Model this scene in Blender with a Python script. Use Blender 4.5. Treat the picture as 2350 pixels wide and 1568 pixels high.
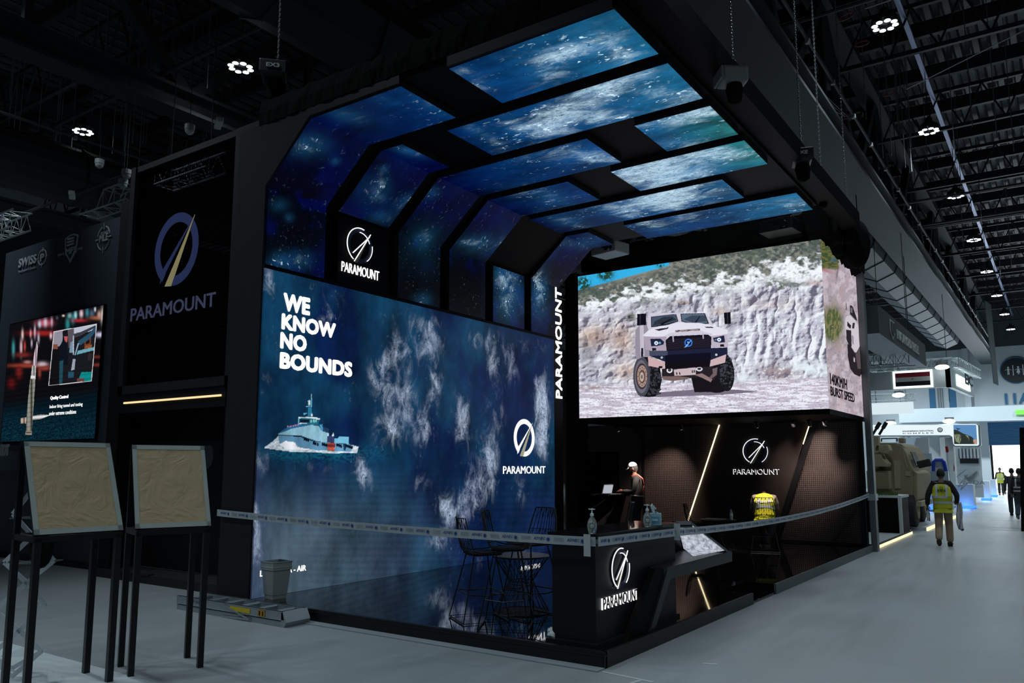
import bpy, math, random
import numpy as np
from mathutils import Vector, Matrix
for o in list(bpy.data.objects): bpy.data.objects.remove(o, do_unlink=True)
SC = bpy.context.scene
COL = SC.collection
random.seed(7)
PI = math.pi
# ------------------------------------------------------------------ camera
F_PX, CXP, CYP = 1828.45, 1175.0, 835.0
_yaw, _pitch, _roll = math.radians(34.6722), math.radians(7.36502), math.radians(0.03286)
_f = Vector((-math.sin(_yaw)*math.cos(_pitch), math.cos(_yaw)*math.cos(_pitch), math.sin(_pitch)))
_r = Vector((math.cos(_yaw), math.sin(_yaw), 0)); _u = _r.cross(_f)
_r2 = _r*math.cos(_roll) + _u*math.sin(_roll); _u2 = _r2.cross(_f)
CAMP = Vector((0, 0, 1.8))
cd = bpy.data.cameras.new('camera'); cam = bpy.data.objects.new('camera', cd); COL.objects.link(cam)
cam.matrix_world = Matrix(((_r2.x, _u2.x, -_f.x, CAMP.x), (_r2.y, _u2.y, -_f.y, CAMP.y), (_r2.z, _u2.z, -_f.z, CAMP.z), (0, 0, 0, 1)))
cd.sensor_width = 36; cd.lens = F_PX/2350*36; cd.shift_y = (CYP-784)/2350; cd.clip_start = .05; cd.clip_end = 400
SC.camera = cam
def on(px, py, ax, v):
    """point of the plane x/y/z = v seen at this place of the photograph"""
    d = _f + _r2*((px-CXP)/F_PX) - _u2*((py-CYP)/F_PX); i = 'xyz'.index(ax)
    return CAMP + d*((v-CAMP[i])/d[i])
def at(px, py, D): return CAMP+(_f+_r2*((px-CXP)/F_PX)-_u2*((py-CYP)/F_PX))*D
# ------------------------------------------------------------------ world and exposure
w = bpy.data.worlds.new('hall_ambience'); SC.world = w; w.use_nodes = True
w.node_tree.nodes['Background'].inputs[0].default_value = (.55, .75, 1, 1)
w.node_tree.nodes['Background'].inputs[1].default_value = 0.012
SC.view_settings.view_transform = 'Standard'; SC.view_settings.look = 'None'
SC.view_settings.exposure = 0.0; SC.view_settings.gamma = 1.0; SC.view_settings.use_curve_mapping = False
# ------------------------------------------------------------------ lamps of the hall (7.2 m grid, 12 m up) and added fill lights
LAMP_E = 640
def lamp_light(x, y, z=11.75, e=LAMP_E, cone=125):
    l = bpy.data.lights.new('high_bay_or_fill_light', 'SPOT'); l.energy = e; l.color = (.78, .92, 1)
    l.spot_size = math.radians(cone); l.spot_blend = .7; l.shadow_soft_size = .3
    o = bpy.data.objects.new('high_bay_or_fill_light', l); o.location = (x, y, z); COL.objects.link(o); return o
SEEN_LAMPS = [(-2.75, 12.05+7.17*k) for k in range(1, 9)] + [(-15.15, 10.8), (-24.1, 11.7)]
for x, y in SEEN_LAMPS: lamp_light(x, y, 10.8 if x == -15.15 else 11.75, e=230 if x == -15.15 else LAMP_E)
# rows of the same lamps outside the frame
for x, y in [(-2.75, 12.05), (4.4, 5), (4.4, 12), (4.4, 19), (4.4, 26), (4.4, 33), (4.4, 41), (4.4, 48), (-2.75, -2), (4.4, -2), (-9.9, -2), (11.6, 12), (11.6, 26), (11.6, -2)]:
    lamp_light(x, y)
for x, y, e in [(-16.8, 4.9, 1100), (-9.9, 4.0, 500), (-24, 4.9, 900), (-16.8, -2, 1100), (-9.9, 55, 5000), (-17, 55, 4000), (-9.9, 66, 5500), (-17, 66, 5000), (4.4, 66, 4500), (4.4, 55, 4000), (-2.75, 66, 1800), (-9.9, 41, 1500), (-2.75, 44, 1500)]:  # extra lights added to brighten the left stand and the far wall
    lamp_light(x, y, e=e, cone=168 if y > 60 else 125)
# daylight through the open freight door at the end of the hall
l = bpy.data.lights.new('door_daylight', 'AREA'); l.shape = 'RECTANGLE'; l.size = 8; l.size_y = 4.4; l.energy = 900; l.color = (.85, .94, 1)
o = bpy.data.objects.new('door_daylight', l); o.location = (-1.5, 74.0, 2.3); o.rotation_euler = (PI/2, 0, 0); COL.objects.link(o)
o.rotation_euler = (-PI/2, 0, 0)
# ------------------------------------------------------------------ materials
MATS = {}
def mat(name, col=(.5, .5, .5), rough=.5, metal=0., emit=0., ecol=None, noise=0., nscale=8., bump=0., spec=.5, trans=0., alpha=1., ior=1.45, coat=0.):
    if name in MATS: return MATS[name]
    m = bpy.data.materials.new(name); m.use_nodes = True; nt = m.node_tree; b = nt.nodes['Principled BSDF']
    I = b.inputs
    I['Base Color'].default_value = (*col, 1); I['Roughness'].default_value = rough; I['Metallic'].default_value = metal
    I['Specular IOR Level'].default_value = spec; I['IOR'].default_value = ior; I['Coat Weight'].default_value = coat
    I['Transmission Weight'].default_value = trans; I['Alpha'].default_value = alpha
    if emit: I['Emission Strength'].default_value = emit; I['Emission Color'].default_value = (*(ecol or col), 1)
    if noise or bump:
        tc = nt.nodes.new('ShaderNodeTexCoord'); n = nt.nodes.new('ShaderNodeTexNoise'); n.inputs['Scale'].default_value = nscale; n.inputs['Detail'].default_value = 5
        nt.links.new(tc.outputs['Object'], n.inputs['Vector'])
        if noise:
            mx = nt.nodes.new('ShaderNodeMix'); mx.data_type = 'RGBA'
            mx.inputs[6].default_value = (*[c*(1-noise) for c in col], 1); mx.inputs[7].default_value = (*[min(1, c*(1+noise)) for c in col], 1)
            nt.links.new(n.outputs['Fac'], mx.inputs[0]); nt.links.new(mx.outputs[2], I['Base Color'])
        if bump:
            bp = nt.nodes.new('ShaderNodeBump'); bp.inputs['Strength'].default_value = bump; bp.inputs['Distance'].default_value = .02
            nt.links.new(n.outputs['Fac'], bp.inputs['Height']); nt.links.new(bp.outputs['Normal'], I['Normal'])
    MATS[name] = m; return m
def emi(name, col, s=1.0):
    if name in MATS: return MATS[name]
    m = bpy.data.materials.new(name); m.use_nodes = True; nt = m.node_tree; nt.nodes.clear()
    e = nt.nodes.new('ShaderNodeEmission'); e.inputs[0].default_value = (*col, 1); e.inputs[1].default_value = s
    ou = nt.nodes.new('ShaderNodeOutputMaterial'); nt.links.new(e.outputs[0], ou.inputs[0]); MATS[name] = m; return m
def N(nt, t, **kw):
    n = nt.nodes.new(t)
    for k, v in kw.items():
        if k.startswith('i_'): n.inputs[int(k[2:]) if k[2:].isdigit() else k[2:].replace('_', ' ')].default_value = v
        else: setattr(n, k, v)
    return n
# ------------------------------------------------------------------ mesh helpers
def tag(o, label=None, cat=None, group=None, kind=None):
    if label: o['label'] = label
    if cat: o['category'] = cat
    if group: o['group'] = group
    if kind: o['kind'] = kind
    return o
def empty(name, loc=(0, 0, 0), rz=0., label=None, cat=None, group=None, kind=None):
    o = bpy.data.objects.new(name, None); o.empty_display_size = .1; COL.objects.link(o); o.location = loc; o.rotation_euler = (0, 0, rz)
    return tag(o, label, cat, group, kind)
class MB:
    def __init__(s): s.v = []; s.f = []
    def add(s, vs, fs):
        n = len(s.v); s.v += [tuple(p) for p in vs]; s.f += [tuple(i+n for i in f) for f in fs]; return s
    def box(s, a, b):
        x0, y0, z0 = [min(p, q) for p, q in zip(a, b)]; x1, y1, z1 = [max(p, q) for p, q in zip(a, b)]
        return s.add([(x0, y0, z0), (x1, y0, z0), (x1, y1, z0), (x0, y1, z0), (x0, y0, z1), (x1, y0, z1), (x1, y1, z1), (x0, y1, z1)],
                     [(0, 3, 2, 1), (4, 5, 6, 7), (0, 1, 5, 4), (1, 2, 6, 5), (2, 3, 7, 6), (3, 0, 4, 7)])
    def obox(s, c, ax, ay, az):
        """box round c with half vectors ax, ay, az"""
        c, ax, ay, az = map(Vector, (c, ax, ay, az)); P = [c+ax*i+ay*j+az*k for k in (-1, 1) for i, j in ((-1, -1), (1, -1), (1, 1), (-1, 1))]
        return s.add(P, [(0, 3, 2, 1), (4, 5, 6, 7), (0, 1, 5, 4), (1, 2, 6, 5), (2, 3, 7, 6), (3, 0, 4, 7)])
    def bar(s, p, q, w, h=None, up=(0, 0, 1)):
        p, q = Vector(p), Vector(q); d = (q-p); L = d.length; d.normalize(); upv = Vector(up)
        sd = d.cross(upv)
        if sd.length < 1e-4: sd = d.cross(Vector((1, 0, 0)))
        sd.normalize(); u = sd.cross(d); h = h or w
        return s.obox((p+q)/2, d*L/2, sd*w/2, u*h/2)
    def tube(s, pts, r, n=8, closed=False, cap=True):
        P = [Vector(p) for p in pts]; m = len(P); rr = r if hasattr(r, '__len__') else [r]*m; rings = []; pu = None
        for i in range(m):
            a = P[i-1] if (i or closed) else P[0]; b = P[(i+1) % m] if (i < m-1 or closed) else P[-1]; d = (b-a)
            if d.length < 1e-9: d = Vector((0, 0, 1))
            d.normalize()
            if pu is None: pu = d.cross(Vector((0, 0, 1)) if abs(d.z) < .9 else Vector((1, 0, 0))).normalized()
            else:
                pu = pu - d*pu.dot(d)
                pu = pu.normalized() if pu.length > 1e-6 else d.orthogonal().normalized()
            v = d.cross(pu); rings.append([P[i]+(pu*math.cos(2*PI*k/n)+v*math.sin(2*PI*k/n))*rr[i] for k in range(n)])
        vs = [p for g in rings for p in g]; fs = []
        for i in range(m if closed else m-1):
            for k in range(n):
                a, b = i*n, ((i+1) % m)*n; fs.append((a+k, a+(k+1) % n, b+(k+1) % n, b+k))
        if cap and not closed: fs += [tuple(range(n-1, -1, -1)), tuple(range((m-1)*n, m*n))]
        return s.add(vs, fs)
    def cyl(s, p, q, r, n=16): return s.tube([p, q], r, n)
    def lathe(s, prof, c=(0, 0, 0), n=20):
        """prof = (radius, z) pairs from bottom to top"""
        vs = [(c[0]+r*math.cos(2*PI*k/n), c[1]+r*math.sin(2*PI*k/n), c[2]+z) for r, z in prof for k in range(n)]; fs = []
        for i in range(len(prof)-1):
            for k in range(n): fs.append((i*n+k, i*n+(k+1) % n, (i+1)*n+(k+1) % n, (i+1)*n+k))
        fs += [tuple(range(n-1, -1, -1)), tuple(range((len(prof)-1)*n, len(prof)*n))]
        return s.add(vs, fs)
    def prism(s, pts, d):
        """polygon (3D points) pushed along vector d"""
        P = [Vector(p) for p in pts]; d = Vector(d); n = len(P)
        return s.add(P+[p+d for p in P], [tuple(range(n-1, -1, -1)), tuple(range(n, 2*n))]+[(i, (i+1) % n, n+(i+1) % n, n+i) for i in range(n)])
    def quad(s, a, b, c, d): return s.add([a, b, c, d], [(0, 1, 2, 3)])
    def ball(s, c, r, n=12, m=8, sc=(1, 1, 1)):
        prof = [(max(1e-4, math.sin(PI*i/m)), -math.cos(PI*i/m)) for i in range(m+1)]
        k = MB().lathe(prof, n=n); return s.add([(c[0]+p[0]*r*sc[0], c[1]+p[1]*r*sc[1], c[2]+p[2]*r*sc[2]) for p in k.v], k.f)
    def xf(s, M): s.v = [tuple(M @ Vector(p)) for p in s.v]; return s
    def build(s, name, m, parent=None, smooth=False, bevel=0., fix=True, **tg):
        me = bpy.data.meshes.new(name); me.from_pydata(s.v, [], s.f); me.update()
        if fix:
            import bmesh
            b = bmesh.new(); b.from_mesh(me); bmesh.ops.recalc_face_normals(b, faces=b.faces); b.to_mesh(me); b.free()
        if smooth:
            for p in me.polygons: p.use_smooth = True
        o = bpy.data.objects.new(name, me); COL.objects.link(o); me.materials.append(m)
        if parent: o.parent = parent
        if bevel:
            bv = o.modifiers.new('bevel', 'BEVEL'); bv.width = bevel; bv.segments = 2; bv.limit_method = 'ANGLE'
        if smooth:
            try: me.set_sharp_from_angle(angle=math.radians(40))
            except Exception: pass
        return tag(o, **tg)
def text(name, body, m, O, U, V, height, width=None, depth=.004, bold=0., parent=None, align='l', spacing=1., shear=0., **tg):
    """body written from O (lower left), U = reading direction, V = up; capital height = height"""
    c = bpy.data.curves.new(name, 'FONT'); c.body = body; c.size = 1; c.extrude = 0; c.offset = 0; c.space_character = spacing; c.resolution_u = 3; c.shear = shear
    t = bpy.data.objects.new(name+'_c', c); COL.objects.link(t); dg = bpy.context.evaluated_depsgraph_get(); dg.update()
    me = bpy.data.meshes.new_from_object(t.evaluated_get(dg)); bpy.data.objects.remove(t, do_unlink=True); bpy.data.curves.remove(c)
    V3 = np.array([v.co[:] for v in me.vertices]) if len(me.vertices) else np.zeros((1, 3)); polys = [tuple(p.vertices) for p in me.polygons]
    if bold > 0:                                                    # heavier strokes: the outline repeated in a small ring of offsets
        n0 = len(V3); sh = [(0, 0)]+[(bold*math.cos(a), bold*math.sin(a)) for a in [2*PI*k/8 for k in range(8)]]; polys = [tuple(i+n0*j for i in f) for j in range(len(sh)) for f in polys]; lift = [j*.0006 for j in range(len(sh)) for _ in range(n0)]; V3 = np.concatenate([V3+np.array((dx, dy, 0)) for dx, dy in sh])
    x0, x1 = V3[:, 0].min(), V3[:, 0].max(); y0 = V3[:, 1].min(); cap = V3[:, 1].max()-y0
    sy = height/cap; sx = sy if width is None else width/(x1-x0)
    W = (x1-x0)*sx; offx = {'l': 0, 'c': -W/2, 'r': -W}[align]
    O, U, V = Vector(O), Vector(U).normalized(), Vector(V).normalized(); Nn = U.cross(V)
    mb = MB(); vs = [O+U*((p[0]-x0)*sx+offx)+V*((p[1]-y0)*sy) for p in V3]
    fs = polys
    if bold <= 0: lift = [0.]*len(vs)
    if depth:
        n = len(vs); ec = {}
        for f in fs:
            for i in range(len(f)):
                e = (f[i], f[(i+1) % len(f)]); ec[e] = 1
        side = [(a, b, b+n, a+n) for (a, b) in ec if (b, a) not in ec]
        vs2 = [v+Nn*(depth+lf) for v, lf in zip(vs, lift)]; mb.add(vs+vs2, [tuple(reversed(f)) for f in fs]+[tuple(i+n for i in f) for f in fs]+side)
    else: mb.add(vs, fs)
    bpy.data.meshes.remove(me)
    return mb.build(name, m, parent, fix=False, **tg)
def copy_tree(o, parent=None):
    c = o.copy(); COL.objects.link(c)
    if parent: c.parent = parent
    for ch in list(o.children): copy_tree(ch, c)
    return c
# ------------------------------------------------------------------ numpy noise and pictures for the screens
_rs = np.random.RandomState(11)
_tab = _rs.rand(256, 256)
def vnoise(x, y):
    xi = np.floor(x).astype(int); yi = np.floor(y).astype(int); fx = x-xi; fy = y-yi; fx = fx*fx*(3-2*fx); fy = fy*fy*(3-2*fy)
    g = lambda a, b: _tab[a & 255, b & 255]
    return (g(xi, yi)*(1-fx)+g(xi+1, yi)*fx)*(1-fy)+(g(xi, yi+1)*(1-fx)+g(xi+1, yi+1)*fx)*fy
def fbm(x, y, o=5, g=.5):
    s = 0; a = 1; t = 0
    for k in range(o): s = s+a*vnoise(x*2**k+17*k, y*2**k+31*k); t += a; a *= g
    return s/t
def sst(a, b, x):
    t = np.clip((x-a)/(b-a), 0, 1); return t*t*(3-2*t)
def lin(c): return tuple(((v/255+.055)/1.055)**2.4 if v > 10 else v/255/12.92 for v in c)
def mixc(A, B, t): return A*(1-t[..., None])+np.array(B)*t[..., None]
def inpoly(X, Y, poly):
    r = np.zeros(X.shape, bool); n = len(poly)
    for i in range(n):
        x1, y1 = poly[i]; x2, y2 = poly[(i+1) % n]
        if y1 == y2: continue
        c = ((y1 > Y) != (y2 > Y)) & (X < (x2-x1)*(Y-y1)/(y2-y1)+x1); r ^= c
    return r
def grid_screen(name, O, U, V, nu, nv, colors, m, parent=None, **tg):
    """flat screen of nu x nv cells; colors[(nv+1),(nu+1),4] read by the screen's material"""
    O, U, V = (np.array(a, float) for a in (O, U, V)); uu, vv = np.meshgrid(np.linspace(0, 1, nu+1), np.linspace(0, 1, nv+1))
    co = (O+uu[..., None]*U+vv[..., None]*V).reshape(-1, 3).astype(np.float32); me = bpy.data.meshes.new(name)
    i, j = np.meshgrid(np.arange(nu), np.arange(nv)); a = (j*(nu+1)+i).ravel(); q = np.stack([a, a+1, a+nu+2, a+nu+1], 1).astype(np.int32)
    me.vertices.add(len(co)); me.vertices.foreach_set('co', co.ravel()); me.loops.add(q.size); me.loops.foreach_set('vertex_index', q.ravel())
    me.polygons.add(len(q)); me.polygons.foreach_set('loop_start', np.arange(0, q.size, 4, dtype=np.int32)); me.update(calc_edges=True)
    at = me.color_attributes.new('pic', 'FLOAT_COLOR', 'POINT'); c = np.ones((len(co), 4), np.float32); c[:, :colors.shape[-1]] = colors.reshape(-1, colors.shape[-1]); at.data.foreach_set('color', c.ravel())
    uv = me.uv_layers.new(name='UVMap'); uvs = np.stack([uu.ravel(), vv.ravel()], 1)[q.ravel()].astype(np.float32); uv.data.foreach_set('uv', uvs.ravel())
    o = bpy.data.objects.new(name, me); COL.objects.link(o); me.materials.append(m)
    if parent: o.parent = parent
    return tag(o, **tg)
# common materials
M_blk = mat('black_paint', (.003, .003, .0035), .6, spec=.12)
M_blk2 = mat('black_satin', (.010, .010, .012), .35, spec=.35)
M_char = mat('charcoal_panel', (.018, .018, .022), .6, noise=.12, nscale=5, spec=.2)
M_cloth = mat('black_cloth', (.008, .008, .008), .95, noise=.5, nscale=9, bump=.6, spec=.05)
M_dark = mat('dark_steel', (.03, .032, .036), .55, metal=.3)
M_alu = mat('aluminium', (.42, .47, .50), .42, metal=.75, noise=.12, nscale=14)
M_alu2 = mat('bright_aluminium', (.60, .66, .70), .45, metal=.15)
M_chain = mat('chain_steel', (.35, .36, .37), .4, metal=.8)
M_white = mat('white_plastic', (.62, .68, .70), .5)
M_logo = emi('white_sign_light', (1, 1, 1), 1.3)
M_navy = mat('navy_enamel', (.012, .016, .05), .4)
# ================================================================== HALL
def floor_mat():
    m = bpy.data.materials.new('polished_floor'); m.use_nodes = True; nt = m.node_tree; b = nt.nodes['Principled BSDF']; tc = N(nt, 'ShaderNodeTexCoord')
    n1 = N(nt, 'ShaderNodeTexNoise', i_Scale=.35, i_Detail=6.); n2 = N(nt, 'ShaderNodeTexNoise', i_Scale=26., i_Detail=4.)
    mp = N(nt, 'ShaderNodeMapping'); mp.inputs['Scale'].default_value = (3, .35, 1); n3 = N(nt, 'ShaderNodeTexNoise', i_Scale=2., i_Detail=5.)
    nt.links.new(tc.outputs['Object'], n1.inputs['Vector']); nt.links.new(tc.outputs['Object'], n2.inputs['Vector']); nt.links.new(tc.outputs['Object'], mp.inputs[0]); nt.links.new(mp.outputs[0], n3.inputs['Vector'])
    r = N(nt, 'ShaderNodeValToRGB'); r.color_ramp.elements[0].position = .3; r.color_ramp.elements[0].color = (.26, .29, .30, 1); r.color_ramp.elements[1].position = .75; r.color_ramp.elements[1].color = (.35, .385, .40, 1)
    ad = N(nt, 'ShaderNodeMath', operation='ADD'); nt.links.new(n1.outputs['Fac'], ad.inputs[0])
    ml = N(nt, 'ShaderNodeMath', operation='MULTIPLY'); ml.inputs[1].default_value = .35; nt.links.new(n3.outputs['Fac'], ml.inputs[0])
    s = N(nt, 'ShaderNodeMath', operation='ADD'); nt.links.new(ml.outputs[0], s.inputs[0]); ml2 = N(nt, 'ShaderNodeMath', operation='MULTIPLY'); ml2.inputs[1].default_value = .25; nt.links.new(n2.outputs['Fac'], ml2.inputs[0]); nt.links.new(ml2.outputs[0], s.inputs[1])
    nt.links.new(s.outputs[0], ad.inputs[1]); sb = N(nt, 'ShaderNodeMath', operation='SUBTRACT'); sb.inputs[1].default_value = .3; nt.links.new(ad.outputs[0], sb.inputs[0]); nt.links.new(sb.outputs[0], r.inputs[0]); nt.links.new(r.outputs[0], b.inputs['Base Color'])
    rr = N(nt, 'ShaderNodeMapRange'); rr.inputs[3].default_value = .3; rr.inputs[4].default_value = .55; nt.links.new(n3.outputs['Fac'], rr.inputs[0]); nt.links.new(rr.outputs[0], b.inputs['Roughness'])
    bp = N(nt, 'ShaderNodeBump', i_Strength=.12, i_Distance=.01); nt.links.new(n1.outputs['Fac'], bp.inputs['Height']); nt.links.new(bp.outputs[0], b.inputs['Normal'])
    b.inputs['Specular IOR Level'].default_value = .35
    return m
MB().box((-45, -6, -.2), (16, 90, 0)).build('floor', floor_mat(), kind='structure')
# floor tape marks near the corner of the platform
M_tape = mat('white_floor_tape', (.5, .55, .55), .6)
t = MB()
for a, b in [((1383, 1542), (1500, 1566)), ((1472, 1561), (1448, 1568)), ((1612, 1523), (1645, 1525))]:
    p, q = on(*a, 'z', .002), on(*b, 'z', .002); t.bar(p, q, .035, .002)
tag(t.build('floor_tape', M_tape), 'thin white tape lines stuck on the grey floor in front of the platform corner', 'tape')
# ---- ceiling: corrugated deck (ribs run along the hall) on purlins
M_deck = mat('roof_deck', (.06, .06, .07), .6, metal=.2, noise=.25, nscale=1.5)
d = MB(); zc = 15.0
for i in range(110):
    x = -40+i*.5
    d.quad((x, -6, zc), (x+.16, -6, zc), (x+.16, 78, zc), (x, 78, zc)); d.quad((x+.16, -6, zc), (x+.25, -6, zc-.16), (x+.25, 78, zc-.16), (x+.16, 78, zc))
    d.quad((x+.25, -6, zc-.16), (x+.41, -6, zc-.16), (x+.41, 78, zc-.16), (x+.25, 78, zc-.16)); d.quad((x+.41, -6, zc-.16), (x+.5, -6, zc), (x+.5, 78, zc), (x+.41, 78, zc))
d.box((-40, -6, 15.02), (15, 78, 15.2))
d.build('ceiling', M_deck, fix=False, kind='structure')
# ---- far wall with soffit, freight door
YW = 76.0
M_wall = mat('pale_wall_paint', (.42, .47, .50), .7, noise=.05, nscale=.3)
M_wall2 = mat('pale_wall_paint_warm', (.50, .50, .49), .7, noise=.05, nscale=.3)
def zz(py, px=2300, Y=YW): return on(px, py, 'y', Y).z
def xx(px, py=1000, Y=YW): return on(px, py, 'y', Y).x
ztop, zs1, zs0 = zz(800, 2250), zz(942, 2250), zz(970, 2250)
xd0, xd1 = xx(2272, 1050), xx(2372, 1050); zsh = zz(1022, 2300)
wl = MB().box((-45, YW, 0), (xd0, YW+.6, 11.6)).box((xd1, YW, 0), (16, YW+.6, 11.6)).box((xd0, YW, zs0), (xd1, YW+.6, 11.6))
wl.build('wall_far', M_wall, kind='structure')
MB().box((xx(2080), YW-3.2, zs0), (14, YW, zs1+.1)).build('trim_1', M_wall, kind='structure')           # soffit over the entrances
MB().box((xx(2222), YW-.5, zs1), (xx(2236), YW, 11.6)).build('trim_2', M_wall, kind='structure')
MB().box((-45, -6, 0), (-44.6, 78, 15)).build('wall_left', mat('dark_side_wall', (.02, .022, .026), .8), kind='structure')
sh = MB()
zt = zs0
for i in range(16):
    z0 = zsh+(zt-zsh)*i/16; z1 = zsh+(zt-zsh)*(i+1)/16; sh.box((xd0, YW+.1, z0+.02), (xd1, YW+.16, z1-.01)); sh.box((xd0, YW+.14, z0), (xd1, YW+.17, z1))
sh.build('door_1', mat('blue_shutter', (.03, .13, .28), .5), kind='structure')
MB().box((xd0, YW+3, -.05), (xd1, YW+3.1, zsh+2)).build('window_1', emi('daylight_outside', (.9, .97, 1), 2.6), kind='structure')
M_blue = mat('blue_vinyl', (.02, .12, .25), .6)
# white floor glare strips (film lines) on the far aisle come from the door light itself
# wall sign: round restroom sign, number 11
cx, cz = xx(2331, 850), zz(850, 2331); R = zz(820, 2331)-zz(850, 2331); R = abs(xx(2331, 850)-xx(2296, 850))
s = MB().cyl((cx, YW-.08, cz), (cx, YW, cz), R, 40); sg = s.build('restroom_sign', mat('sign_black', (.008, .014, .018), .5)); tag(sg, 'round black restroom sign with white figures high on the far wall', 'sign')
rg = MB().tube([(cx+R*math.cos(a), YW-.1, cz+R*math.sin(a)) for a in [2*PI*k/40 for k in range(40)]], R*.035, 6, closed=True).build('rim', M_blue, sg)
def figure(x, skirt):
    k = R*.5; f = MB(); f.cyl((x, YW-.12, cz+k*.45), (x, YW-.09, cz+k*.45), k*.14, 12)
    if skirt: f.prism([(x-.08*k, YW-.12, cz+.25*k), (x+.08*k, YW-.12, cz+.25*k), (x+.26*k, YW-.12, cz-.4*k), (x-.26*k, YW-.12, cz-.4*k)], (0, .03, 0))
    else: f.box((x-.13*k, YW-.12, cz-.15*k), (x+.13*k, YW-.09, cz+.27*k)).box((x-.13*k, YW-.12, cz-.65*k), (x-.02*k, YW-.09, cz-.1*k)).box((x+.02*k, YW-.12, cz-.65*k), (x+.13*k, YW-.09, cz-.1*k))
    f.bar((x-.1*k, YW-.105, cz+.22*k), (x-.45*k, YW-.105, cz+.02*k), .09*k, .03); f.bar((x+.1*k, YW-.105, cz+.22*k), (x+.45*k, YW-.105, cz+.02*k), .09*k, .03)
    if skirt: f.box((x-.1*k, YW-.12, cz-.65*k), (x-.02*k, YW-.09, cz-.4*k)).box((x+.02*k, YW-.12, cz-.65*k), (x+.1*k, YW-.09, cz-.4*k))
    return f
figure(xx(2314, 850), False).build('figure', M_white, sg); figure(xx(2337, 850), True).build('figure', M_white, sg); figure(xx(2358, 850), False).build('figure', M_white, sg)
MB().box((xx(2325, 850)-.03, YW-.12, cz-R*.4), (xx(2325, 850)+.03, YW-.09, cz+R*.4)).build('divider', M_white, sg); MB().box((xx(2348, 850)-.03, YW-.12, cz-R*.4), (xx(2348, 850)+.03, YW-.09, cz+R*.4)).build('divider', M_white, sg)
tt = text('hall_number', '11A', M_blue, (xx(2306, 915), YW-.06, zz(928, 2315)), (1, 0, 0), (0, 0, 1), zz(903, 2315)-zz(928, 2315), bold=.03, depth=.05); tag(tt, 'large blue number 11 painted on the far wall under the restroom sign', 'sign')
for i, (a, b) in enumerate([(2133, 2147), (2178, 2194)]):
    z0, z1 = zz(934), zz(897); o = MB().box((xx(a, 915), YW-.06, z0), (xx(b, 915), YW, z1+.6)).build('blue_banner', M_blue)
    tag(o, ['left narrow blue banner on the far wall below the flag sign', 'right narrow blue banner on the far wall below the flag sign'][i], 'banner', 'blue banners on the far wall')
for i, px in enumerate((2152, 2157, 2162, 2216, 2066, 2078)):
    o = MB().cyl((xx(px, 900), YW-.12, 2.5), (xx(px, 900), YW-.12, 11), .05, 6).build('conduit_pipe', mat('wall_conduit', (.25, .28, .30), .5)); tag(o, 'thin grey conduit running down the far wall between the blue banners' if i < 3 else ('thin grey conduit near the corner pier of the far wall' if i == 3 else 'thin grey conduit on the far wall left of the blue banners'), 'pipe', 'wall conduits' if i < 3 else ('wall conduits left' if i > 3 else None))
ex = MB().box((xx(2336, 954), YW-3.4, zz(958)), (xx(2362, 954), YW-3.25, zz(948))).build('exit_sign', emi('exit_green', (.25, .9, .15), 1.2)); tag(ex, 'small glowing green exit sign over the freight door', 'sign')
# ---- trusses running along the hall
M_steel = mat('roof_steel', (.026, .027, .032), .6, metal=.2)
M_steel2 = mat('grey_beam_paint', (.026, .031, .037), .6, metal=.1)
def truss_y(x, label, z=10.0, y0=-4, y1=74, w=1.05):
    r = empty('roof_truss', (x, y0, z), 0, label, 'roof truss')
    b = MB(); b.box((-w/2, 0, 0), (w/2, y1-y0, .09)); b.box((-.06, 0, .09), (.06, y1-y0, .5)); b.box((-w/2, 0, .5), (w/2, y1-y0, .58)); b.build('bottom_chord', M_steel2, r)
    MB().box((-.3, 0, 4.1), (.3, y1-y0, 4.5)).build('top_chord', M_steel, r)
    k = 0; y = 0.
    while y < y1-y0-7:
        g = MB(); g.bar((0, y, .5), (0, y+3.6, 4.2), .26, .26); g.bar((0, y+7.2, .5), (0, y+3.6, 4.2), .26, .26); g.bar((0, y+3.6, .5), (0, y+3.6, 4.2), .16, .16); g.build('web_member', M_steel, r); y += 7.2
    return r
truss_y(-4.62, 'long grey roof girder running above the right end of the arch towards the far wall')
truss_y(-16.6, 'long grey roof girder crossing above the dark logo tower', w=.6)
truss_y(-28.4, 'roof girder at the far left above the lit pipe', w=.6)
truss_y(7.2, 'roof girder above the aisle side at the far right', w=.6)
# cross trusses and purlins
k = 0
for i in range(24):
    y = 4+i*3.0
    b = MB().box((-38, -.09, 0), (12, .09, .45)); o = b.build('purlin', M_steel); o.location = (0, y, 14.35); tag(o, 'dark roof purlin spanning the hall under the corrugated deck', 'purlin', 'roof purlins')
    if i % 2 == 0:
        b = MB(); b.bar((-38, 0, 0), (12, 0, 0), .12, .12)
        for j in range(42): x = -38+j*1.2; b.bar((x, 0, 0), (x+.6, 0, 1.3), .05, .05); b.bar((x+.6, 0, 1.3), (x+1.2, 0, 0), .05, .05)
        b.bar((-38, 0, 1.3), (12, 0, 1.3), .12, .12); o = b.build('lattice_joist', M_steel); o.location = (0, y+.8, 12.9); tag(o, 'dark lattice joist spanning the hall roof', 'joist', 'roof lattice joists')
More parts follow.
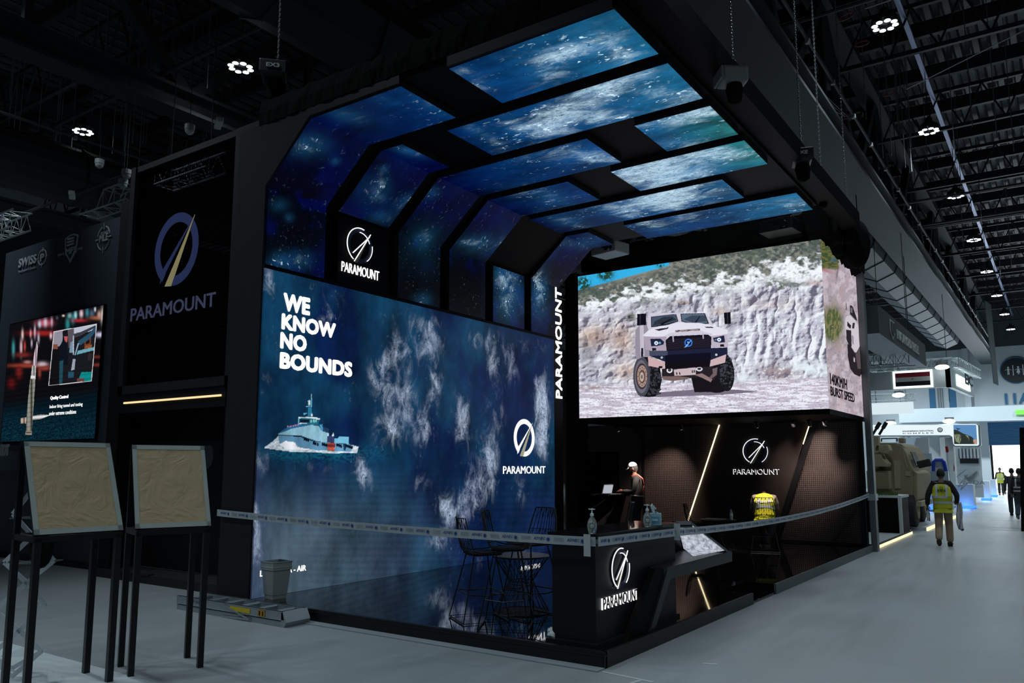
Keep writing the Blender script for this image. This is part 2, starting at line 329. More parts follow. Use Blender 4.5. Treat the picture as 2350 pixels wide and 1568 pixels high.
# ducts
def duct(x, z, r, y0, y1, label, m=M_steel2, n=8):
    d = MB(); d.tube([(0, 0, 0), (0, y1-y0, 0)], r, n); y = .8
    o = d.build('air_duct', m); o.location = (x, y0, z); tag(o, label, 'duct')
    while y < y1-y0: MB().tube([(0, y, 0), (0, y+.06, 0)], r*1.04, n).build('joint_ring', m, o); y += 2.4
    return o
M_duct = mat('blue_grey_duct', (.045, .06, .072), .6, metal=.1, noise=.15, nscale=.8)
duct(-6.1, 10.6, .95, 9, 60, 'wide faceted grey air duct hanging beside the girder above the arch', M_duct)
duct(-11.3, 10.6, .85, -2, 40, 'broad dark air duct above the left half of the arch', mat('dark_duct', (.028, .03, .036), .6))
duct(-22.5, 9.9, .8, -2, 30, 'dark round air duct at the upper left above the lit pipe', mat('dark_duct2', (.035, .04, .045), .6), 16)
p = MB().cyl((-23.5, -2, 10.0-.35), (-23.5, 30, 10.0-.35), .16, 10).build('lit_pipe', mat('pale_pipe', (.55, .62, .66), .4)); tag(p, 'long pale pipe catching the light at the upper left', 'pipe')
p = MB().box((-2.85, 8, 13.9), (-2.72, 75, 14.0)).build('light_track', mat('track_silver', (.25, .28, .42), .4, metal=.6)); tag(p, 'long thin silver track running over the row of ring lamps', 'track')
for i, (x, z, lb) in enumerate([(-18.9, 9.6, 'thin sprinkler pipe with clips running along the hall at the upper left'), (-12.6, 10.6, 'thin cable tray running along the hall beside the broad dark duct'), (-3.5, 9.9, 'thin cable run hugging the grey girder over the aisle')]):
    o = MB().cyl((x, -2, z), (x, 60, z), .035, 6).build('long_pipe', mat('pipe_grey', (.05, .05, .055), .6)); tag(o, lb, 'pipe')
    c = MB()
    for j in range(28): c.cyl((x, -1+j*2, z-.07), (x, -1+j*2, z+.02), .05, 8)
    c.build('pipe_clip', mat('clip_grey', (.3, .3, .31), .5), o, kind='stuff')
for i, (px, py, z) in enumerate([(327, 191, 10.9), (89, 308, 10.7), (560, 300, 9.2), (2100, 520, 11.8), (2200, 510, 11.5), (1800, 60, 12), (2060, 470, 10.8)]):
    y = on(px, py, 'z', z).y
    o = MB().cyl((-30, y, z), (10, y, z), .045, 6).build('cross_pipe', mat('pipe_grey', (.05, .05, .055), .6)); tag(o, 'thin pipe crossing the hall under the roof girders', 'pipe', 'cross pipes under the roof')
# hanging rods and wires
rnd = random.Random(3)
def wire(name, p, q, r, label, m=None, cat='wire', group=None, sag=0., n=12):
    P, Q = Vector(p), Vector(q); pts = [P.lerp(Q, t/n)+Vector((0, 0, -sag*4*(t/n)*(1-t/n))) for t in range(n+1)] if sag else [P, Q]
    o = MB().tube(pts, r, 5).build(name, m or mat('wire_grey', (.14, .14, .15), .5)); return tag(o, label, cat, group)
for i in range(64):
    px, py = (rnd.uniform(5, 540), rnd.uniform(180, 420)) if i < 40 else (rnd.uniform(1980, 2340), rnd.uniform(250, 640))
    z = 10.2+rnd.random()*1.2; q = on(px, py, 'z', z)
    wire('hanging_rod', (q.x, q.y, z), (q.x, q.y, 14.95), .012, 'thin rod hanging from the roof on the left side' if i < 40 else 'thin rod hanging from the roof over the aisle', group='rods left' if i < 40 else 'rods right', cat='rod')
# ---- ring lamps
def ring_lamp():
    r = empty('ring_lamp', (0, 0, 0), 0, cat='lamp')
    b = MB(); b.lathe([(.1, .42), (.16, .3), (.42, .16), (.44, .1), (.42, .06), (.05, .06)][::-1], n=24); b.build('lamp_body', mat('lamp_black', (.02, .02, .022), .5), r, smooth=True)
    MB().cyl((0, 0, .42), (0, 0, 3.1), .02, 6).build('suspension_rod', M_steel, r)
    for k in range(8):
        a = 2*PI*(k+.5)/8; x, y = .34*math.cos(a), .34*math.sin(a)
        l = MB().lathe([(.08, .0), (.115, .015), (.12, .06), (.06, .2)], (x, y, -.02), 16).build('lens_housing', mat('lamp_black', (.02, .02, .022), .5), r)
        MB().lathe([(.02, -.012), (.105, .0), (.10, .008)], (x, y, -.022), 16).build('lens', emi('lamp_lens', (.86, .95, 1), 9), l)
    return r
proto = None
LL = ['largest ring lamp at the upper right, nearest of the row over the aisle', 'second ring lamp from the top of the row over the aisle', 'third ring lamp of the row over the aisle', 'fourth ring lamp of the row over the aisle', 'fifth ring lamp of the row over the aisle', 'sixth ring lamp of the row, above the hanging banner', 'seventh ring lamp of the row over the aisle', 'last and smallest ring lamp of the row, just over the far wall', 'ring lamp left of the black chain hoist above the tower', 'ring lamp at the far left above the lit pipe']
for i, (x, y) in enumerate(SEEN_LAMPS):
    if proto is None: proto = ring_lamp(); o = proto
    else: o = copy_tree(proto)
    o.location = (x, y, 11.02 if i == 8 else 12.); o.scale = (.66, .66, 1.); o['label'] = LL[i]; o['group'] = 'ring lamps'
# ================================================================== MAIN STAND
Y0, XA, ZP = 6.6, -3.54, .14
# platform: glossy black tiles, black front section, notch, grey edge further on
def gloss_mat():
    m = bpy.data.materials.new('glossy_black_floor'); m.use_nodes = True; nt = m.node_tree; b = nt.nodes['Principled BSDF']; tc = N(nt, 'ShaderNodeTexCoord')
    br = N(nt, 'ShaderNodeTexBrick'); br.offset = 0; br.inputs['Scale'].default_value = 1.; br.inputs['Mortar Size'].default_value = .004; br.inputs['Brick Width'].default_value = 1.; br.inputs['Row Height'].default_value = 1.
    br.inputs['Color1'].default_value = (.004, .004, .0045, 1); br.inputs['Color2'].default_value = (.004, .004, .0045, 1); br.inputs['Mortar'].default_value = (.03, .03, .03, 1)
    nt.links.new(tc.outputs['Object'], br.inputs['Vector']); nt.links.new(br.outputs['Color'], b.inputs['Base Color'])
    n = N(nt, 'ShaderNodeTexNoise', i_Scale=1.5, i_Detail=6.); nt.links.new(tc.outputs['Object'], n.inputs['Vector']); r = N(nt, 'ShaderNodeMapRange'); r.inputs[3].default_value = .005; r.inputs[4].default_value = .06
    nt.links.new(n.outputs['Fac'], r.inputs[0]); nt.links.new(r.outputs[0], b.inputs['Roughness']); b.inputs['IOR'].default_value = 1.75
    return m
M_gloss = gloss_mat()
yn0, yn1, yend = on(1730, 1395, 'x', XA).y, on(1782, 1367, 'x', XA).y, 18.95
plat = empty('stand_platform', (-6, Y0, 0), 0, 'low glossy black platform of the arch stand with a grey rear edge', 'platform')
def chd(mb, name, m, par, **k):
    """build from world coordinates and keep them under a parent at par.location"""
    L = par.location if par.parent is None else par.location
    mb.v = [(p[0]-L[0], p[1]-L[1], p[2]-L[2]) for p in mb.v]; return mb.build(name, m, par, **k)
chd(MB().box((-9.3, Y0+.03, 0), (XA-.03, yn0, ZP)).box((-9.3, yn0, 0), (XA-.45, yn1, ZP)).box((-9.3, yn1, 0), (XA-.03, 18.9, ZP)), 'deck', M_gloss, plat)
chd(MB().box((-8.62, Y0-.02, 0), (XA, Y0+.03, ZP+.005)).box((XA-.03, Y0, 0), (XA, yn0, ZP+.005)).box((-8.62, Y0-.03, ZP-.035), (XA+.01, Y0, ZP-.02)), 'black_skirting', M_blk2, plat)
chd(MB().box((XA-.03, yn1, 0), (XA, yend, ZP+.003)), 'grey_skirting', mat('grey_skirting_paint', (.075, .09, .10), .45), plat)
chd(MB().box((XA-.45, yn0, .0), (XA-.02, yn1, .03)), 'notch_floor', M_gloss, plat)
chd(MB().box((-8.6, Y0-.16, 0), (XA, Y0-.02, .012)), 'carpet_curl', mat('grey_carpet_edge', (.25, .29, .31), .9), plat)
# ---- back side of everything: portal leg and arch
def rel(mb, par): mb.v = [(p[0]-par.location[0], p[1]-par.location[1], p[2]-par.location[2]) for p in mb.v]; return mb
arch = empty('video_arch', (-8.9, Y0, 0), 0, 'huge black arch with rows of glowing ocean video panels on its wall and ceiling', 'stand')
XW, ZC = -8.6, 6.29
leg = [(-9.24, Y0, 0), (XW, Y0, 0), (XW, Y0, 5.55), (-7.77, Y0, 6.32), (-6.2, Y0, 6.32), (-6.2, Y0, 6.42), (-9.2, Y0, 6.44)]
chd(MB().prism(leg, (0, .05, 0)), 'front_fascia', M_char, arch)
chd(MB().box((-9.24, Y0+.05, 0), (-8.72, 14.35, 6.44)), 'wall_core', M_blk, arch)
chd(MB().prism([(XW-.12, Y0+.05, 5.55), (-7.7, Y0+.05, 6.4), (-7.7, Y0+.05, 6.5), (-8.75, Y0+.05, 6.5), (-8.75, Y0+.05, 5.5)], (0, 7.5, 0)), 'corner_core', M_blk, arch)
chd(MB().box((-7.9, Y0+.03, 6.37), (-3.3, 14.2, 6.6)), 'ceiling_core', M_blk, arch)
chd(MB().box((-3.3, Y0-.02, 6.42), (-2.98, 16.2, 6.72)), 'side_beam', M_blk, arch)
chd(MB().box((-5.46, Y0-.01, 6.30), (-3.3, Y0+.03, 6.42)), 'front_fascia', M_char, arch)
chd(MB().box((-3.36, Y0-.01, 6.30), (-3.30, Y0+.03, 6.42)), 'fascia_cap', M_char, arch)
chd(MB().box((XW-.13, Y0+.05, 4.43), (XW-.005, 14.0, 4.475)), 'separator', M_blk, arch)
chd(MB().box((XW-.13, 13.97, .14), (XW-.01, 14.32, 5.2)), 'end_panel', M_blk, arch)
# cloth-wrapped truss over the arch
cl = MB(); rn = random.Random(5); nx = 90
ring = []
for i in range(nx+1):
    x = -8.78+(5.8)*i/nx; w0 = .03*math.sin(i*.9)+.025*rn.uniform(-1, 1)
    ring.append([(x, Y0-.02+rn.uniform(0, .02), 6.43), (x, Y0-.02+w0*.4, 6.6), (x, Y0+.02, 6.78+w0*.5), (x, Y0+.4, 6.80+w0*.4), (x, Y0+.42, 6.5)])
for i in range(nx):
    for j in range(4): cl.add([ring[i][j], ring[i+1][j], ring[i+1][j+1], ring[i][j+1]], [(0, 1, 2, 3)])
cl.add(ring[0], [(0, 1, 2, 3, 4)]); cl.add(ring[-1], [(0, 1, 2, 3, 4)])
tag(cl.build('cloth_wrapped_truss', M_cloth), 'long truss wrapped in wrinkled black cloth along the front top of the arch', 'truss')
# ---- screen materials
def ocean_mat(name, s=1.0, scale=2.2, foam=(.78, .86, .95), stretch=(1, 1, 1), fleck_amt=.6, bmin=.35, wk=1.):
    m = bpy.data.materials.new(name); m.use_nodes = True; nt = m.node_tree; nt.nodes.clear(); L = nt.links.new
    tc = N(nt, 'ShaderNodeTexCoord'); at = N(nt, 'ShaderNodeVertexColor', layer_name='pic'); mp = N(nt, 'ShaderNodeMapping'); mp.inputs['Scale'].default_value = stretch
    L(tc.outputs['Object'], mp.inputs[0])
    def nz(sc_, det, ro, di): n = N(nt, 'ShaderNodeTexNoise', i_Scale=sc_, i_Detail=det, i_Roughness=ro, i_Distortion=di); L(mp.outputs[0], n.inputs['Vector']); return n.outputs['Fac']
    def mr(src, a, b_, c=0., d=1., it='SMOOTHSTEP'): r = N(nt, 'ShaderNodeMapRange', interpolation_type=it); L(src, r.inputs[0]); r.inputs[1].default_value = a; r.inputs[2].default_value = b_; r.inputs[3].default_value = c; r.inputs[4].default_value = d; return r.outputs[0]
    def ma(op, x, y, z=None):
        n = N(nt, 'ShaderNodeMath', operation=op)
        for i_, v in enumerate((x, y, z)):
            if v is None: continue
            if isinstance(v, (int, float)): n.inputs[i_].default_value = v
            else: L(v, n.inputs[i_])
        return n.outputs[0]
    def ridge(sc_, w_): return mr(ma('ABSOLUTE', ma('SUBTRACT', nz(sc_, 4., .6, 1.6), .5), 0.), 0., w_, 1., 0., 'LINEAR')
    n3 = N(nt, 'ShaderNodeTexNoise', i_Scale=scale*.6, i_Detail=8., i_Roughness=.65); L(mp.outputs[0], n3.inputs['Vector'])
    A_ = at.outputs['Alpha']
    cloud = mr(ma('ADD', nz(scale*1.3, 10., .66, .8), ma('MULTIPLY', A_, .46)), .60, .98)
    rdg = ma('MAXIMUM', ridge(scale*2.6, .13), ma('MULTIPLY', ridge(scale*6., .14), .8))
    wisp = ma('MULTIPLY', cloud, ma('MULTIPLY_ADD', rdg, .85, .02)); wisp = ma('MULTIPLY', wisp, mr(A_, .03, .62, 0., wk))
    fleck = ma('MULTIPLY', mr(nz(scale*7., 3., .5, .6), .62, .69), ma('MULTIPLY', mr(nz(scale*1.1, 3., .5, 0.), .42, .62), fleck_amt))
    fleck = ma('MULTIPLY', fleck, mr(A_, .05, .4, .04, 1.))
    mu_o = ma('MINIMUM', ma('ADD', wisp, fleck), 1.)
    # base modulation
    bm = N(nt, 'ShaderNodeMapRange'); L(n3.outputs['Fac'], bm.inputs[0]); bm.inputs[1].default_value = .3; bm.inputs[2].default_value = .72; bm.inputs[3].default_value = bmin; bm.inputs[4].default_value = 1.6
    vm = N(nt, 'ShaderNodeVectorMath', operation='SCALE'); L(at.outputs['Color'], vm.inputs[0]); L(bm.outputs[0], vm.inputs['Scale'])
    mx = N(nt, 'ShaderNodeMix', data_type='RGBA'); L(mu_o, mx.inputs[0]); L(vm.outputs[0], mx.inputs[6]); mx.inputs[7].default_value = (*foam, 1)
    e = N(nt, 'ShaderNodeEmission'); L(mx.outputs[2], e.inputs[0]); e.inputs[1].default_value = s
    g = N(nt, 'ShaderNodeBsdfGlossy'); g.inputs['Roughness'].default_value = .4; g.inputs['Color'].default_value = (.03, .03, .03, 1); a2 = N(nt, 'ShaderNodeAddShader'); L(e.outputs[0], a2.inputs[0]); L(g.outputs[0], a2.inputs[1])
    ou = N(nt, 'ShaderNodeOutputMaterial'); L(a2.outputs[0], ou.inputs[0]); m.cycles.emission_sampling = 'NONE'; return m
def pic_mat(name, s=1.0):
    m = bpy.data.materials.new(name); m.use_nodes = True; nt = m.node_tree; nt.nodes.clear(); at = N(nt, 'ShaderNodeVertexColor', layer_name='pic')
    e = N(nt, 'ShaderNodeEmission'); nt.links.new(at.outputs['Color'], e.inputs[0]); e.inputs[1].default_value = s
    ou = N(nt, 'ShaderNodeOutputMaterial'); nt.links.new(e.outputs[0], ou.inputs[0]); m.cycles.emission_sampling = 'NONE'; return m
M_oc_arch = ocean_mat('ocean_video_arch', 1.0, 1.9, (.62, .86, 1.), (.75, 1.5, 1.5), 1.1, .25, 1.)
M_oc_wall = ocean_mat('ocean_video_wall', 1.0, 1.9, (.62, .74, .95), (1, 1.3, .8), .12)
def to_px(P):
    """photograph coordinates of points on a screen, used to lay out the picture on it"""
    P = P-np.array(CAMP); f, r, u = np.array(_f), np.array(_r2), np.array(_u2); w_ = P@f
    return CXP+F_PX*(P@r)/w_, CYP-F_PX*(P@u)/w_
def grid_pts(O, U, V, nu, nv):
    O, U, V = (np.array(a, float) for a in (O, U, V)); uu, vv = np.meshgrid(np.linspace(0, 1, nu+1), np.linspace(0, 1, nv+1)); return O+uu[..., None]*U+vv[..., None]*V
def blob(X, Y, b):
    x, y, rx, ry, a = b[:5]; an = math.radians(b[5]) if len(b) > 5 else 0; dx, dy = X-x, Y-y; c, s = math.cos(an), math.sin(an)
    return a*np.exp(-(((dx*c+dy*s)/rx)**2+((-dx*s+dy*c)/ry)**2))
# foam and light placed over the arch
A_BLOBS = [(1290, 130, 60, 25, .5, -15), (1340, 95, 60, 30, .25, 0), (1440, 140, 30, 25, .45), (1420, 90, 40, 60, .25, 40), (1100, 195, 30, 14, .4), (1060, 165, 30, 10, .4), (1270, 170, 40, 15, .3, -20), (1240, 160, 30, 30, .25),
 (1310, 245, 90, 34, .6, -20), (1400, 200, 70, 25, .45, -20), (1480, 165, 30, 15, .4), (1110, 310, 60, 16, .35, 30), (1180, 290, 60, 20, .3, 25), (1250, 300, 70, 22, .4), (1520, 215, 50, 20, .4), (1590, 205, 30, 20, .3), (1370, 270, 60, 20, .5),
 (1560, 265, 90, 24, .55, -10), (1620, 265, 50, 40, .4), (1330, 350, 60, 18, .4, 20), (1250, 360, 80, 20, .25), (1390, 360, 40, 14, .3), (1530, 375, 90, 28, .7, -8), (1470, 400, 70, 22, .7), (1640, 350, 80, 24, .6), (1590, 400, 80, 14, .5),
 (1270, 455, 60, 18, .35, 20), (1200, 440, 60, 20, .2), (1510, 460, 75, 26, .95, 0), (1550, 440, 60, 24, .8), (1300, 505, 60, 16, .45, 15), (1400, 480, 60, 18, .35), (1640, 430, 40, 12, .3), (1460, 505, 60, 12, .4, 20), (1570, 500, 60, 12, .3), (1830, 470, 40, 18, .35), (1500, 520, 60, 10, .3), (1700, 470, 80, 14, .12), (1380, 540, 30, 14, .3),
 (800, 265, 50, 16, .42, 15), (710, 335, 38, 24, .6), (850, 215, 60, 10, .2, 20), (640, 600, 30, 20, .45), (690, 595, 24, 20, .4), (1000, 245, 60, 14, .25, 25), (770, 370, 10, 8, .4), (935, 345, 40, 10, .5, 15), (880, 390, 10, 10, .6), (880, 420, 16, 16, .4), (870, 450, 14, 12, .4), (930, 465, 30, 16, .4, -30), (880, 500, 26, 14, .4), (855, 440, 40, 40, .2),
 (640, 470, 20, 14, .25), (665, 500, 10, 10, .3), (975, 545, 24, 24, .35), (970, 560, 60, 60, .12), (1100, 560, 40, 20, .45), (1070, 555, 30, 10, .3), (970, 690, 20, 16, .35), (985, 440, 20, 14, .4), (1165, 620, 30, 70, .55), (1190, 590, 40, 24, .5), (1150, 640, 20, 20, .4), (1170, 700, 30, 40, .45), (1240, 680, 20, 55, .6), (1230, 640, 16, 40, .35), (1340, 560, 30, 14, .35), (1290, 555, 20, 12, .3), (1260, 570, 16, 20, .25)]
D_BLOBS = [(680, 430, 70, 40, 1.6), (650, 480, 60, 30, 1.2), (700, 540, 60, 50, 1.3), (930, 600, 70, 90, 1.5), (1050, 620, 60, 90, 1.5), (905, 430, 40, 30, .9), (1030, 520, 60, 40, .9), (1100, 500, 50, 30, .8), (1070, 480, 40, 40, .7), (1290, 640, 40, 60, .7)]
def arch_color(P):
    X, Y = to_px(P); xs, ys, zs = P[..., 0], P[..., 1], P[..., 2]
    nz = fbm(ys*1.1+xs*.9+5, zs*1.2+ys*.4, 5); t = sst(-8.2, -4.2, xs+1.6*(nz-.5))
    C = mixc(np.array(lin((0, 4, 52))), lin((4, 62, 118)), t); C = mixc(C, lin((28, 112, 150)), sst(-5.4, -3.2, xs)*.7)
    C = mixc(C, lin((40, 140, 110)), sst(-4.3, -3.3, xs)*sst(8.8, 9.6, ys)*(1-sst(11, 12, ys))*.55)
    wl = 1-sst(-8.6, -7.9, xs); dk = np.clip(sst(.46, .56, fbm(ys*2.3+40, zs*2.6+11, 5))+sum(blob(X, Y, q) for q in D_BLOBS)*sst(.36, .5, fbm(ys*3.1+4, zs*3.3+xs*2, 4)), 0, 1); C = mixc(C, (.0002, .0004, .002), np.clip((.25+.75*wl)*dk, 0, 1)*.95)
    # very dark lower parts of the middle bands
    C = C*(1-.85*wl*sst(9.0, 9.5, ys)*(1-sst(11.5, 11.9, ys))*(1-sst(5.2, 5.6, zs)))[..., None]
    d = sum(blob(X, Y, b) for b in A_BLOBS)
    base = .02+.16*t+.12*(fbm(xs*2+3, ys*2, 3)-.5)
    dd = base+d*(.62+.18*t); dd = dd*(1-.75*np.clip(dk*(.2+.8*wl), 0, 1)*(1-np.clip(d*2, 0, 1)))
    C = mixc(C, lin((40, 120, 170)), np.clip(d*.4, 0, .4))
    return np.concatenate([C, np.clip(dd, 0, 1.2)[..., None]], -1)
def led(name, O, U, V, par, cell=.035, depth=(0, 0, .2), m=None, lab=None):
    """LED tile: black body with its glowing face"""
    U, V = Vector(U), Vector(V); nu, nv = max(2, int(U.length/cell)), max(2, int(V.length/cell)); P = grid_pts(O, U, V, nu, nv)
    body = MB(); d = Vector(depth); e = d.normalized()*.004; a = Vector(O)+e; body.prism([a, a+U, a+U+V, a+V], d)
    b = chd(body, name, M_char, par); L = par.location
    if lab: b['label'] = lab
    grid_screen('screen_face', np.array(O)-np.array(L), U, V, nu, nv, arch_color(P), m or M_oc_arch, b)
    return b
SEG = [[(-7.77, -6.2), (-5.46, -3.36)], [(-7.77, -7.36), (-6.55, -3.36)], [(-7.77, -5.13), (-4.40, -3.36)], [(-7.77, -6.2), (-5.44, -3.36)], [(-7.77, -4.15)], [(-7.77, -7.28), (-6.52, -3.36)]]
for k, segs in enumerate(SEG):
    ya = Y0+.03+1.295*k; yb = ya+1.05
    for a, b in segs: led('led_panel', (a, ya, ZC), (b-a, 0, 0), (0, yb-ya, 0), arch, depth=(0, 0, .1))
    if k != 4: led('led_panel', (XW+.001, ya, 5.55), (.83, 0, .74), (0, yb-ya, 0), arch, depth=(-.05, 0, .056))
    if k in (0, 2, 3, 4, 5): led('led_panel', (XW, ya, 4.48), (0, 0, 1.07), (0, yb-ya, 0), arch, depth=(-.1, 0, 0))
# black logo tile
def logo(mring, mneedle, mglow, C, U, V, r, par, glow=False, depth=.012, nm='logo_ring'):
    C, U, V = Vector(C), Vector(U).normalized(), Vector(V).normalized(); W = U.cross(V); Q = lambda x, y, h=0.: C+U*(x*r)+V*(y*r)+W*h
    rg = MB(); n = 60; a0, a1 = math.radians(262.6), math.radians(595.3); ri = .74
    vs = []
    for i in range(n+1):
        a = a0+(a1-a0)*i/n; vs += [Q(math.cos(a), math.sin(a)), Q(math.cos(a)*ri, math.sin(a)*ri), Q(math.cos(a), math.sin(a), depth), Q(math.cos(a)*ri, math.sin(a)*ri, depth)]
    fs = []
    for i in range(n): b = i*4; fs += [(b, b+4, b+5, b+1), (b+2, b+3, b+7, b+6), (b, b+2, b+6, b+4), (b+1, b+5, b+7, b+3)]
    fs += [(0, 1, 3, 2), (n*4, n*4+2, n*4+3, n*4+1)]; rg.add(vs, fs); L = Vector(par.location) if par else Vector((0, 0, 0))
    A = (.78, .82)
    rg.prism([Q(*A), Q(-.60, -.52), Q(-.68, -.88)], W*depth); rel_ = lambda mb: setattr(mb, 'v', [tuple(Vector(p)-L) for p in mb.v]) or mb
    o1 = rel_(rg).build(nm, mring, par)
    nd = MB().prism([Q(*A), Q(-.43, -.97), Q(-.13, -1)], W*(depth+.003)); o2 = rel_(nd).build('logo_needle', mneedle, par)
    if glow:
        g = MB(); tr = r*.03; pth = lambda a0, a1, R: [Q(R*math.cos(math.radians(a)), R*math.sin(math.radians(a)), depth+.01) for a in np.linspace(a0, a1, 34)]
        g.tube(pth(75, 240, 1.0), tr, 6); g.tube(pth(95, 20, .76), tr*.8, 6); g.tube(pth(20, -60, 1.0) if glow == 2 else pth(10, -55, .95), tr*.8, 6)
        g.tube([Q(*A, depth+.01), Q(-.43, -.97, depth+.01)], tr, 6); g.tube([Q(.7, .66, depth+.01), Q(-.55, -.52, depth+.01)], tr, 6); rel_(g).build('glow_line', mglow, par)
M_ring = mat('logo_blue_grey', (.02, .03, .075), .5); M_needle = mat('logo_sand', (.22, .21, .15), .5)
lt = Vector(on(825, 572, 'x', XW+.01)); yk = Y0+.03+1.295
lp = chd(MB().box((XW-.1, yk, 4.48), (XW, yk+1.05, 5.5)), 'logo_tile', M_blk, arch)
logo(M_ring, M_needle, M_logo, (XW+.005, lt.y, lt.z+.05), (0, 1, 0), (0, 0, 1), .27, arch, glow=1)
def rtext(par, *a, **k):
    o = text(*a, **k); L = par.location
    for v in o.data.vertices: v.co -= L
    o.parent = par; return o
b0, b1 = on(783, 610, 'x', XW), on(869, 631, 'x', XW)
rtext(arch, 'logo_lettering', 'PARAMOUNT', M_logo, (XW+.004, b0.y, 4.66), (0, 1, 0), (0, 0, 1), .15, b1.y-b0.y, depth=.012, bold=-.012)
# vertical lettering on the end panel
pz0, pz1 = on(1283, 915, 'x', XW).z, on(1283, 662, 'x', XW).z
rtext(arch, 'vertical_lettering', 'PARAMOUNT', M_logo, (XW+.0, 14.27, pz0), (0, 0, 1), (0, -1, 0), .25, pz1-pz0, depth=.01, bold=.02)
# ---- big wall screen
W_BLOBS = [(620, 650, 26, 50, .5), (640, 790, 40, 60, .25), (600, 900, 30, 50, .35), (870, 840, 26, 50, .6, 20), (920, 800, 40, 60, .35), (985, 790, 34, 50, .5), (905, 970, 26, 60, .65), (890, 900, 30, 40, .45), (960, 1000, 30, 60, .35), (985, 960, 26, 60, .3), (1055, 990, 24, 60, .6), (1130, 830, 16, 40, .4), (1170, 830, 30, 60, .4), (1240, 900, 22, 60, .6), (1235, 1010, 20, 60, .45), (1110, 900, 30, 60, .2),
 (830, 1085, 24, 50, .6, -20), (720, 1070, 50, 20, .35), (1090, 1130, 36, 60, .6, 10), (1050, 1185, 40, 36, .45), (1020, 1160, 26, 40, .4), (1130, 1090, 14, 60, .4), (1200, 1260, 30, 30, .3), (1090, 1280, 60, 30, .2), (600, 1060, 30, 40, .4), (590, 1250, 20, 90, .5), (580, 1180, 14, 60, .5), (650, 1330, 20, 20, .25), (750, 730, 40, 20, .3), (700, 660, 40, 40, .2), (1230, 790, 30, 20, .3), (980, 740, 40, 20, .3), (760, 690, 30, 50, .3), (830, 650, 30, 20, .3), (560, 720, 26, 60, .3), (1000, 880, 20, 50, .45), (940, 900, 20, 60, .5), (870, 1000, 20, 60, .45), (1060, 930, 16, 50, .4), (1120, 1020, 30, 60, .45), (1150, 950, 20, 40, .35), (1190, 1120, 30, 50, .35), (960, 1110, 26, 30, .35), (1250, 980, 14, 80, .5), (1100, 780, 50, 26, .4), (900, 720, 40, 24, .3), (800, 900, 14, 50, .25), (1010, 1240, 40, 30, .4)]
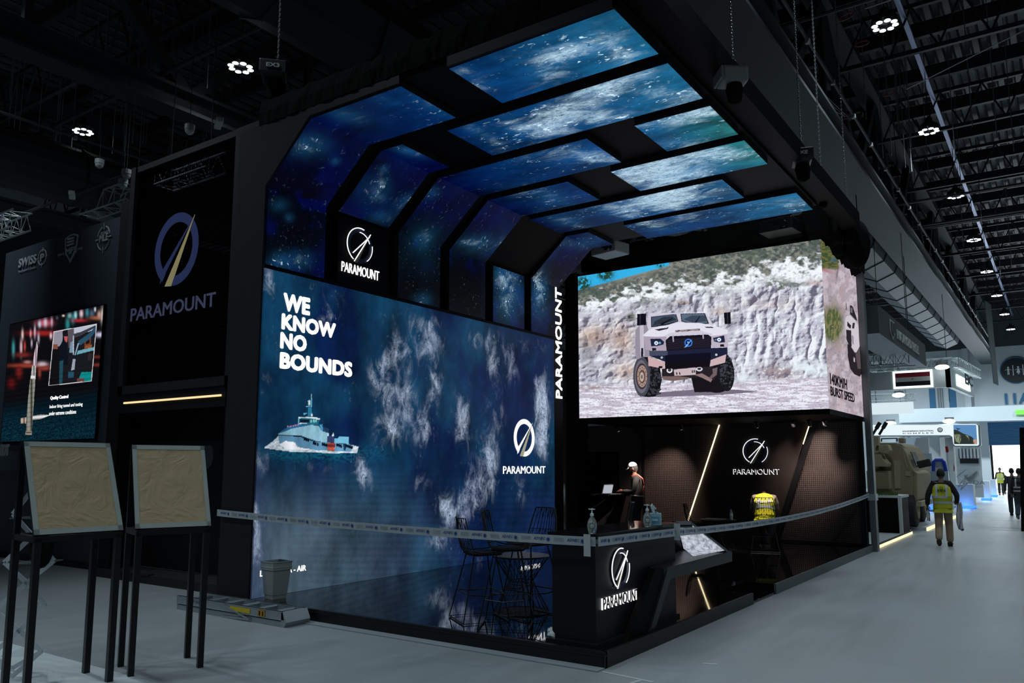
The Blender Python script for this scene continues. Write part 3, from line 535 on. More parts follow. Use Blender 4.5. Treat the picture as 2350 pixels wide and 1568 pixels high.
def wall_color(P):
    X, Y = to_px(P); nz = fbm(X/90., Y/130., 4); C = np.zeros(X.shape+(3,))+np.array(lin((9, 46, 76)))
    C = mixc(C, lin((4, 20, 66)), sst(.4, .62, fbm(X/110.+4, Y/260., 4))*.8); C = mixc(C, lin((14, 62, 92)), sst(.45, .7, nz)*.7)
    C = mixc(C, lin((70, 88, 100)), (1-sst(620, 1150, X))*sst(1040, 1260, Y)*.9); C = mixc(C, lin((20, 26, 70)), sst(1080, 1250, X)*sst(1050, 1200, Y)*.7); C = mixc(C, lin((60, 75, 120)), (1-sst(560, 640, X))*sst(950, 1100, Y)*.5)
    d = sum(blob(X, Y, b) for b in W_BLOBS); dd = .02+d*.95
    # patrol boat with its wake and sea around it
    bx = (X-590)*8.712; by = (Y-880)*8.712; nf = fbm(bx/40., by/26., 4)
    sea = np.clip(blob(bx, by, (1150, 1400, 1100, 150, 1.3)), 0, 1); C = mixc(C, lin((14, 92, 116)), sea*.75*sst(.35, .6, nf)); dd = dd*(1-np.clip(blob(bx, by, (1200, 900, 800, 520, 1.6)), 0, 1)*.8)
    def P_(poly, c, k=1.):
        m = inpoly(bx, by, poly)
        if m.any(): C[m] = C[m]*(1-k)+np.array(lin(c))*k; dd[m] = 0
    wk = inpoly(bx, by, [(130, 1290), (300, 1170), (420, 1060), (560, 1150), (1500, 1300), (1880, 1330), (1900, 1230), (2030, 1270), (2000, 1390), (1500, 1400), (1100, 1380), (700, 1370), (300, 1320)]); wa = np.clip(.55+.9*(nf-.35), 0, 1)
    C[wk] = mixc(C, lin((225, 240, 250)), wa)[wk]; dd[wk] = 0
    P_([(420, 1040), (870, 1070), (930, 1110), (1150, 1170), (1400, 1180), (1720, 1215), (1900, 1230), (1895, 1360), (1700, 1370), (1400, 1350), (1130, 1330), (820, 1280), (760, 1190), (560, 1170), (450, 1215)], (92, 142, 176))
    P_([(440, 1215), (480, 1200), (560, 1155), (700, 1165), (760, 1190), (780, 1260), (900, 1295), (1130, 1325), (900, 1330), (600, 1330)], (238, 244, 250))
    P_([(430, 1000), (560, 930), (760, 890), (1080, 830), (1240, 860), (1280, 950), (1400, 985), (1405, 1180), (1210, 1160), (1080, 1120), (880, 1045), (430, 1020)], (138, 186, 205)); P_([(400, 1020), (870, 1050), (875, 1070), (405, 1042)], (14, 18, 34))
    P_([(500, 940), (640, 870), (840, 800), (1040, 800), (1080, 832), (700, 905), (520, 975), (440, 1000)], (38, 96, 146))
    P_([(835, 690), (1255, 715), (1225, 830), (1080, 832), (840, 800)], (30, 104, 130)); P_([(828, 676), (1150, 672), (1262, 705), (1258, 722), (1040, 704), (830, 694)], (224, 238, 244)); P_([(860, 715), (1045, 735), (1040, 790), (860, 782)], (6, 30, 52)); P_([(840, 795), (1005, 795), (1000, 808), (840, 812)], (214, 232, 238))
    for q in (1062, 1118, 1165): P_([(q, 722), (q+32, 726), (q+32, 785), (q, 778)], (128, 190, 180))
    P_([(1012, 660), (1018, 480), (1085, 480), (1100, 600), (1110, 665)], (44, 130, 168)); P_([(1018, 350), (1045, 328), (1066, 350), (1064, 430), (1018, 430)], (196, 226, 232)); P_([(1076, 300), (1096, 300), (1096, 480), (1078, 480)], (96, 176, 204)); P_([(980, 452), (1060, 452), (1060, 466), (980, 466)], (150, 210, 220)); P_([(1082, 215), (1090, 215), (1094, 310), (1084, 310)], (170, 200, 214)); P_([(930, 600), (990, 590), (995, 606), (935, 640)], (110, 190, 214)); P_([(1075, 600), (1100, 600), (1115, 665), (1075, 665)], (206, 226, 232)); P_([(826, 690), (836, 690), (838, 810), (826, 810)], (150, 196, 210))
    P_([(1245, 820), (1310, 820), (1310, 960), (1280, 950)], (70, 150, 190)); P_([(1310, 880), (1440, 900), (1440, 980), (1310, 965)], (36, 66, 96)); P_([(1400, 985), (1440, 1000), (1430, 1060), (1400, 1060)], (190, 224, 236)); P_([(1490, 1060), (1525, 985), (1540, 1060)], (214, 230, 238)); P_([(1405, 1060), (1535, 1065), (1540, 1180), (1405, 1180)], (52, 66, 110)); P_([(1540, 1100), (1610, 1100), (1640, 1058), (1830, 1078), (1835, 1215), (1545, 1195)], (108, 176, 205)); P_([(1720, 1205), (1780, 1205), (1770, 1360), (1730, 1330)], (20, 50, 76))
    P_([(1415, 1190), (1560, 1190), (1550, 1360), (1400, 1340)], (120, 44, 48))
    for q in range(6):
        P_([(1420+q*24, 1190), (1432+q*24, 1190), (1424+q*24, 1224), (1412+q*24, 1224)], (232, 96, 66)); P_([(1420+q*24, 1280), (1434+q*24, 1280), (1412+q*24, 1352), (1398+q*24, 1346)], (236, 112, 78))
    for cx_, cy_, w_ in [(985, 1125, 3), (1175, 1210, 3), (1348, 1228, 3), (1640, 1245, 3), (1840, 1260, 4)]:
        for q in range(w_): xq = cx_+(q-(w_-1)/2)*38; yq = cy_+(q-1)*12; P_([(xq-18, yq-22), (xq, yq-38), (xq+18, yq-22), (xq+18, yq+22), (xq, yq+38), (xq-18, yq+22)], (8, 12, 26))
    for q in range(9): P_([(610+q*26, 850-q*4), (622+q*26, 850-q*4), (622+q*26, 880-q*4), (610+q*26, 880-q*4)], (190, 70, 70) if q % 2 else (190, 170, 210))
    # faint horizontal scan bands near the bottom
    C *= (1-.13*(np.sin(Y*.42) > .2)*sst(1050, 1110, Y)*sst(600, 800, X))[..., None]
    return np.concatenate([C, np.clip(dd, 0, 1.2)[..., None]], -1)
z0w, z1w, y1w = ZP+.002, 4.425, 13.96
ws = empty('wall_video_screen', (XW, Y0, ZP), 0, 'tall wall video screen showing dark ocean, a patrol boat and white slogan lettering', 'video screen')
chd(MB().box((XW-.12, Y0+.03, ZP+.0), (XW-.006, y1w+.02, 4.43)), 'screen_body', M_blk, ws)
NU, NV = 760, 440
P = grid_pts((XW, Y0+.03, z0w), (0, y1w-Y0-.03, 0), (0, 0, z1w-z0w), NU, NV)
grid_screen('screen_face', (0, .03, z0w-ZP), (0, y1w-Y0-.03, 0), (0, 0, z1w-z0w), NU, NV, wall_color(P), M_oc_wall, ws)
def wtext(body, px0, py0, px1, py1, ptop, m=M_logo, bold=.0, nm='slogan_lettering', **k):
    """lettering on the wall screen between two baseline points of the photograph"""
    a, b = on(px0, py0, 'x', XW), on(px1, py1, 'x', XW); t = on(px0, ptop, 'x', XW); d = b-a
    rtext(ws, nm, body, m, (XW+.003, a.y, a.z), (0, 1, 0), (0, 0, 1), t.z-a.z, d.y, depth=.003, bold=bold, **k)
def wline(body, px0, px1, pyb, pyt, **k):
    a = on(px0, pyb, 'x', XW); b_ = on(px1, pyb, 'x', XW); t = on(px0, pyt, 'x', XW)
    rtext(ws, 'slogan_lettering', body, M_logo, (XW+.003, a.y, a.z), (0, 1, 0), (0, 0, 1), t.z-a.z, b_.y-a.y, depth=.003, **k)
for body, x0, x1, yb, yt in [('WE', 649, 711, 713, 671), ('KNOW', 645, 770, 756, 718), ('NO', 642, 703, 800, 761), ('BOUNDS', 641, 808, 846, 807)]: wline(body, x0, x1, yb, yt, bold=.055, spacing=1.05)
wline('LAND - SEA - AIR', 596, 701, 1324, 1310, bold=.012)
M_wring = emi('screen_white', (.95, .97, 1), 1.1); M_wneed = emi('screen_sand', (.35, .33, .24), 1.)
c_ = on(1203, 1005, 'x', XW); rr_ = (on(1203, 962, 'x', XW).z-on(1203, 1048, 'x', XW).z)/2
logo(M_wring, M_wneed, M_logo, (XW+.003, c_.y, c_.z), (0, 1, 0), (0, 0, 1), rr_, ws, depth=.003)
wline('PARAMOUNT', 1154, 1251, 1088, 1070, bold=.005)
wline('PARAMOUNT', 1192, 1240, 1250, 1240, bold=.01); wline('www.paramountgroup.com', 1192, 1252, 1303, 1293)
# ---- corner video screen over the back of the stand
YS, YB, XS = 15.68, 18.4, -3.6
E1 = on(1883, 549, 'y', YS); zt, zb = E1.z, on(1904, 938, 'y', YS).z; xl = on(1328, 800, 'y', YS).x; xr = E1.x; ye = 18.8
cs = empty('corner_video_screen', (xr, YS, zb), 0, 'large bright corner video screen showing a white armoured truck in front of a quarry cliff', 'video screen')
chd(MB().box((xl-.05, YS+.012, zb-.1), (xr-.012, ye, zt+.05)).box((xl-.05, YS-.01, zb-.1), (xr+.0, YS+.012, zb-.005)).box((xr-.012, YS, zb-.1), (xr+.01, ye+.05, zb-.005)).box((xr-.012, ye, zb-.1), (xr+.01, ye+.06, zt+.02)), 'screen_body', M_blk, cs)
_B = lambda pts: [(1250+x/2.9375, 520+y/2.9375) for x, y in pts]
def quarry(P):
    X, Y = to_px(P); x = (X-1250)*2.9375; y = (Y-520)*2.9375       # close-up coordinates
    n = fbm(x/60., y/45., 6); n2 = fbm(x/14., y/10., 4); n3 = fbm(x/5., y/5., 3); one = np.zeros(x.shape+(3,))
    rdg = lambda v: 1-np.abs(2*v-1)
    wob = 60*(fbm(x/150., y/110., 3)-.5); flz = sst(860, 1120, x)*sst(430, 560, y+.1*(x-1200))*(1-sst(900, 1010, y))
    big = fbm((x+wob)/150., (y+wob)/95., 3); mid = rdg(fbm((x+wob*.5)/85., y/70., 3)); flu = rdg(fbm((x+wob+y*.12)/62., y/210.+3, 2))
    h = 3.0*big+1.5*mid*(1-.35*flz)+.16*fbm(x/12., y/9., 3)+flz*(1.1*flu+.07*np.abs(np.sin(y/8.+5*fbm(x/70., y/60., 2))))
    gy, gx = np.gradient(h); sx_ = np.abs(np.gradient(x, axis=1)).mean(); sy_ = np.abs(np.gradient(y, axis=0)).mean(); sh = np.clip(.55-(gx/sx_)*9.-(gy/sy_)*5.5*np.sign(np.gradient(y, axis=0).mean())*1., 0, 1.05)
    cliff = one+np.array(lin((104, 102, 122))); cliff = mixc(cliff, lin((196, 198, 212)), sst(.22, .55, sh)); cliff = mixc(cliff, lin((238, 244, 250)), sst(.55, .85, sh))
    ws_ = (blob(x, y, (330, 740, 120, 80, 1.))+blob(x, y, (530, 760, 80, 120, .9))+blob(x, y, (560, 980, 120, 60, .8))+blob(x, y, (1830, 375, 60, 24, 1.))+blob(x, y, (930, 515, 60, 12, 1.))+blob(x, y, (1180, 570, 60, 24, .8))+blob(x, y, (1500, 520, 260, 40, .35)))
    cliff = cliff*(1-np.clip(ws_, 0, 1)[..., None]*1.25*(1-np.array([.84, .66, .56])))
    cliff = cliff*(1-.45*np.clip(blob(x, y, (290, 860, 50, 110, 1.))+blob(x, y, (700, 860, 60, 120, .8))+blob(x, y, (1250, 640, 40, 60, .6)), 0, 1))[..., None]
    C = cliff
    bnd = 555-.13*(x-230)+90*(fbm(x/120., y*0+3, 3)-.5); up = 1-sst(-40, 40, y-bnd+40*(n-.5)); sc = one+np.array(lin((196, 206, 222))); sc = mixc(sc, lin((244, 249, 255)), sst(.3, .6, sh+.25)); sc = mixc(sc, lin((110, 112, 116)), sst(.55, .7, n2)*.45)
    C = C*(1-up[..., None])+sc*up[..., None]
    v = fbm(x/42.+2, y/26., 5); vline = 500-.19*(x-230)+110*(fbm(x/150.+8, y*0, 3)-.5); veg = sst(-.16, .12, (vline-y)/240.+(v-.5)*1.1+.05)
    veg = np.maximum(veg, np.clip(blob(x, y, (1560, 400, 80, 50, 1.2))+blob(x, y, (1700, 385, 70, 26, .8))+blob(x, y, (580, 610, 40, 24, 1.))+blob(x, y, (1750, 240, 80, 40, .7))+blob(x, y, (640, 480, 140, 70, .9))+blob(x, y, (870, 555, 60, 50, .7))+blob(x, y, (1180, 430, 120, 60, .5)), 0, 1)*sst(.42, .56, v))*.93
    vg = fbm(x/19., y/13., 5); vc = one+np.array(lin((74, 82, 76))); vc = mixc(vc, lin((126, 128, 112)), sst(.46, .66, vg)*.9); vc = mixc(vc, lin((30, 46, 42)), sst(.5, .36, vg) if False else (1-sst(.36, .47, vg))*.85); vc = mixc(vc, lin((34, 62, 42)), sst(.5, .6, fbm(x/60.+5, y/50.+5, 3))*.65); vc = mixc(vc, lin((140, 136, 122)), np.clip(blob(x, y, (620, 320, 220, 30, 1., -15)), 0, 1)*.6)
    C = C*(1-veg[..., None])+vc*veg[..., None]
    # sky
    sky = sst(-6, 6, (428-(x-230)*.27+10*(n3-.5)) - y)*(1-sst(830, 850, x)); C = C*(1-sky[..., None])+np.array(lin((52, 178, 232)))*sky[..., None]
    for tx, ty, ax_, ay_ in [(262, 385, 40, 42), (410, 322, 46, 36), (780, 262, 20, 14)]:
        tm = np.clip(blob(x, y, (tx, ty, ax_, ay_, 2.))*sst(.30, .55, fbm(x/12., y/12., 4)), 0, 1); C = mixc(C, lin((38, 72, 56)), tm)
    # ground
    gb = 1075-.035*(x-230)+14*(fbm(x/80., y*0+6, 3)-.5); g = sst(-8, 8, y-gb); gc = mixc(np.zeros(x.shape+(3,))+np.array(lin((196, 188, 205))), lin((238, 238, 248)), sst(.4, .62, fbm(x/70., y/9., 5))); gc = mixc(gc, lin((120, 112, 130)), sst(.60, .72, fbm(x/9., y/5., 3))*.6)
    C = C*(1-g[..., None])+gc*g[..., None]; heap = np.clip(blob(x, y, (1570, 985, 130, 45, 1.4))+blob(x, y, (330, 1085, 170, 18, 1.)), 0, 1)*sst(.3, .5, n2); C = mixc(C, lin((150, 128, 132)), heap*.8)
    wsn = np.clip(blob(x, y, (1800, 950, 120, 40, 1.2))+blob(x, y, (1330, 1020, 60, 30, 1.)), 0, 1); C = mixc(C, lin((232, 244, 250)), wsn*sst(.3, .5, n)*.9)
    shd = inpoly(x, y, [(600, 1135), (760, 1120), (1000, 1100), (1300, 1100), (1440, 1115), (1200, 1135), (760, 1150)]); C[shd] = C[shd]*.0+np.array(lin((120, 112, 130)))
    def q(pts, c, k=1.):
        m = inpoly(x, y, pts); C[m] = C[m]*(1-k)+np.array(lin(c))*k
    def el(cx_, cy_, rx, ry, c, a=0.):
        dx, dy = x-cx_, y-cy_; ca, sa = math.cos(a), math.sin(a); m = ((dx*ca+dy*sa)/rx)**2+((-dx*sa+dy*ca)/ry)**2 < 1; C[m] = np.array(lin(c)); return m
    # --- truck
    q([(600, 930), (640, 1140), (760, 1150), (1000, 1110), (1260, 1110), (1270, 900), (1000, 860)], (30, 26, 34), .0)
    el(1160, 1010, 118, 112, (22, 22, 28)); q([(985, 1010), (1180, 960), (1180, 1115), (1010, 1118)], (24, 22, 28))
    q([(790, 960), (1130, 940), (1165, 1000), (1140, 1040), (1060, 1010), (1000, 1020), (880, 1040), (790, 1020)], (38, 34, 40))
    # front right tyre (seen from the picture's right)
    el(1222, 985, 56, 126, (26, 27, 33), -.08)
    rr = np.random.RandomState(4)
    for i in range(70):
        a = rr.rand()*6.28; rad = math.sqrt(rr.rand()); el(1228+44*rad*math.cos(a), 985+112*rad*math.sin(a), 7, 6, (62, 64, 72))
    for i in range(36):
        a = rr.rand()*6.28; rad = math.sqrt(rr.rand()); el(1228+44*rad*math.cos(a), 985+112*rad*math.sin(a), 4, 6, (14, 14, 18))
    # front left tyre with wheel
    q([(650, 880), (720, 880), (775, 940), (790, 1030), (775, 1110), (745, 1148), (690, 1150), (640, 1145)], (22, 23, 28))
    for i in range(80):
        t_ = rr.rand(); yy = 900+t_*235; xx_ = 700+rr.rand()*82; el(xx_, yy, 8, 7, (58, 60, 68)) if abs(xx_-740) < 40 else None
    for i in range(30): el(705+rr.rand()*72, 905+rr.rand()*225, 3.5, 7, (12, 12, 16))
    el(654, 1012, 57, 135, (70, 72, 84), -.02); el(652, 1012, 44, 112, (108, 106, 120), -.02); el(655, 1010, 40, 88, (60, 52, 56)); el(657, 1010, 34, 74, (166, 140, 130)); el(657, 1012, 22, 46, (98, 76, 68)); el(655, 1014, 14, 32, (190, 172, 166)); el(655, 1014, 7, 14, (120, 100, 95))
    for i in range(12): a = i*PI/6; el(657+28*math.cos(a), 1011+60*math.sin(a), 3, 4.5, (90, 72, 68))
    # chassis, axle
    q([(870, 965), (1020, 950), (1018, 1000), (875, 1008)], (198, 180, 186)); q([(790, 1010), (900, 1010), (980, 1018), (960, 1030), (860, 1042), (800, 1034)], (120, 98, 95)); q([(1010, 1000), (1060, 990), (1130, 1030), (1120, 1050), (1060, 1020)], (142, 120, 120)); q([(1130, 960), (1165, 950), (1160, 1000), (1120, 1030), (1108, 1020), (1135, 990)], (110, 95, 100))
    for a_, b_ in [(885, 985), (905, 985), (990, 972), (1003, 970)]: q([(a_, b_), (a_+7, b_-4), (a_+11, b_+14), (a_+4, b_+16)], (30, 26, 32))
    el(842, 970, 20, 18, (225, 225, 235)); el(842, 968, 12, 11, (60, 52, 58)); el(1042, 962, 22, 14, (225, 225, 235)); el(1042, 960, 14, 8, (50, 44, 50))
    # body sides and cab
    q([(612, 700), (640, 665), (690, 640), (700, 700), (712, 830), (706, 880), (660, 880), (618, 900), (610, 820)], (150, 142, 158)); q([(640, 670), (668, 655), (672, 870), (644, 880)], (196, 188, 202)); q([(650, 820), (664, 820), (664, 880), (650, 880)], (28, 26, 36))
    q([(690, 668), (702, 590), (716, 582), (905, 582), (1085, 583), (1100, 600), (1135, 664), (1120, 700), (700, 700)], (205, 200, 215))
    q([(716, 608), (886, 590), (902, 640), (830, 664), (717, 680)], (28, 32, 42)); q([(722, 612), (882, 594), (896, 637), (828, 655), (722, 672)], (72, 84, 104)); q([(915, 588), (1080, 585), (1108, 655), (1000, 664), (922, 640)], (28, 32, 42)); q([(921, 592), (1075, 590), (1098, 650), (1000, 656), (928, 636)], (92, 108, 128))
    q([(740, 640), (800, 610), (860, 606), (890, 630), (800, 655), (730, 668)], (44, 52, 66)); q([(935, 625), (990, 600), (1080, 600), (1090, 640), (1000, 650)], (60, 72, 90)); q([(780, 655), (860, 618), (864, 622), (790, 664)], (16, 18, 24)); q([(1010, 650), (1044, 604), (1048, 606), (1016, 656)], (16, 18, 24))
    q([(624, 590), (684, 586), (684, 664), (622, 668)], (18, 16, 26)); q([(640, 590), (648, 590), (646, 664), (640, 666)], (52, 48, 66)); q([(1207, 582), (1252, 576), (1256, 655), (1214, 660)], (18, 18, 26)); q([(1228, 580), (1234, 580), (1238, 656), (1232, 656)], (52, 48, 66))
    # bonnet
    q([(700, 700), (740, 684), (830, 664), (900, 648), (1040, 650), (1110, 662), (1180, 680), (1236, 700), (1232, 730), (1120, 740), (800, 748), (690, 745), (660, 735)], (226, 224, 238)); q([(880, 700), (1046, 688), (1048, 712), (882, 722)], (92, 78, 84))
    for i in range(5): q([(884, 702+i*4), (1044, 690+i*4), (1044, 691.5+i*4), (884, 703.5+i*4)], (190, 170, 175))
    q([(740, 694), (824, 682), (836, 676), (830, 690), (770, 704)], (40, 38, 48)); q([(1078, 676), (1130, 676), (1142, 684), (1090, 684)], (40, 38, 48)); q([(846, 716), (1050, 700), (1080, 712), (1130, 724), (1120, 738), (860, 752), (800, 742)], (206, 202, 218)); q([(690, 745), (820, 742), (820, 752), (690, 757)], (160, 152, 170))
    # nose, grille, lamps
    q([(668, 740), (820, 748), (820, 838), (740, 840), (708, 832), (680, 830)], (172, 160, 178)); q([(1120, 738), (1232, 726), (1238, 800), (1230, 830), (1124, 828)], (188, 178, 196))
    q([(815, 768), (845, 740), (1100, 728), (1124, 745), (1122, 822), (822, 838)], (20, 18, 28))
    for i in range(11): q([(826, 762+i*6.6), (1118, 744+i*6.8), (1118, 746+i*6.8), (826, 764+i*6.6)], (52, 46, 62))
    q([(712, 758), (780, 756), (806, 778), (800, 796), (760, 806), (718, 808)], (30, 36, 62)); q([(1134, 752), (1210, 734), (1216, 780), (1186, 784), (1142, 776)], (30, 36, 62))
    el(752, 786, 13, 13, (235, 245, 255)); el(752, 786, 6, 6, (90, 130, 180)); el(776, 785, 8, 8, (110, 160, 200)); el(1176, 763, 13, 13, (235, 245, 255)); el(1176, 763, 6, 6, (90, 130, 180)); el(1152, 764, 8, 8, (90, 110, 150))
    el(969, 784, 27, 27, (60, 118, 215)); el(969, 784, 19, 19, (16, 20, 48)); q([(985, 766), (992, 762), (958, 812), (938, 818)], (120, 180, 240)); el(966, 780, 6, 6, (120, 170, 235))
    q([(724, 820), (750, 818), (752, 836), (726, 838)], (30, 26, 32)); q([(1182, 796), (1208, 793), (1210, 810), (1184, 812)], (30, 26, 32)); q([(860, 735), (868, 730), (872, 775), (864, 780)], (180, 170, 186)); q([(1062, 722), (1070, 718), (1074, 755), (1066, 760)], (180, 170, 186))
    # bumper
    q([(706, 838), (820, 838), (1124, 820), (1232, 816), (1232, 862), (1222, 880), (1110, 905), (812, 912), (706, 872)], (30, 34, 58)); q([(706, 838), (830, 840), (828, 870), (706, 872)], (70, 76, 96)); q([(812, 868), (1120, 850), (1118, 905), (812, 912)], (16, 18, 34)); q([(810, 912), (1116, 900), (1116, 945), (812, 962)], (20, 16, 24))
    q([(696, 876), (812, 916), (806, 960), (700, 940)], (205, 172, 176)); q([(1120, 900), (1224, 862), (1216, 918), (1112, 945)], (205, 176, 182)); el(789, 884, 8, 8, (180, 190, 200)); el(1157, 865, 8, 8, (190, 200, 210)); q([(768, 942), (794, 940), (794, 956), (768, 958)], (26, 22, 26))
    C = C*(.93+.14*n3)[..., None]
    return np.clip(C, 0, 1.2)
M_pic = pic_mat('quarry_video', 1.0)
NU, NV = 900, 540
P = grid_pts((xl, YS, zb), (xr-xl, 0, 0), (0, 0, zt-zb), NU, NV)
grid_screen('front_screen', (xl-xr, 0, 0), (xr-xl, 0, 0), (0, 0, zt-zb), NU, NV, quarry(P), M_pic, cs, label='wide front screen face with the truck picture')
def side(P):
    X, Y = to_px(P); x = (X-1250)*2.9375; y = (Y-520)*2.9375; n = fbm(x/30., y/40., 5); n2 = fbm(x/8., y/14., 4)
    C = mixc(np.zeros(x.shape+(3,))+np.array(lin((172, 160, 170))), lin((198, 186, 196)), sst(.4, .62, n)); C = mixc(C, lin((120, 104, 112)), sst(.6, .74, n2)*.5); C = mixc(C, lin((190, 150, 150)), sst(.5, .7, fbm(x/40.+3, y/90., 3))*.3)
    g = 1-sst(-12, 14, y-(290-.0*x)-20*(n-.5)); g = g*(1-sst(1975, 1995, x+20*(n2-.5))); gc = mixc(np.zeros(x.shape+(3,))+np.array(lin((62, 80, 52))), lin((108, 104, 62)), sst(.4, .6, fbm(x/20., y/9., 4))); gc = mixc(gc, lin((58, 92, 120)), np.clip(blob(x, y, (1950, 225, 18, 14, 1.)), 0, 1)); C = C*(1-g[..., None])+gc*g[..., None]
    g = np.clip(blob(x, y, (1940, 660, 62, 110, 1.8)), 0, 1)*sst(-20, 20, x*.6+y-1605); g = np.clip(g*1.2, 0, 1)*sst(.3, .5, n2+.2); C = C*(1-g[..., None])+mixc(np.zeros(x.shape+(3,))+np.array(lin((78, 92, 58))), lin((128, 124, 84)), sst(.4, .6, fbm(x/9., y/26., 3)))*g[..., None]
    C = mixc(C, lin((190, 110, 115)), np.clip(blob(x, y, (1900, 300, 40, 9, .8, 20)), 0, 1)); C = mixc(C, lin((110, 92, 96)), np.clip(blob(x, y, (1972, 320, 6, 40, .9, 8)), 0, 1))
    def q(pts, c):
        m = inpoly(x, y, pts); C[m] = np.array(lin(c))
    q([(2030, 505), (2034, 520), (2036, 570), (2031, 560)], (50, 44, 50)); q([(2058, 528), (2076, 540), (2098, 600), (2108, 640), (2090, 625), (2058, 590)], (40, 38, 46)); q([(2063, 545), (2075, 552), (2075, 585), (2063, 578)], (110, 110, 120)); q([(2024, 640), (2034, 605), (2060, 600), (2090, 630), (2110, 660), (2125, 860), (2100, 850), (2050, 800), (2030, 740)], (205, 198, 208)); q([(2032, 695), (2066, 700), (2070, 810), (2050, 800), (2034, 760)], (44, 40, 48)); q([(2040, 640), (2066, 668), (2062, 690), (2040, 672)], (40, 38, 44)); q([(2076, 650), (2092, 648), (2086, 690), (2072, 686)], (50, 48, 56)); q([(2040, 790), (2060, 800), (2090, 850), (2120, 850), (2138, 990), (2125, 1012), (2090, 1000), (2060, 960), (2044, 880)], (42, 36, 40)); q([(2095, 860), (2128, 800), (2135, 960), (2110, 960)], (88, 76, 80)); q([(2082, 880), (2092, 890), (2092, 916), (2083, 912)], (190, 180, 190)); q([(2068, 730), (2082, 740), (2084, 800), (2074, 790)], (150, 140, 152))
    return np.clip(C*(.95+.1*n2)[..., None], 0, 1)
P = grid_pts((xr, YS, zb), (0, ye-YS, 0), (0, 0, zt-zb), 200, 260)
# side face top drops a little at the far end, as in the photograph it is the same height
grid_screen('side_screen', (0, 0, 0), (0, ye-YS, 0), (0, 0, zt-zb), 200, 260, side(P), M_pic, cs, label='narrow side screen face towards the aisle')
def stext(body, px0, px1, pyb, pyt):
    a = on(px0, pyb, 'x', xr); b_ = on(px1, pyb, 'x', xr); t = on(px0, pyt, 'x', xr); rtext(cs, 'screen_lettering', body, emi('screen_black', (.012, .008, .01), 1), (xr+.003, a.y, a.z), (0, 1, 0), (0, 0, 1), t.z-a.z, b_.y-a.y, depth=.002, bold=.02)
stext('140KM/H', 1905, 1943, 882, 856); stext('BURST SPEED', 1906, 1960, 908, 886)
# black cloth-covered truss above the corner screen, and the black column beside it
t = MB(); rn = random.Random(9)
def wrapped(p, q, w, h, n, name, lab, am=.05):
    mb = MB(); P, Q = Vector(p), Vector(q); d = (Q-P).normalized(); sd = d.cross(Vector((0, 0, 1))).normalized(); R = []
    for i in range(n+1):
        c = P.lerp(Q, i/n); g = [c+sd*(a*w/2)+Vector((0, 0, b*h/2)) for a, b in [(-1, -1), (-1.02, 0), (-1, 1), (0, 1.03), (1, 1), (1.02, 0), (1, -1), (0, -1.03)]]; R.append([x_+Vector((rn.uniform(-am, am)*.4, rn.uniform(-am, am)*.4, rn.uniform(-am, am))) for x_ in g])
    vs = [x_ for g in R for x_ in g]; fs = [(i*8+k, i*8+(k+1) % 8, (i+1)*8+(k+1) % 8, (i+1)*8+k) for i in range(n) for k in range(8)]+[tuple(range(7, -1, -1)), tuple(range(n*8, n*8+8))]
    mb.add(vs, fs); o = mb.build(name, M_cloth, smooth=True); return tag(o, lab, 'truss')
wrapped((-8.9, 15.9, zt+.33), (xr+.15, 15.9, zt+.33), .45, .5, 40, 'cloth_wrapped_truss', 'black cloth-wrapped truss running over the top of the corner screen', .03)
wrapped((xr+.02, 15.3, zt+.42), (xr-.05, 18.9, zt+.25), .42, .75, 24, 'cloth_wrapped_truss', 'sagging black cloth bundle over the side face of the corner screen', .1)
cb = MB().ball((0, 0, 0), .34, 14, 10, (.8, .9, 1.5)).build('cloth_bag', M_cloth, smooth=True); p = on(1965, 560, 'y', 16.9); cb.location = p; tag(cb, 'black cloth bag hanging under the chain hoist at the screen corner', 'bag')
xcl = on(1297, 800, 'y', YS).x
o = MB().box((xcl, YS+.02, ZP), (xl-.06, YS+.5, zt+.1)).build('black_column', M_blk); tag(o, 'tall black column at the left edge of the corner screen', 'column')
# ---- ground-floor room under the corner screen
XBL = on(1297, 1100, 'y', YB).x
bw = empty('back_partition', (-7, YB, ZP), 0, 'dark brown partition wall under the corner screen with slanted light strips and logo', 'partition wall')
def mesh_mat():
    m = bpy.data.materials.new('dark_led_mesh'); m.use_nodes = True; nt = m.node_tree; b = nt.nodes['Principled BSDF']; tc = N(nt, 'ShaderNodeTexCoord')
    br = N(nt, 'ShaderNodeTexBrick'); br.offset = 0; br.inputs['Scale'].default_value = 1.; br.inputs['Mortar Size'].default_value = .007; br.inputs['Mortar Smooth'].default_value = .3; br.inputs['Brick Width'].default_value = .043; br.inputs['Row Height'].default_value = .043
    br.inputs['Color1'].default_value = (.085, .066, .060, 1); br.inputs['Color2'].default_value = (.075, .058, .054, 1); br.inputs['Mortar'].default_value = (.012, .009, .008, 1)
    mp = N(nt, 'ShaderNodeMapping'); mp.inputs['Rotation'].default_value = (PI/2, 0, 0); nt.links.new(tc.outputs['Object'], mp.inputs[0]); nt.links.new(mp.outputs[0], br.inputs['Vector']); nt.links.new(br.outputs['Color'], b.inputs['Base Color']); b.inputs['Roughness'].default_value = .42
    bp = N(nt, 'ShaderNodeBump', i_Strength=.5, i_Distance=.01); nt.links.new(br.outputs['Fac'], bp.inputs['Height']); bp.invert = True; nt.links.new(bp.outputs[0], b.inputs['Normal']); return m
M_mesh = mesh_mat(); M_brown = mat('dark_brown_panel', (.045, .035, .031), .5, noise=.05, spec=.3)
ZT = 2.86
A1, A2 = on(1652, 975, 'y', YB), on(1578, 1205, 'y', YB); B1, B2 = on(1868, 965, 'y', YB), on(1776, 1245, 'y', YB)
ex = lambda a, b, z: a.x+(b.x-a.x)*(z-a.z)/(b.z-a.z)
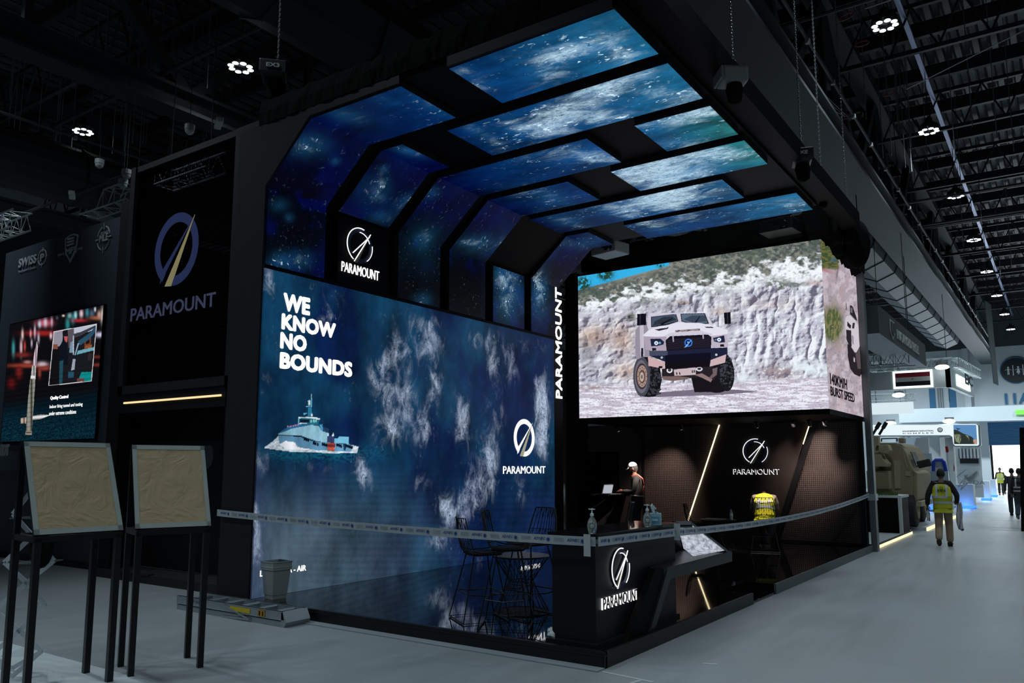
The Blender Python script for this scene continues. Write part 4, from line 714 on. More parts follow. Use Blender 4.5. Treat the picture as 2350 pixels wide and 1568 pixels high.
a_t, a_b, b_t, b_b = ex(A1, A2, ZT), ex(A1, A2, ZP), ex(B1, B2, ZT), ex(B1, B2, ZP); xm = on(1478, 1100, 'y', YB).x
chd(MB().prism([(xm, YB, ZP), (a_b, YB, ZP), (a_t, YB, ZT), (xm, YB, ZT)], (0, .1, 0)), 'mesh_panel', M_mesh, bw)
chd(MB().prism([(a_b, YB-.03, ZP), (b_b, YB-.03, ZP), (b_t, YB-.03, ZT), (a_t, YB-.03, ZT)], (0, .13, 0)), 'logo_panel', M_brown, bw)
chd(MB().prism([(b_b, YB, ZP), (XS+.02, YB, ZP), (XS+.02, YB, ZT), (b_t, YB, ZT)], (0, .1, 0)), 'mesh_panel', M_mesh, bw)
chd(MB().box((XBL, YB, ZP), (xm, YB+.1, ZT)), 'side_panel', M_brown, bw)
chd(MB().prism([(b_b-.03, YB-.09, ZP), (b_b+.10, YB-.09, ZP), (b_t+.10, YB-.09, ZT), (b_t-.03, YB-.09, ZT)], (0, .12, 0)), 'slanted_post', M_blk2, bw)
chd(MB().box((b_b, YB-.03, ZP), (XS, YB+.01, ZP+.05)).box((XS-.06, YB-.05, ZP), (XS+.02, YB+.1, ZT)).box((xm-.03, YB-.03, ZP), (xm+.02, YB, ZT)), 'black_trim', M_blk2, bw)
M_warm = emi('warm_strip_light', (1., .83, .48), 2.2)
chd(MB().bar((a_t, YB-.05, ZT-.02), (a_b, YB-.05, ZP+.02), .035, .02), 'light_strip', M_warm, bw)
lo = MB().bar((ex(B1, B2, 2.82)-.05, YB-.06, 2.82), (ex(B1, B2, 2.3)-.05, YB-.06, 2.3), .022, .02); chd(lo, 'light_strip', M_warm, bw)
lc = on(1734, 1036, 'y', YB-.04); rr_ = on(1734, 1007, 'y', YB-.04).z-lc.z
logo(M_ring, M_needle, M_logo, (lc.x, YB-.045, lc.z), (1, 0, 0), (0, 0, 1), rr_*.98, bw, glow=2)
a = on(1684, 1088, 'y', YB-.04); b_ = on(1790, 1088, 'y', YB-.04)
rtext(bw, 'logo_lettering', 'PARAMOUNT', M_logo, (a.x-.012, YB-.036, a.z-.012), (1, 0, 0), (0, 0, 1), .125, b_.x-a.x, depth=.006, bold=-.008)
rtext(bw, 'lettering_face', 'PARAMOUNT', M_blk, (a.x+.004, YB-.046, a.z+.002), (1, 0, 0), (0, 0, 1), .125, b_.x-a.x, depth=.004, bold=-.014)
for (x0, e, c, tx, tz, ang, loc) in [(1890, 46, (1, .80, .70), 1892, 1050, 44, None), (1819, 34, (1, .80, .70), 1835, 1070, 46, None), (1530, 12, (1, .76, .66), 1525, 1140, 50, None)]:
    l = bpy.data.lights.new('stand_or_fill_spot', 'SPOT'); l.energy = e*14; l.color = c; l.spot_size = math.radians(ang+18); l.spot_blend = .9; l.shadow_soft_size = .04
    s_ = on(x0, 975, 'y', YB-.95); s_.z = 2.74; tg = on(tx, tz, 'y', YB); o = bpy.data.objects.new('stand_or_fill_spot', l); o.location = s_; o.rotation_euler = (tg-s_).to_track_quat('-Z', 'Y').to_euler(); COL.objects.link(o)
for (x0, tgt, e) in [(1415, Vector(at(1458, 1078, 17.2)), 900), (1735, Vector((-5.03, 16.0, 1.1)), 260)]:  # spots added to brighten the two men, set apart from the spotlight bodies
    l = bpy.data.lights.new('stand_or_fill_spot', 'SPOT'); l.energy = e; l.color = (1, .86, .74); l.spot_size = math.radians(26 if x0 == 1415 else 34); l.spot_blend = .8; l.shadow_soft_size = .04
    s_ = Vector((tgt.x+.1, tgt.y+.9, 2.74)) if x0 == 1735 else Vector((tgt.x+.8, 15.60, 2.76)); 
    if x0 == 1735: s_ = Vector((tgt.x+.2, 15.75, 2.74))
    o = bpy.data.objects.new('stand_or_fill_spot', l); o.location = s_; o.rotation_euler = (tgt-s_).to_track_quat('-Z', 'Y').to_euler(); COL.objects.link(o)
sp = None
for i, (px, lab) in enumerate([(1415, 'small track spotlight above the man with the white cap'), (1560, 'dark unlit spotlight left of the slanted light strip'), (1735, 'small spotlight above the logo on the back partition'), (1819, 'lit spotlight to the right of the back logo'), (1857, 'black cylinder spotlight beside the slanted post'), (1892, 'last spotlight at the right over the mesh panel')]):
    r = empty('spotlight', (0, 0, 0), 0, lab, 'spotlight', 'spotlights under the corner screen') if sp is None else copy_tree(sp)
    if sp is None:
        sp = r; MB().cyl((0, 0, 0), (0, 0, -.05), .012, 8).build('stem', M_blk2, r); MB().tube([(0, .01, -.10), (0, .0, -.10), (0, .09, -.2)], [.02, .05, .05], 14).build('can', M_blk2, r); MB().cyl((0, .088, -.198), (0, .094, -.204), .042, 14).build('lens', emi('warm_lens', (1, .8, .62), 2.5), r)
    r['label'] = lab; s_ = on(px, 975, 'y', YB-.95); r.location = (s_.x, s_.y, 2.88); r.scale = (1, 1, 1)
# grey end post towards the aisle
ep = MB().box((XS+.02, 18.72, 0), (XS+.14, 18.95, 6.4)).build('grey_end_post', mat('grey_post_paint', (.16, .18, .19), .45)); tag(ep, 'tall slim grey post at the aisle end of the corner screen', 'post')
# projectors hanging over the corner screen
def projector(loc, rz, lab, m):
    r = empty('projector', loc, rz, lab, 'projector'); MB().box((-.33, -.25, -.12), (.33, .25, .12)).build('body', m, r, bevel=.02); MB().cyl((.18, -.25, -.02), (.18, -.36, -.04), .07, 14).build('lens_barrel', M_blk2, r)
    v = MB(); v.box((-.02, -.258, .0), (.02, -.25, .09)).box((.045, -.258, .0), (.085, -.25, .09)); v.build('vent', M_blk, r); MB().box((-.04, -.04, .12), (.04, .04, .5)).build('bracket', M_blk2, r); return r
p = on(1400, 574, 'y', 14.9); projector((p.x, 14.9, p.z), -.2, 'pale grey projector hanging at the left above the corner screen', mat('projector_grey', (.36, .38, .38), .5))
p = on(1790, 522, 'y', 15.2); projector((p.x, 15.2, p.z), -.1, 'black projector hanging at the right above the corner screen', M_blk2)
# ================================================================== LEFT SIDE
YT = 7.2
M_frame = mat('tower_frame_grey', (.017, .017, .021), .55, spec=.2)
def see_mesh():
    m = mat('see_through_led_mesh', (.0015, .0015, .002), .9, alpha=.72, spec=.0); nt = m.node_tree; b = nt.nodes['Principled BSDF']; tc = N(nt, 'ShaderNodeTexCoord')
    br = N(nt, 'ShaderNodeTexBrick'); br.offset = 0; br.inputs['Scale'].default_value = 1.; br.inputs['Mortar Size'].default_value = .012; br.inputs['Brick Width'].default_value = .06; br.inputs['Row Height'].default_value = .06
    mp = N(nt, 'ShaderNodeMapping'); mp.inputs['Rotation'].default_value = (PI/2, 0, 0); nt.links.new(tc.outputs['Object'], mp.inputs[0]); nt.links.new(mp.outputs[0], br.inputs['Vector'])
    r = N(nt, 'ShaderNodeMapRange'); r.inputs[3].default_value = .30; r.inputs[4].default_value = .85; nt.links.new(br.outputs['Fac'], r.inputs[0]); nt.links.new(r.outputs[0], b.inputs['Alpha']); return m
def oy(px, py, Y=YT): return on(px, py, 'y', Y)
txl, txr, tzb, tzt = -13.05, -9.2, 3.13, 6.95
tw = empty('logo_tower', (-11.5, YT, 0), 0, 'dark tower with a see-through mesh screen, ring logo and dim block lettering', 'tower')
chd(MB().box((txl, YT, tzb-.14), (txl+.14, YT+.25, tzt)).box((txl, YT, tzb-.14), (txr, YT+.25, tzb)).box((-10.14, YT, tzb-.14), (txr, YT+.25, tzt)).box((txl, YT+.02, tzt-.1), (txr, YT+.25, tzt)), 'screen_frame', M_frame, tw)
chd(MB().box((txl+.14, YT+.06, tzb), (-10.14, YT+.08, tzt-.1)), 'mesh_screen', see_mesh(), tw)
bb = MB()
for (a, b) in [((298, 543), (534, 474)), ((281, 731), (522, 685)), ((470, 440), (540, 425))]: bb.bar(oy(*a, YT+.2), oy(*b, YT+.2), .06, .05)
chd(bb, 'cross_bar', mat('bar_grey', (.06, .06, .065), .6), tw)
chd(MB().box((txl-.35, YT+.05, .0), (txl-.0, YT+.6, tzb+3.3)).box((txl, YT+.5, .15), (-10.1, YT+.6, tzb-.1)).box((-10.12, YT+.02, .12), (txr, YT+.6, tzb-.12)).box((txl, YT+.02, tzb-.45), (-10.1, YT+.5, tzb-.14)), 'lower_wall', mat('near_black_panel', (.0055, .0055, .0075), .6, spec=.2), tw)
chd(MB().box((txl-.4, YT-.02, .0), (txr, YT+.55, .13)).box((txl+.3, YT-.05, .13), (txl+1.3, YT+.05, .15)), 'plinth', mat('plinth_black', (.012, .011, .012), .6), tw)
a, b = oy(292, 912, YT+.06), oy(515, 895, YT+.06)
chd(MB().box((a.x, YT-.0, tzb-.30), (b.x, YT+.015, tzb-.27)), 'light_strip', emi('amber_strip', (1., .74, .38), 1.1), tw)
a, b, c = oy(300, 739), oy(495, 700), oy(495, 670)
M_dim = emi('dim_led_blue_grey', lin((52, 56, 78)), 1.)
rtext(tw, 'logo_lettering', 'PARAMOUNT', M_dim, (a.x, YT-.005, a.z), (1, 0, 0), (0, 0, 1), c.z-b.z+.02, b.x-a.x, depth=.003, bold=.012)
lc = oy(405, 572); rr_ = (oy(405, 490).z-oy(405, 654).z)/2
logo(emi('dim_led_blue', lin((34, 43, 74)), 1.), emi('dim_led_sand', lin((122, 116, 84)), 1.), M_logo, (lc.x, YT-.005, lc.z), (1, 0, 0), (0, 0, 1), rr_, tw, depth=.004)
dc = oy(486, 1050, YT-.0); d = MB().cyl((dc.x, YT-.1, dc.z), (dc.x, YT-.07, dc.z), .175, 28).build('round_glass_disc', mat('smoked_glass', (.025, .03, .04), .15)); tag(d, 'round smoked glass disc standing off the black wall right of the paper-covered signs', 'disc')
MB().cyl((dc.x, YT-.07, dc.z), (dc.x, YT+.02, dc.z), .03, 12).build('standoff', M_blk2, d)
# ---- neighbour stand wall with badges and a screen
YN = 7.6
nw = empty('neighbour_wall', (-16, YN, 0), 0, 'dark slate exhibition wall at the far left with three white badges', 'exhibition wall')
M_slate = mat('slate_wall', (.052, .064, .085), .65, spec=.2)
chd(MB().box((-18.6, YN, 0), (-13.42, YN+.4, 6.38)), 'wall_panel', M_slate, nw); chd(MB().box((-18.6, YN-.03, 0), (-13.42, YN, .12)), 'plinth', M_char, nw)
chd(MB().box((-24, YN+2, 0), (-18.8, YN+2.3, 5.6)), 'booth_light_panel', mat('booth_light_tint', (.05, .075, .085), .6), nw)  # panel whose teal tint stands in for the light of another booth
M_badge = mat('badge_grey', (.46, .49, .52), .6)
def ntext(body, x0, y0, x1, y1, yt, m=M_badge, nm='badge_lettering', Y=YN, par=None, **k):
    a, b, t = oy(x0, y0, Y), oy(x1, y1, Y), oy(x0, yt, Y); return rtext(par or nw, nm, body, m, (a.x, Y-.012, a.z), (1, 0, 0), (0, 0, 1), t.z-a.z, b.x-a.x, depth=.008, **k)
ntext('SWISS', 44, 616, 85, 603, 596, bold=.03); ntext("The Sniper's Choice", 43, 629, 83, 622, 622); ntext('P', 94, 601, 103, 597, 584, bold=.03)
def ring_at(px, py, rpx, rpy, w, cross=0., nm='badge_ring', arcs=None):
    c = oy(px, py, YN); rx = (oy(px+rpx, py, YN).x-c.x); rz = oy(px, py-rpy, YN).z-c.z; g = MB()
    for a0, a1 in (arcs or [(0, 360)]): g.tube([(c.x+rx*math.cos(math.radians(t)), YN-.008, c.z+rz*math.sin(math.radians(t))) for t in np.linspace(a0, a1, 30)], w, 5)
    if cross:
        for q in range(4): t = q*PI/2; g.tube([(c.x+rx*.75*math.cos(t), YN-.008, c.z+rz*.75*math.sin(t)), (c.x+rx*1.3*math.cos(t), YN-.008, c.z+rz*1.3*math.sin(t))], w, 5)
    return chd(g, nm, M_badge, nw), c, rx, rz
ring_at(98, 591, 9, 17, .012, 1)
ntext('MLE', 230, 557, 250, 551, 541, bold=.03); ring_at(239, 547, 14, 26, .014, 1, arcs=[(15, 75), (105, 165), (195, 255), (285, 345)]); ntext('BY RUAG', 233, 540, 250, 536, 534)
c = oy(164, 571, YN); k = (oy(164, 541, YN).z-c.z); kx = oy(180, 571, YN).x-c.x
shield = [(-.95, .9), (-.3, 1.08), (.3, 1.08), (.95, .9), (.8, -.2), (0, -1.05), (-.8, -.2)]
chd(MB().prism([(c.x+kx*x, YN-.012, c.z+k*y) for x, y in shield], (0, .01, 0)), 'badge_shield', M_badge, nw)
chd(MB().prism([(c.x+kx*x*.8, YN-.018, c.z+k*(y*.82+.06)) for x, y in shield], (0, .005, 0)), 'badge_inset', M_slate, nw); ntext('MFS', 152, 587, 178, 578, 572, bold=.03, m=mat('badge_bright', (.5, .52, .54), .6)); ntext('SINCE', 134, 589, 149, 585, 585); ntext('1952', 180, 575, 191, 571, 570)
for q in (0, 1, 2): chd(MB().cyl((c.x-kx*.45, YN-.02, c.z+k*(.75-.22*q)), (c.x+kx*.45, YN-.02, c.z+k*(.75-.22*q)), .022, 6), 'badge_bar', M_badge, nw)
ns = empty('picture_screen', (-16, YN-.02, 2.3), 0, 'dark picture screen showing an upright cartridge and a framed photo, on the slate wall', 'screen')
sx0, sx1, sz0, sz1 = -18.0, -14.34, 2.30, 4.74
chd(MB().box((sx0-.02, YN-.05, sz0-.02), (sx1+.02, YN-.005, sz1+.02)), 'screen_body', M_blk, ns)
def cart(P):
    X, Y = to_px(P); x = X*4.125; y = (Y-640)*4.125; C = np.zeros(x.shape+(3,))+np.array(lin((14, 14, 18))); n = fbm(x/40., y/40., 4)
    g = sst(1080, 1250, y+.16*x-60); gc = mixc(np.zeros(x.shape+(3,))+np.array(lin((6, 26, 36))), lin((14, 52, 68)), sst(.4, .65, fbm(x/8., y/6., 4))*sst(1150, 1450, y)); C = C*(1-g[..., None])+gc*g[..., None]
    for (bx, by, rx, ry, c) in [(420, 420, 60, 28, (190, 90, 110)), (430, 415, 14, 30, (210, 190, 210)), (375, 430, 12, 26, (190, 200, 220)), (490, 410, 10, 34, (200, 150, 170)), (400, 515, 130, 20, (150, 34, 34)), (330, 500, 8, 50, (190, 170, 190)), (365, 560, 9, 40, (170, 160, 180)), (213, 530, 9, 40, (220, 190, 190)), (200, 650, 10, 60, (210, 170, 180)), (235, 640, 8, 40, (180, 60, 60)), (127, 660, 12, 60, (60, 140, 150)), (290, 520, 8, 30, (210, 140, 150)), (300, 610, 7, 30, (190, 170, 190)),
        (215, 720, 60, 20, (110, 40, 36)), (260, 790, 30, 14, (170, 120, 120)), (250, 822, 150, 16, (150, 62, 48)), (400, 810, 40, 20, (200, 180, 190)), (420, 845, 50, 20, (140, 60, 50)), (375, 890, 12, 40, (140, 60, 50)), (180, 880, 26, 50, (110, 30, 30)), (110, 990, 30, 40, (90, 20, 24)), (482, 540, 10, 24, (230, 190, 200)), (640, 430, 16, 50, (40, 130, 130)), (690, 380, 14, 40, (50, 110, 120)), (715, 345, 12, 30, (150, 210, 220)), (750, 395, 60, 14, (160, 40, 50)), (770, 330, 14, 30, (220, 190, 200)), (825, 320, 14, 34, (60, 120, 140)), (870, 330, 20, 30, (70, 90, 110)), (900, 290, 8, 18, (200, 210, 220)), (920, 370, 60, 16, (150, 90, 60)), (970, 350, 14, 60, (200, 190, 190)), (950, 530, 44, 20, (200, 190, 220)), (940, 340, 16, 30, (190, 150, 140)), (985, 420, 8, 30, (180, 180, 200)), (930, 740, 60, 12, (100, 40, 34)), (930, 815, 50, 14, (110, 44, 36)), (600, 350, 10, 8, (230, 200, 200)), (540, 370, 10, 14, (60, 70, 80)), (660, 350, 16, 20, (120, 160, 170))]:
        C = mixc(C, lin(c), np.clip(blob(x, y, (bx, by, rx, ry, 1.3)), 0, 1))
    def q(pts, c): m = inpoly(x, y, pts); C[m] = np.array(lin(c))
    def grad(pts, x0, x1, c0, c1):  # metal sheen across a tube
        m = inpoly(x, y, pts); t = np.clip((x-x0)/(x1-x0), 0, 1)[m]; v = np.abs(np.sin(t*PI*1.6))[:, None]; C[m] = np.array(lin(c0))*(1-v)+np.array(lin(c1))*v
    # upright cartridge
    grad([(240, 1475), (262, 1180), (285, 950), (335, 950), (322, 1150), (300, 1475)], 245, 330, (22, 22, 20), (150, 150, 138)); grad([(288, 950), (305, 820), (342, 820), (336, 950)], 290, 340, (60, 60, 60), (200, 195, 190)); q([(290, 945), (292, 918), (336, 920), (335, 948)], (235, 235, 235))
    grad([(308, 822), (325, 700), (348, 590), (358, 640), (345, 822)], 312, 356, (70, 66, 76), (226, 200, 214)); q([(244, 1440), (300, 1440), (302, 1478), (240, 1478)], (150, 140, 128)); q([(248, 1455), (298, 1455), (298, 1462), (248, 1462)], (40, 36, 32))
    grad([(195, 1320), (250, 1310), (246, 1370), (196, 1370)], 190, 250, (60, 40, 30), (200, 180, 165)); m = inpoly(x, y, [(308, 1300), (385, 1285), (480, 1290), (380, 1330), (308, 1340)]); v = (1-np.abs((y-1312+.07*(x-308))/26.)).clip(0, 1)[m][:, None]; C[m] = np.array(lin((90, 80, 80)))*(1-v)+np.array(lin((250, 250, 250)))*v
    # framed photo
    q([(508, 500), (917, 425), (868, 972), (458, 1014)], (225, 225, 230)); inn = [(514, 506), (911, 432), (862, 966), (464, 1008)]; q(inn, (26, 28, 34)); I_ = inpoly(x, y, inn)
    def qi(pts, c): m = inpoly(x, y, pts) & I_; C[m] = np.array(lin(c))
    qi([(500, 500), (598, 488), (590, 600), (560, 640), (500, 640)], (150, 146, 160)); qi([(700, 440), (911, 430), (911, 480), (740, 530), (700, 520)], (190, 196, 215)); qi([(640, 480), (700, 470), (700, 640), (650, 660)], (90, 84, 92)); qi([(700, 520), (760, 505), (905, 440), (905, 460), (760, 540), (700, 560)], (60, 60, 70))
    qi([(690, 540), (700, 540), (700, 720), (690, 720)], (190, 200, 215)); qi([(700, 690), (895, 645), (895, 675), (700, 725)], (110, 170, 185)); qi([(800, 560), (860, 540), (860, 620), (800, 640)], (120, 66, 40)); qi([(812, 572), (848, 560), (848, 610), (812, 622)], (30, 20, 20)); qi([(800, 640), (870, 620), (870, 650), (800, 665)], (150, 80, 50))
    qi([(740, 590), (840, 520), (905, 450), (911, 490), (850, 570), (760, 630), (740, 625)], (44, 82, 104)); qi([(700, 700), (740, 600), (755, 625), (715, 750), (695, 740)], (20, 24, 32)); qi([(735, 610), (750, 610), (715, 725), (705, 722)], (140, 170, 190)); qi([(668, 600), (690, 590), (690, 700), (655, 700)], (120, 150, 170))
    qi([(590, 500), (640, 488), (645, 560), (625, 605), (598, 580)], (22, 22, 30)); qi([(606, 545), (640, 545), (636, 600), (615, 600)], (190, 90, 90)); qi([(598, 570), (625, 600), (645, 720), (640, 820), (560, 800), (552, 680)], (16, 20, 30)); qi([(565, 780), (600, 770), (590, 992), (560, 992)], (34, 78, 92)); qi([(690, 760), (715, 760), (705, 860), (672, 870)], (160, 166, 185)); qi([(645, 880), (700, 880), (698, 935), (645, 940)], (40, 84, 110))
    qi([(770, 884), (870, 882), (866, 966), (796, 972), (745, 950)], (20, 140, 140)); qi([(730, 945), (796, 940), (796, 972), (728, 975)], (110, 70, 66)); qi([(500, 620), (545, 620), (548, 680), (500, 670)], (130, 80, 66)); qi([(500, 665), (556, 665), (556, 1000), (470, 1005)], (18, 18, 22)); qi([(835, 710), (870, 705), (866, 770), (830, 776)], (50, 40, 46))
    C *= (1-.25*(np.sin((y+.17*x)*.14) > .6)*sst(700, 1000, y))[..., None]
    return np.clip(C, 0, 1.)
NU, NV = 420, 330; P = grid_pts((sx0, YN-.052, sz0), (sx1-sx0, 0, 0), (0, 0, sz1-sz0), NU, NV)
grid_screen('screen_face', (sx0+16, -.032, sz0-2.3), (sx1-sx0, 0, 0), (0, 0, sz1-sz0), NU, NV, cart(P), pic_mat('cartridge_picture', .9), ns)
def nst(body, x0, y0, x1, y1, yt, **k):
    Y = YN-.054; a, b, t = oy(x0, y0, Y), oy(x1, y1, Y), oy(x0, yt, Y); rtext(ns, 'caption_lettering', body, M_logo, (a.x, Y-.003, a.z), (1, 0, 0), (0, 0, 1), t.z-a.z, b.x-a.x, depth=.002, **k)
nst('Quality Control', 116, 920, 157, 914, 910, bold=.02); nst('Indoor firing tunnel and testing', 114, 940, 190, 930, 930); nst('under extreme conditions', 113, 954, 175, 948, 945)
hb = MB().box((-19.2, YN-1.3, 1.35), (-17.25, YN-.6, 2.35)).build('header_box', M_slate); tag(hb, 'slate header box with white block letters at the left edge of the photo', 'sign box')
a, b = oy(5, 1047, YN-1.3), oy(21, 1043, YN-1.3); 
o = text('header_lettering', 'BDT', M_badge, (oy(2, 1047, YN-1.3).x, YN-1.31, oy(2, 1047, YN-1.3).z), (1, 0, 0), (0, 0, 1), .2, oy(22, 1045, YN-1.3).x-oy(2, 1045, YN-1.3).x, bold=.05, depth=.01); o.parent = hb
# ---- paper-covered sign stands
def paper_mat():
    m = mat('brown_masking_paper', (.50, .385, .22), .75, bump=0.); nt = m.node_tree; b = nt.nodes['Principled BSDF']; tc = N(nt, 'ShaderNodeTexCoord'); n = N(nt, 'ShaderNodeTexNoise', i_Scale=4., i_Detail=6., i_Distortion=1.6, i_Roughness=.55)
    nt.links.new(tc.outputs['Object'], n.inputs['Vector']); bp = N(nt, 'ShaderNodeBump', i_Strength=.9, i_Distance=.03); nt.links.new(n.outputs['Fac'], bp.inputs['Height']); nt.links.new(bp.outputs[0], b.inputs['Normal']); return m
M_paper = paper_mat(); M_mtape = mat('masking_tape', (.38, .43, .40), .7, noise=.12, nscale=6)
def sign_stand(BL, BR, lab, tilt=.37, hgt=.75):
    BL, BR = Vector(BL), Vector(BR); w = (BR-BL).length; ang = math.atan2((BR-BL).y, (BR-BL).x); r = empty('sign_stand', (BL.x, BL.y, 0), ang, lab, 'sign stand', 'paper-covered sign stands')
    # local x along the panel, local y towards the back
    z = BL.z; s = .05; D = .42
    for x in (s/2, w-s/2):
        for y, nm in ((-.03, 'leg'), (D, 'leg')): MB().box((x-s/2, y-s/2, 0), (x+s/2, y+s/2, z-.02)).build(nm, M_blk2, r)
    f = MB(); f.bar((0, -.03, z-.03), (w, -.03, z-.03), s, s); f.bar((0, D, z-.03), (w, D, z-.03), s, s)
    for x in (s/2, w-s/2): f.bar((x, -.03, z-.03), (x, D, z-.03), s, s); f.bar((x, D, z-.03), (x, tilt+.06, z+hgt-.02), s*.9, s*.9); f.bar((x, -.01, z), (x, tilt-.0, z+hgt), s*.9, s*.9)
    f.bar((0, tilt+.03, z+hgt-.01), (w, tilt+.03, z+hgt-.01), s, s); f.build('frame', M_blk2, r)
    n = Vector((0, -hgt, tilt)).normalized()*.02; P0 = Vector((-.01, -.035, z)); U = Vector((w+.02, 0, 0)); V = Vector((0, tilt, hgt)); nn = Vector((0, -hgt, tilt)).normalized()
    MB().prism([P0, P0+U, P0+U+V, P0+V], nn*.012).build('backing_board', M_blk2, r)
    # paper with small real wrinkles
    g = MB(); rn = random.Random(len(lab)); m_ = 26; vs = []
    for j in range(m_+1):
        for i in range(m_+1):
            u, v = i/m_, j/m_; e = min(u, v, 1-u, 1-v); h = .014+(.010*float(fbm(np.array(u*5+len(lab)), np.array(v*5.), 3))-.004)*min(1, e*8); vs.append(P0+U*(.03+.94*u)+V*(.03+.94*v)+nn*h)
    g.add(vs, [(j*(m_+1)+i, j*(m_+1)+i+1, (j+1)*(m_+1)+i+1, (j+1)*(m_+1)+i) for j in range(m_) for i in range(m_)]); g.build('paper_cover', M_paper, r, smooth=True)
    for (u0, v0, u1, v1) in [(0, 0, 1, .055), (0, .945, 1, 1), (0, 0, .06, 1), (.94, 0, 1, 1)]:
        q = P0+nn*.017; MB().prism([q+U*u0+V*v0, q+U*u1+V*v0, q+U*u1+V*v1, q+U*u0+V*v1], nn*.002).build('masking_tape', M_mtape, r)
    return r
sign_stand((-6.84, 3.16, 1.25), (-6.78, 3.84, 1.25), 'left sign stand, its tilted panel covered in brown paper and pale tape')
sign_stand((-6.81, 4.0, 1.25), (-6.60, 4.59, 1.25), 'right sign stand with a slightly narrower panel covered in brown paper', hgt=.74)
# ---- folding scissor brochure stand
bs = empty('brochure_stand', (-7.2, 3.1, 0), 0, 'aluminium scissor brochure stand with clear trays behind the left sign stand', 'brochure stand')
M_clear = mat('clear_acrylic', (.5, .6, .62), .1, alpha=.16)
D0 = 6.75; gpt = on(26, 1561, 'z', .03)
A = [(26, 1561), (96, 1495), (45, 1448), (-12, 1400), (62, 1338), (124, 1287), (79, 1235), (30, 1180), (70, 1130)]; B = [(26, 1561), (-22, 1505), (45, 1448), (105, 1387), (62, 1338), (10, 1291), (75, 1230), (115, 1185), (70, 1130)]
for off, nm in ((0, 0), (.28, 1)):
    for pth in (A, B):
        q = [at(x, y, D0+off) for x, y in pth]; q[0].z = .03
        for i in range(len(q)-1): chd(MB().bar(q[i], q[i+1], .036, .014, up=(_f.x, _f.y, _f.z)), 'scissor_arm', M_alu2, bs)
for (x, y) in [(96, 1495), (105, 1387), (124, 1287), (115, 1185)]:
    p = at(x, y, D0); q = at(x, y, D0+.28); chd(MB().cyl(p, q, .008, 8), 'cross_rod', M_alu, bs)
    c = (p+q)/2+_r2*-.13; chd(MB().obox(c+Vector((0, 0, -.01)), _r2*.13, Vector((_f.x, _f.y, 0))*.15, Vector((0, 0, .004))+_r2*.0), 'tray', M_clear, bs)
bg = at(95, 1262, 6.45); o = MB().ball((0, 0, 0), .13, 12, 8, (.9, .6, 1.15)).build('black_pouch', M_cloth, smooth=True); o.location = bg; tag(o, 'black pouch caught in the scissor brochure stand', 'pouch')
tag(MB().box((-9.2, 2.2, 0), (-6.2, 4.02, .008)).build('floor_plate', mat('pale_floor_plate', (.62, .68, .70), .5)), 'pale smooth floor plate at the lower left under the scissor stand', 'floor plate')
# ---- ladder lying on the floor
ld = empty('folding_ladder', (-8.4, 6.34, 0), 0, 'aluminium folding ladder lying flat on the floor against the platform front', 'ladder')
def rail(y, z0, z1, x0=-1.05, x1=1.02): b = MB(); b.prism([(x0, y, z0), (x1+.0, y, z0), (x1-.03, y, z1), (x0, y, z1)], (0, .03, 0)); b.box((x0, y-.006, z0), (x1, y+.036, z0+.006)).box((x0, y-.006, z1-.006), (x1-.03, y+.036, z1)); return b
for (y, z0, z1) in ((-.18, .075, .17), (.14, .075, .17), (-.17, .0, .062), (.13, .0, .062)): rail(y, z0, z1).build('rail', M_alu, ld)
for i in range(6): x = -.86+i*.32; MB().prism([(x, -.15, .15), (x+.09, -.15, .165), (x+.1, -.15, .15), (x+.05, -.15, .11)], (0, .29, 0)).build('step', M_alu, ld)
MB().prism([(1.02, -.18, .0), (1.06, -.18, .06), (1.0, -.18, .17), (.97, -.18, .17), (.97, -.18, 0)], (0, .35, 0)).build('top_cap', M_alu, ld)
MB().bar((-.1, -.19, .155), (.42, -.195, .03), .02, .004, up=(0, 1, 0)).bar((.42, -.19, .03), (-.12, -.19, .0+.01), .025, .004, up=(0, 1, 0)).build('spreader_bar', M_alu, ld)
MB().box((.05, -.188, .095), (.42, -.181, .145)).build('yellow_sticker', mat('sticker_yellow', (.60, .46, .02), .5), ld); s_ = MB().box((.57, -.189, .085), (.69, -.181, .155)).build('warning_sticker', mat('sticker_orange', (.45, .22, .03), .5), ld)
MB().box((.59, -.191, .095), (.61, -.189, .145)).box((.65, -.191, .095), (.665, -.189, .145)).build('sticker_print', M_blk, s_)
o = text('scribble', 'ART DESIGN', M_dark, (-.78, -.187, .115), (1, 0, 0), (0, 0, 1), .028, .36, depth=.001, shear=.3); o.parent = ld
# ---- waste bin
wb = empty('waste_bin', (-8.40, 6.86, ZP), math.radians(-6), 'grey square plastic waste bin at the foot of the wall screen', 'bin')
def sqr(s, z): return [(-s, -s, z), (s, -s, z), (s, s, z), (-s, s, z)]
g = MB(); prof = [(.095, 0), (.098, .045), (.103, .05), (.128, .355), (.139, .36), (.139, .375), (.135, .378), (.141, .385), (.141, .40), (.138, .403), (.138, .45), (.146, .455), (.146, .465), (.134, .465), (.13, .40), (.094, .02), (.0005, .02)]
vs = [p for s, z in prof for p in sqr(s, z)]; fs = [(i*4+k, i*4+(k+1) % 4, i*4+4+(k+1) % 4, i*4+4+k) for i in range(len(prof)-1) for k in range(4)]+[(3, 2, 1, 0)]
g.add(vs, fs); g.build('bin_body', mat('bin_grey', (.32, .36, .35), .55), wb, bevel=.003)
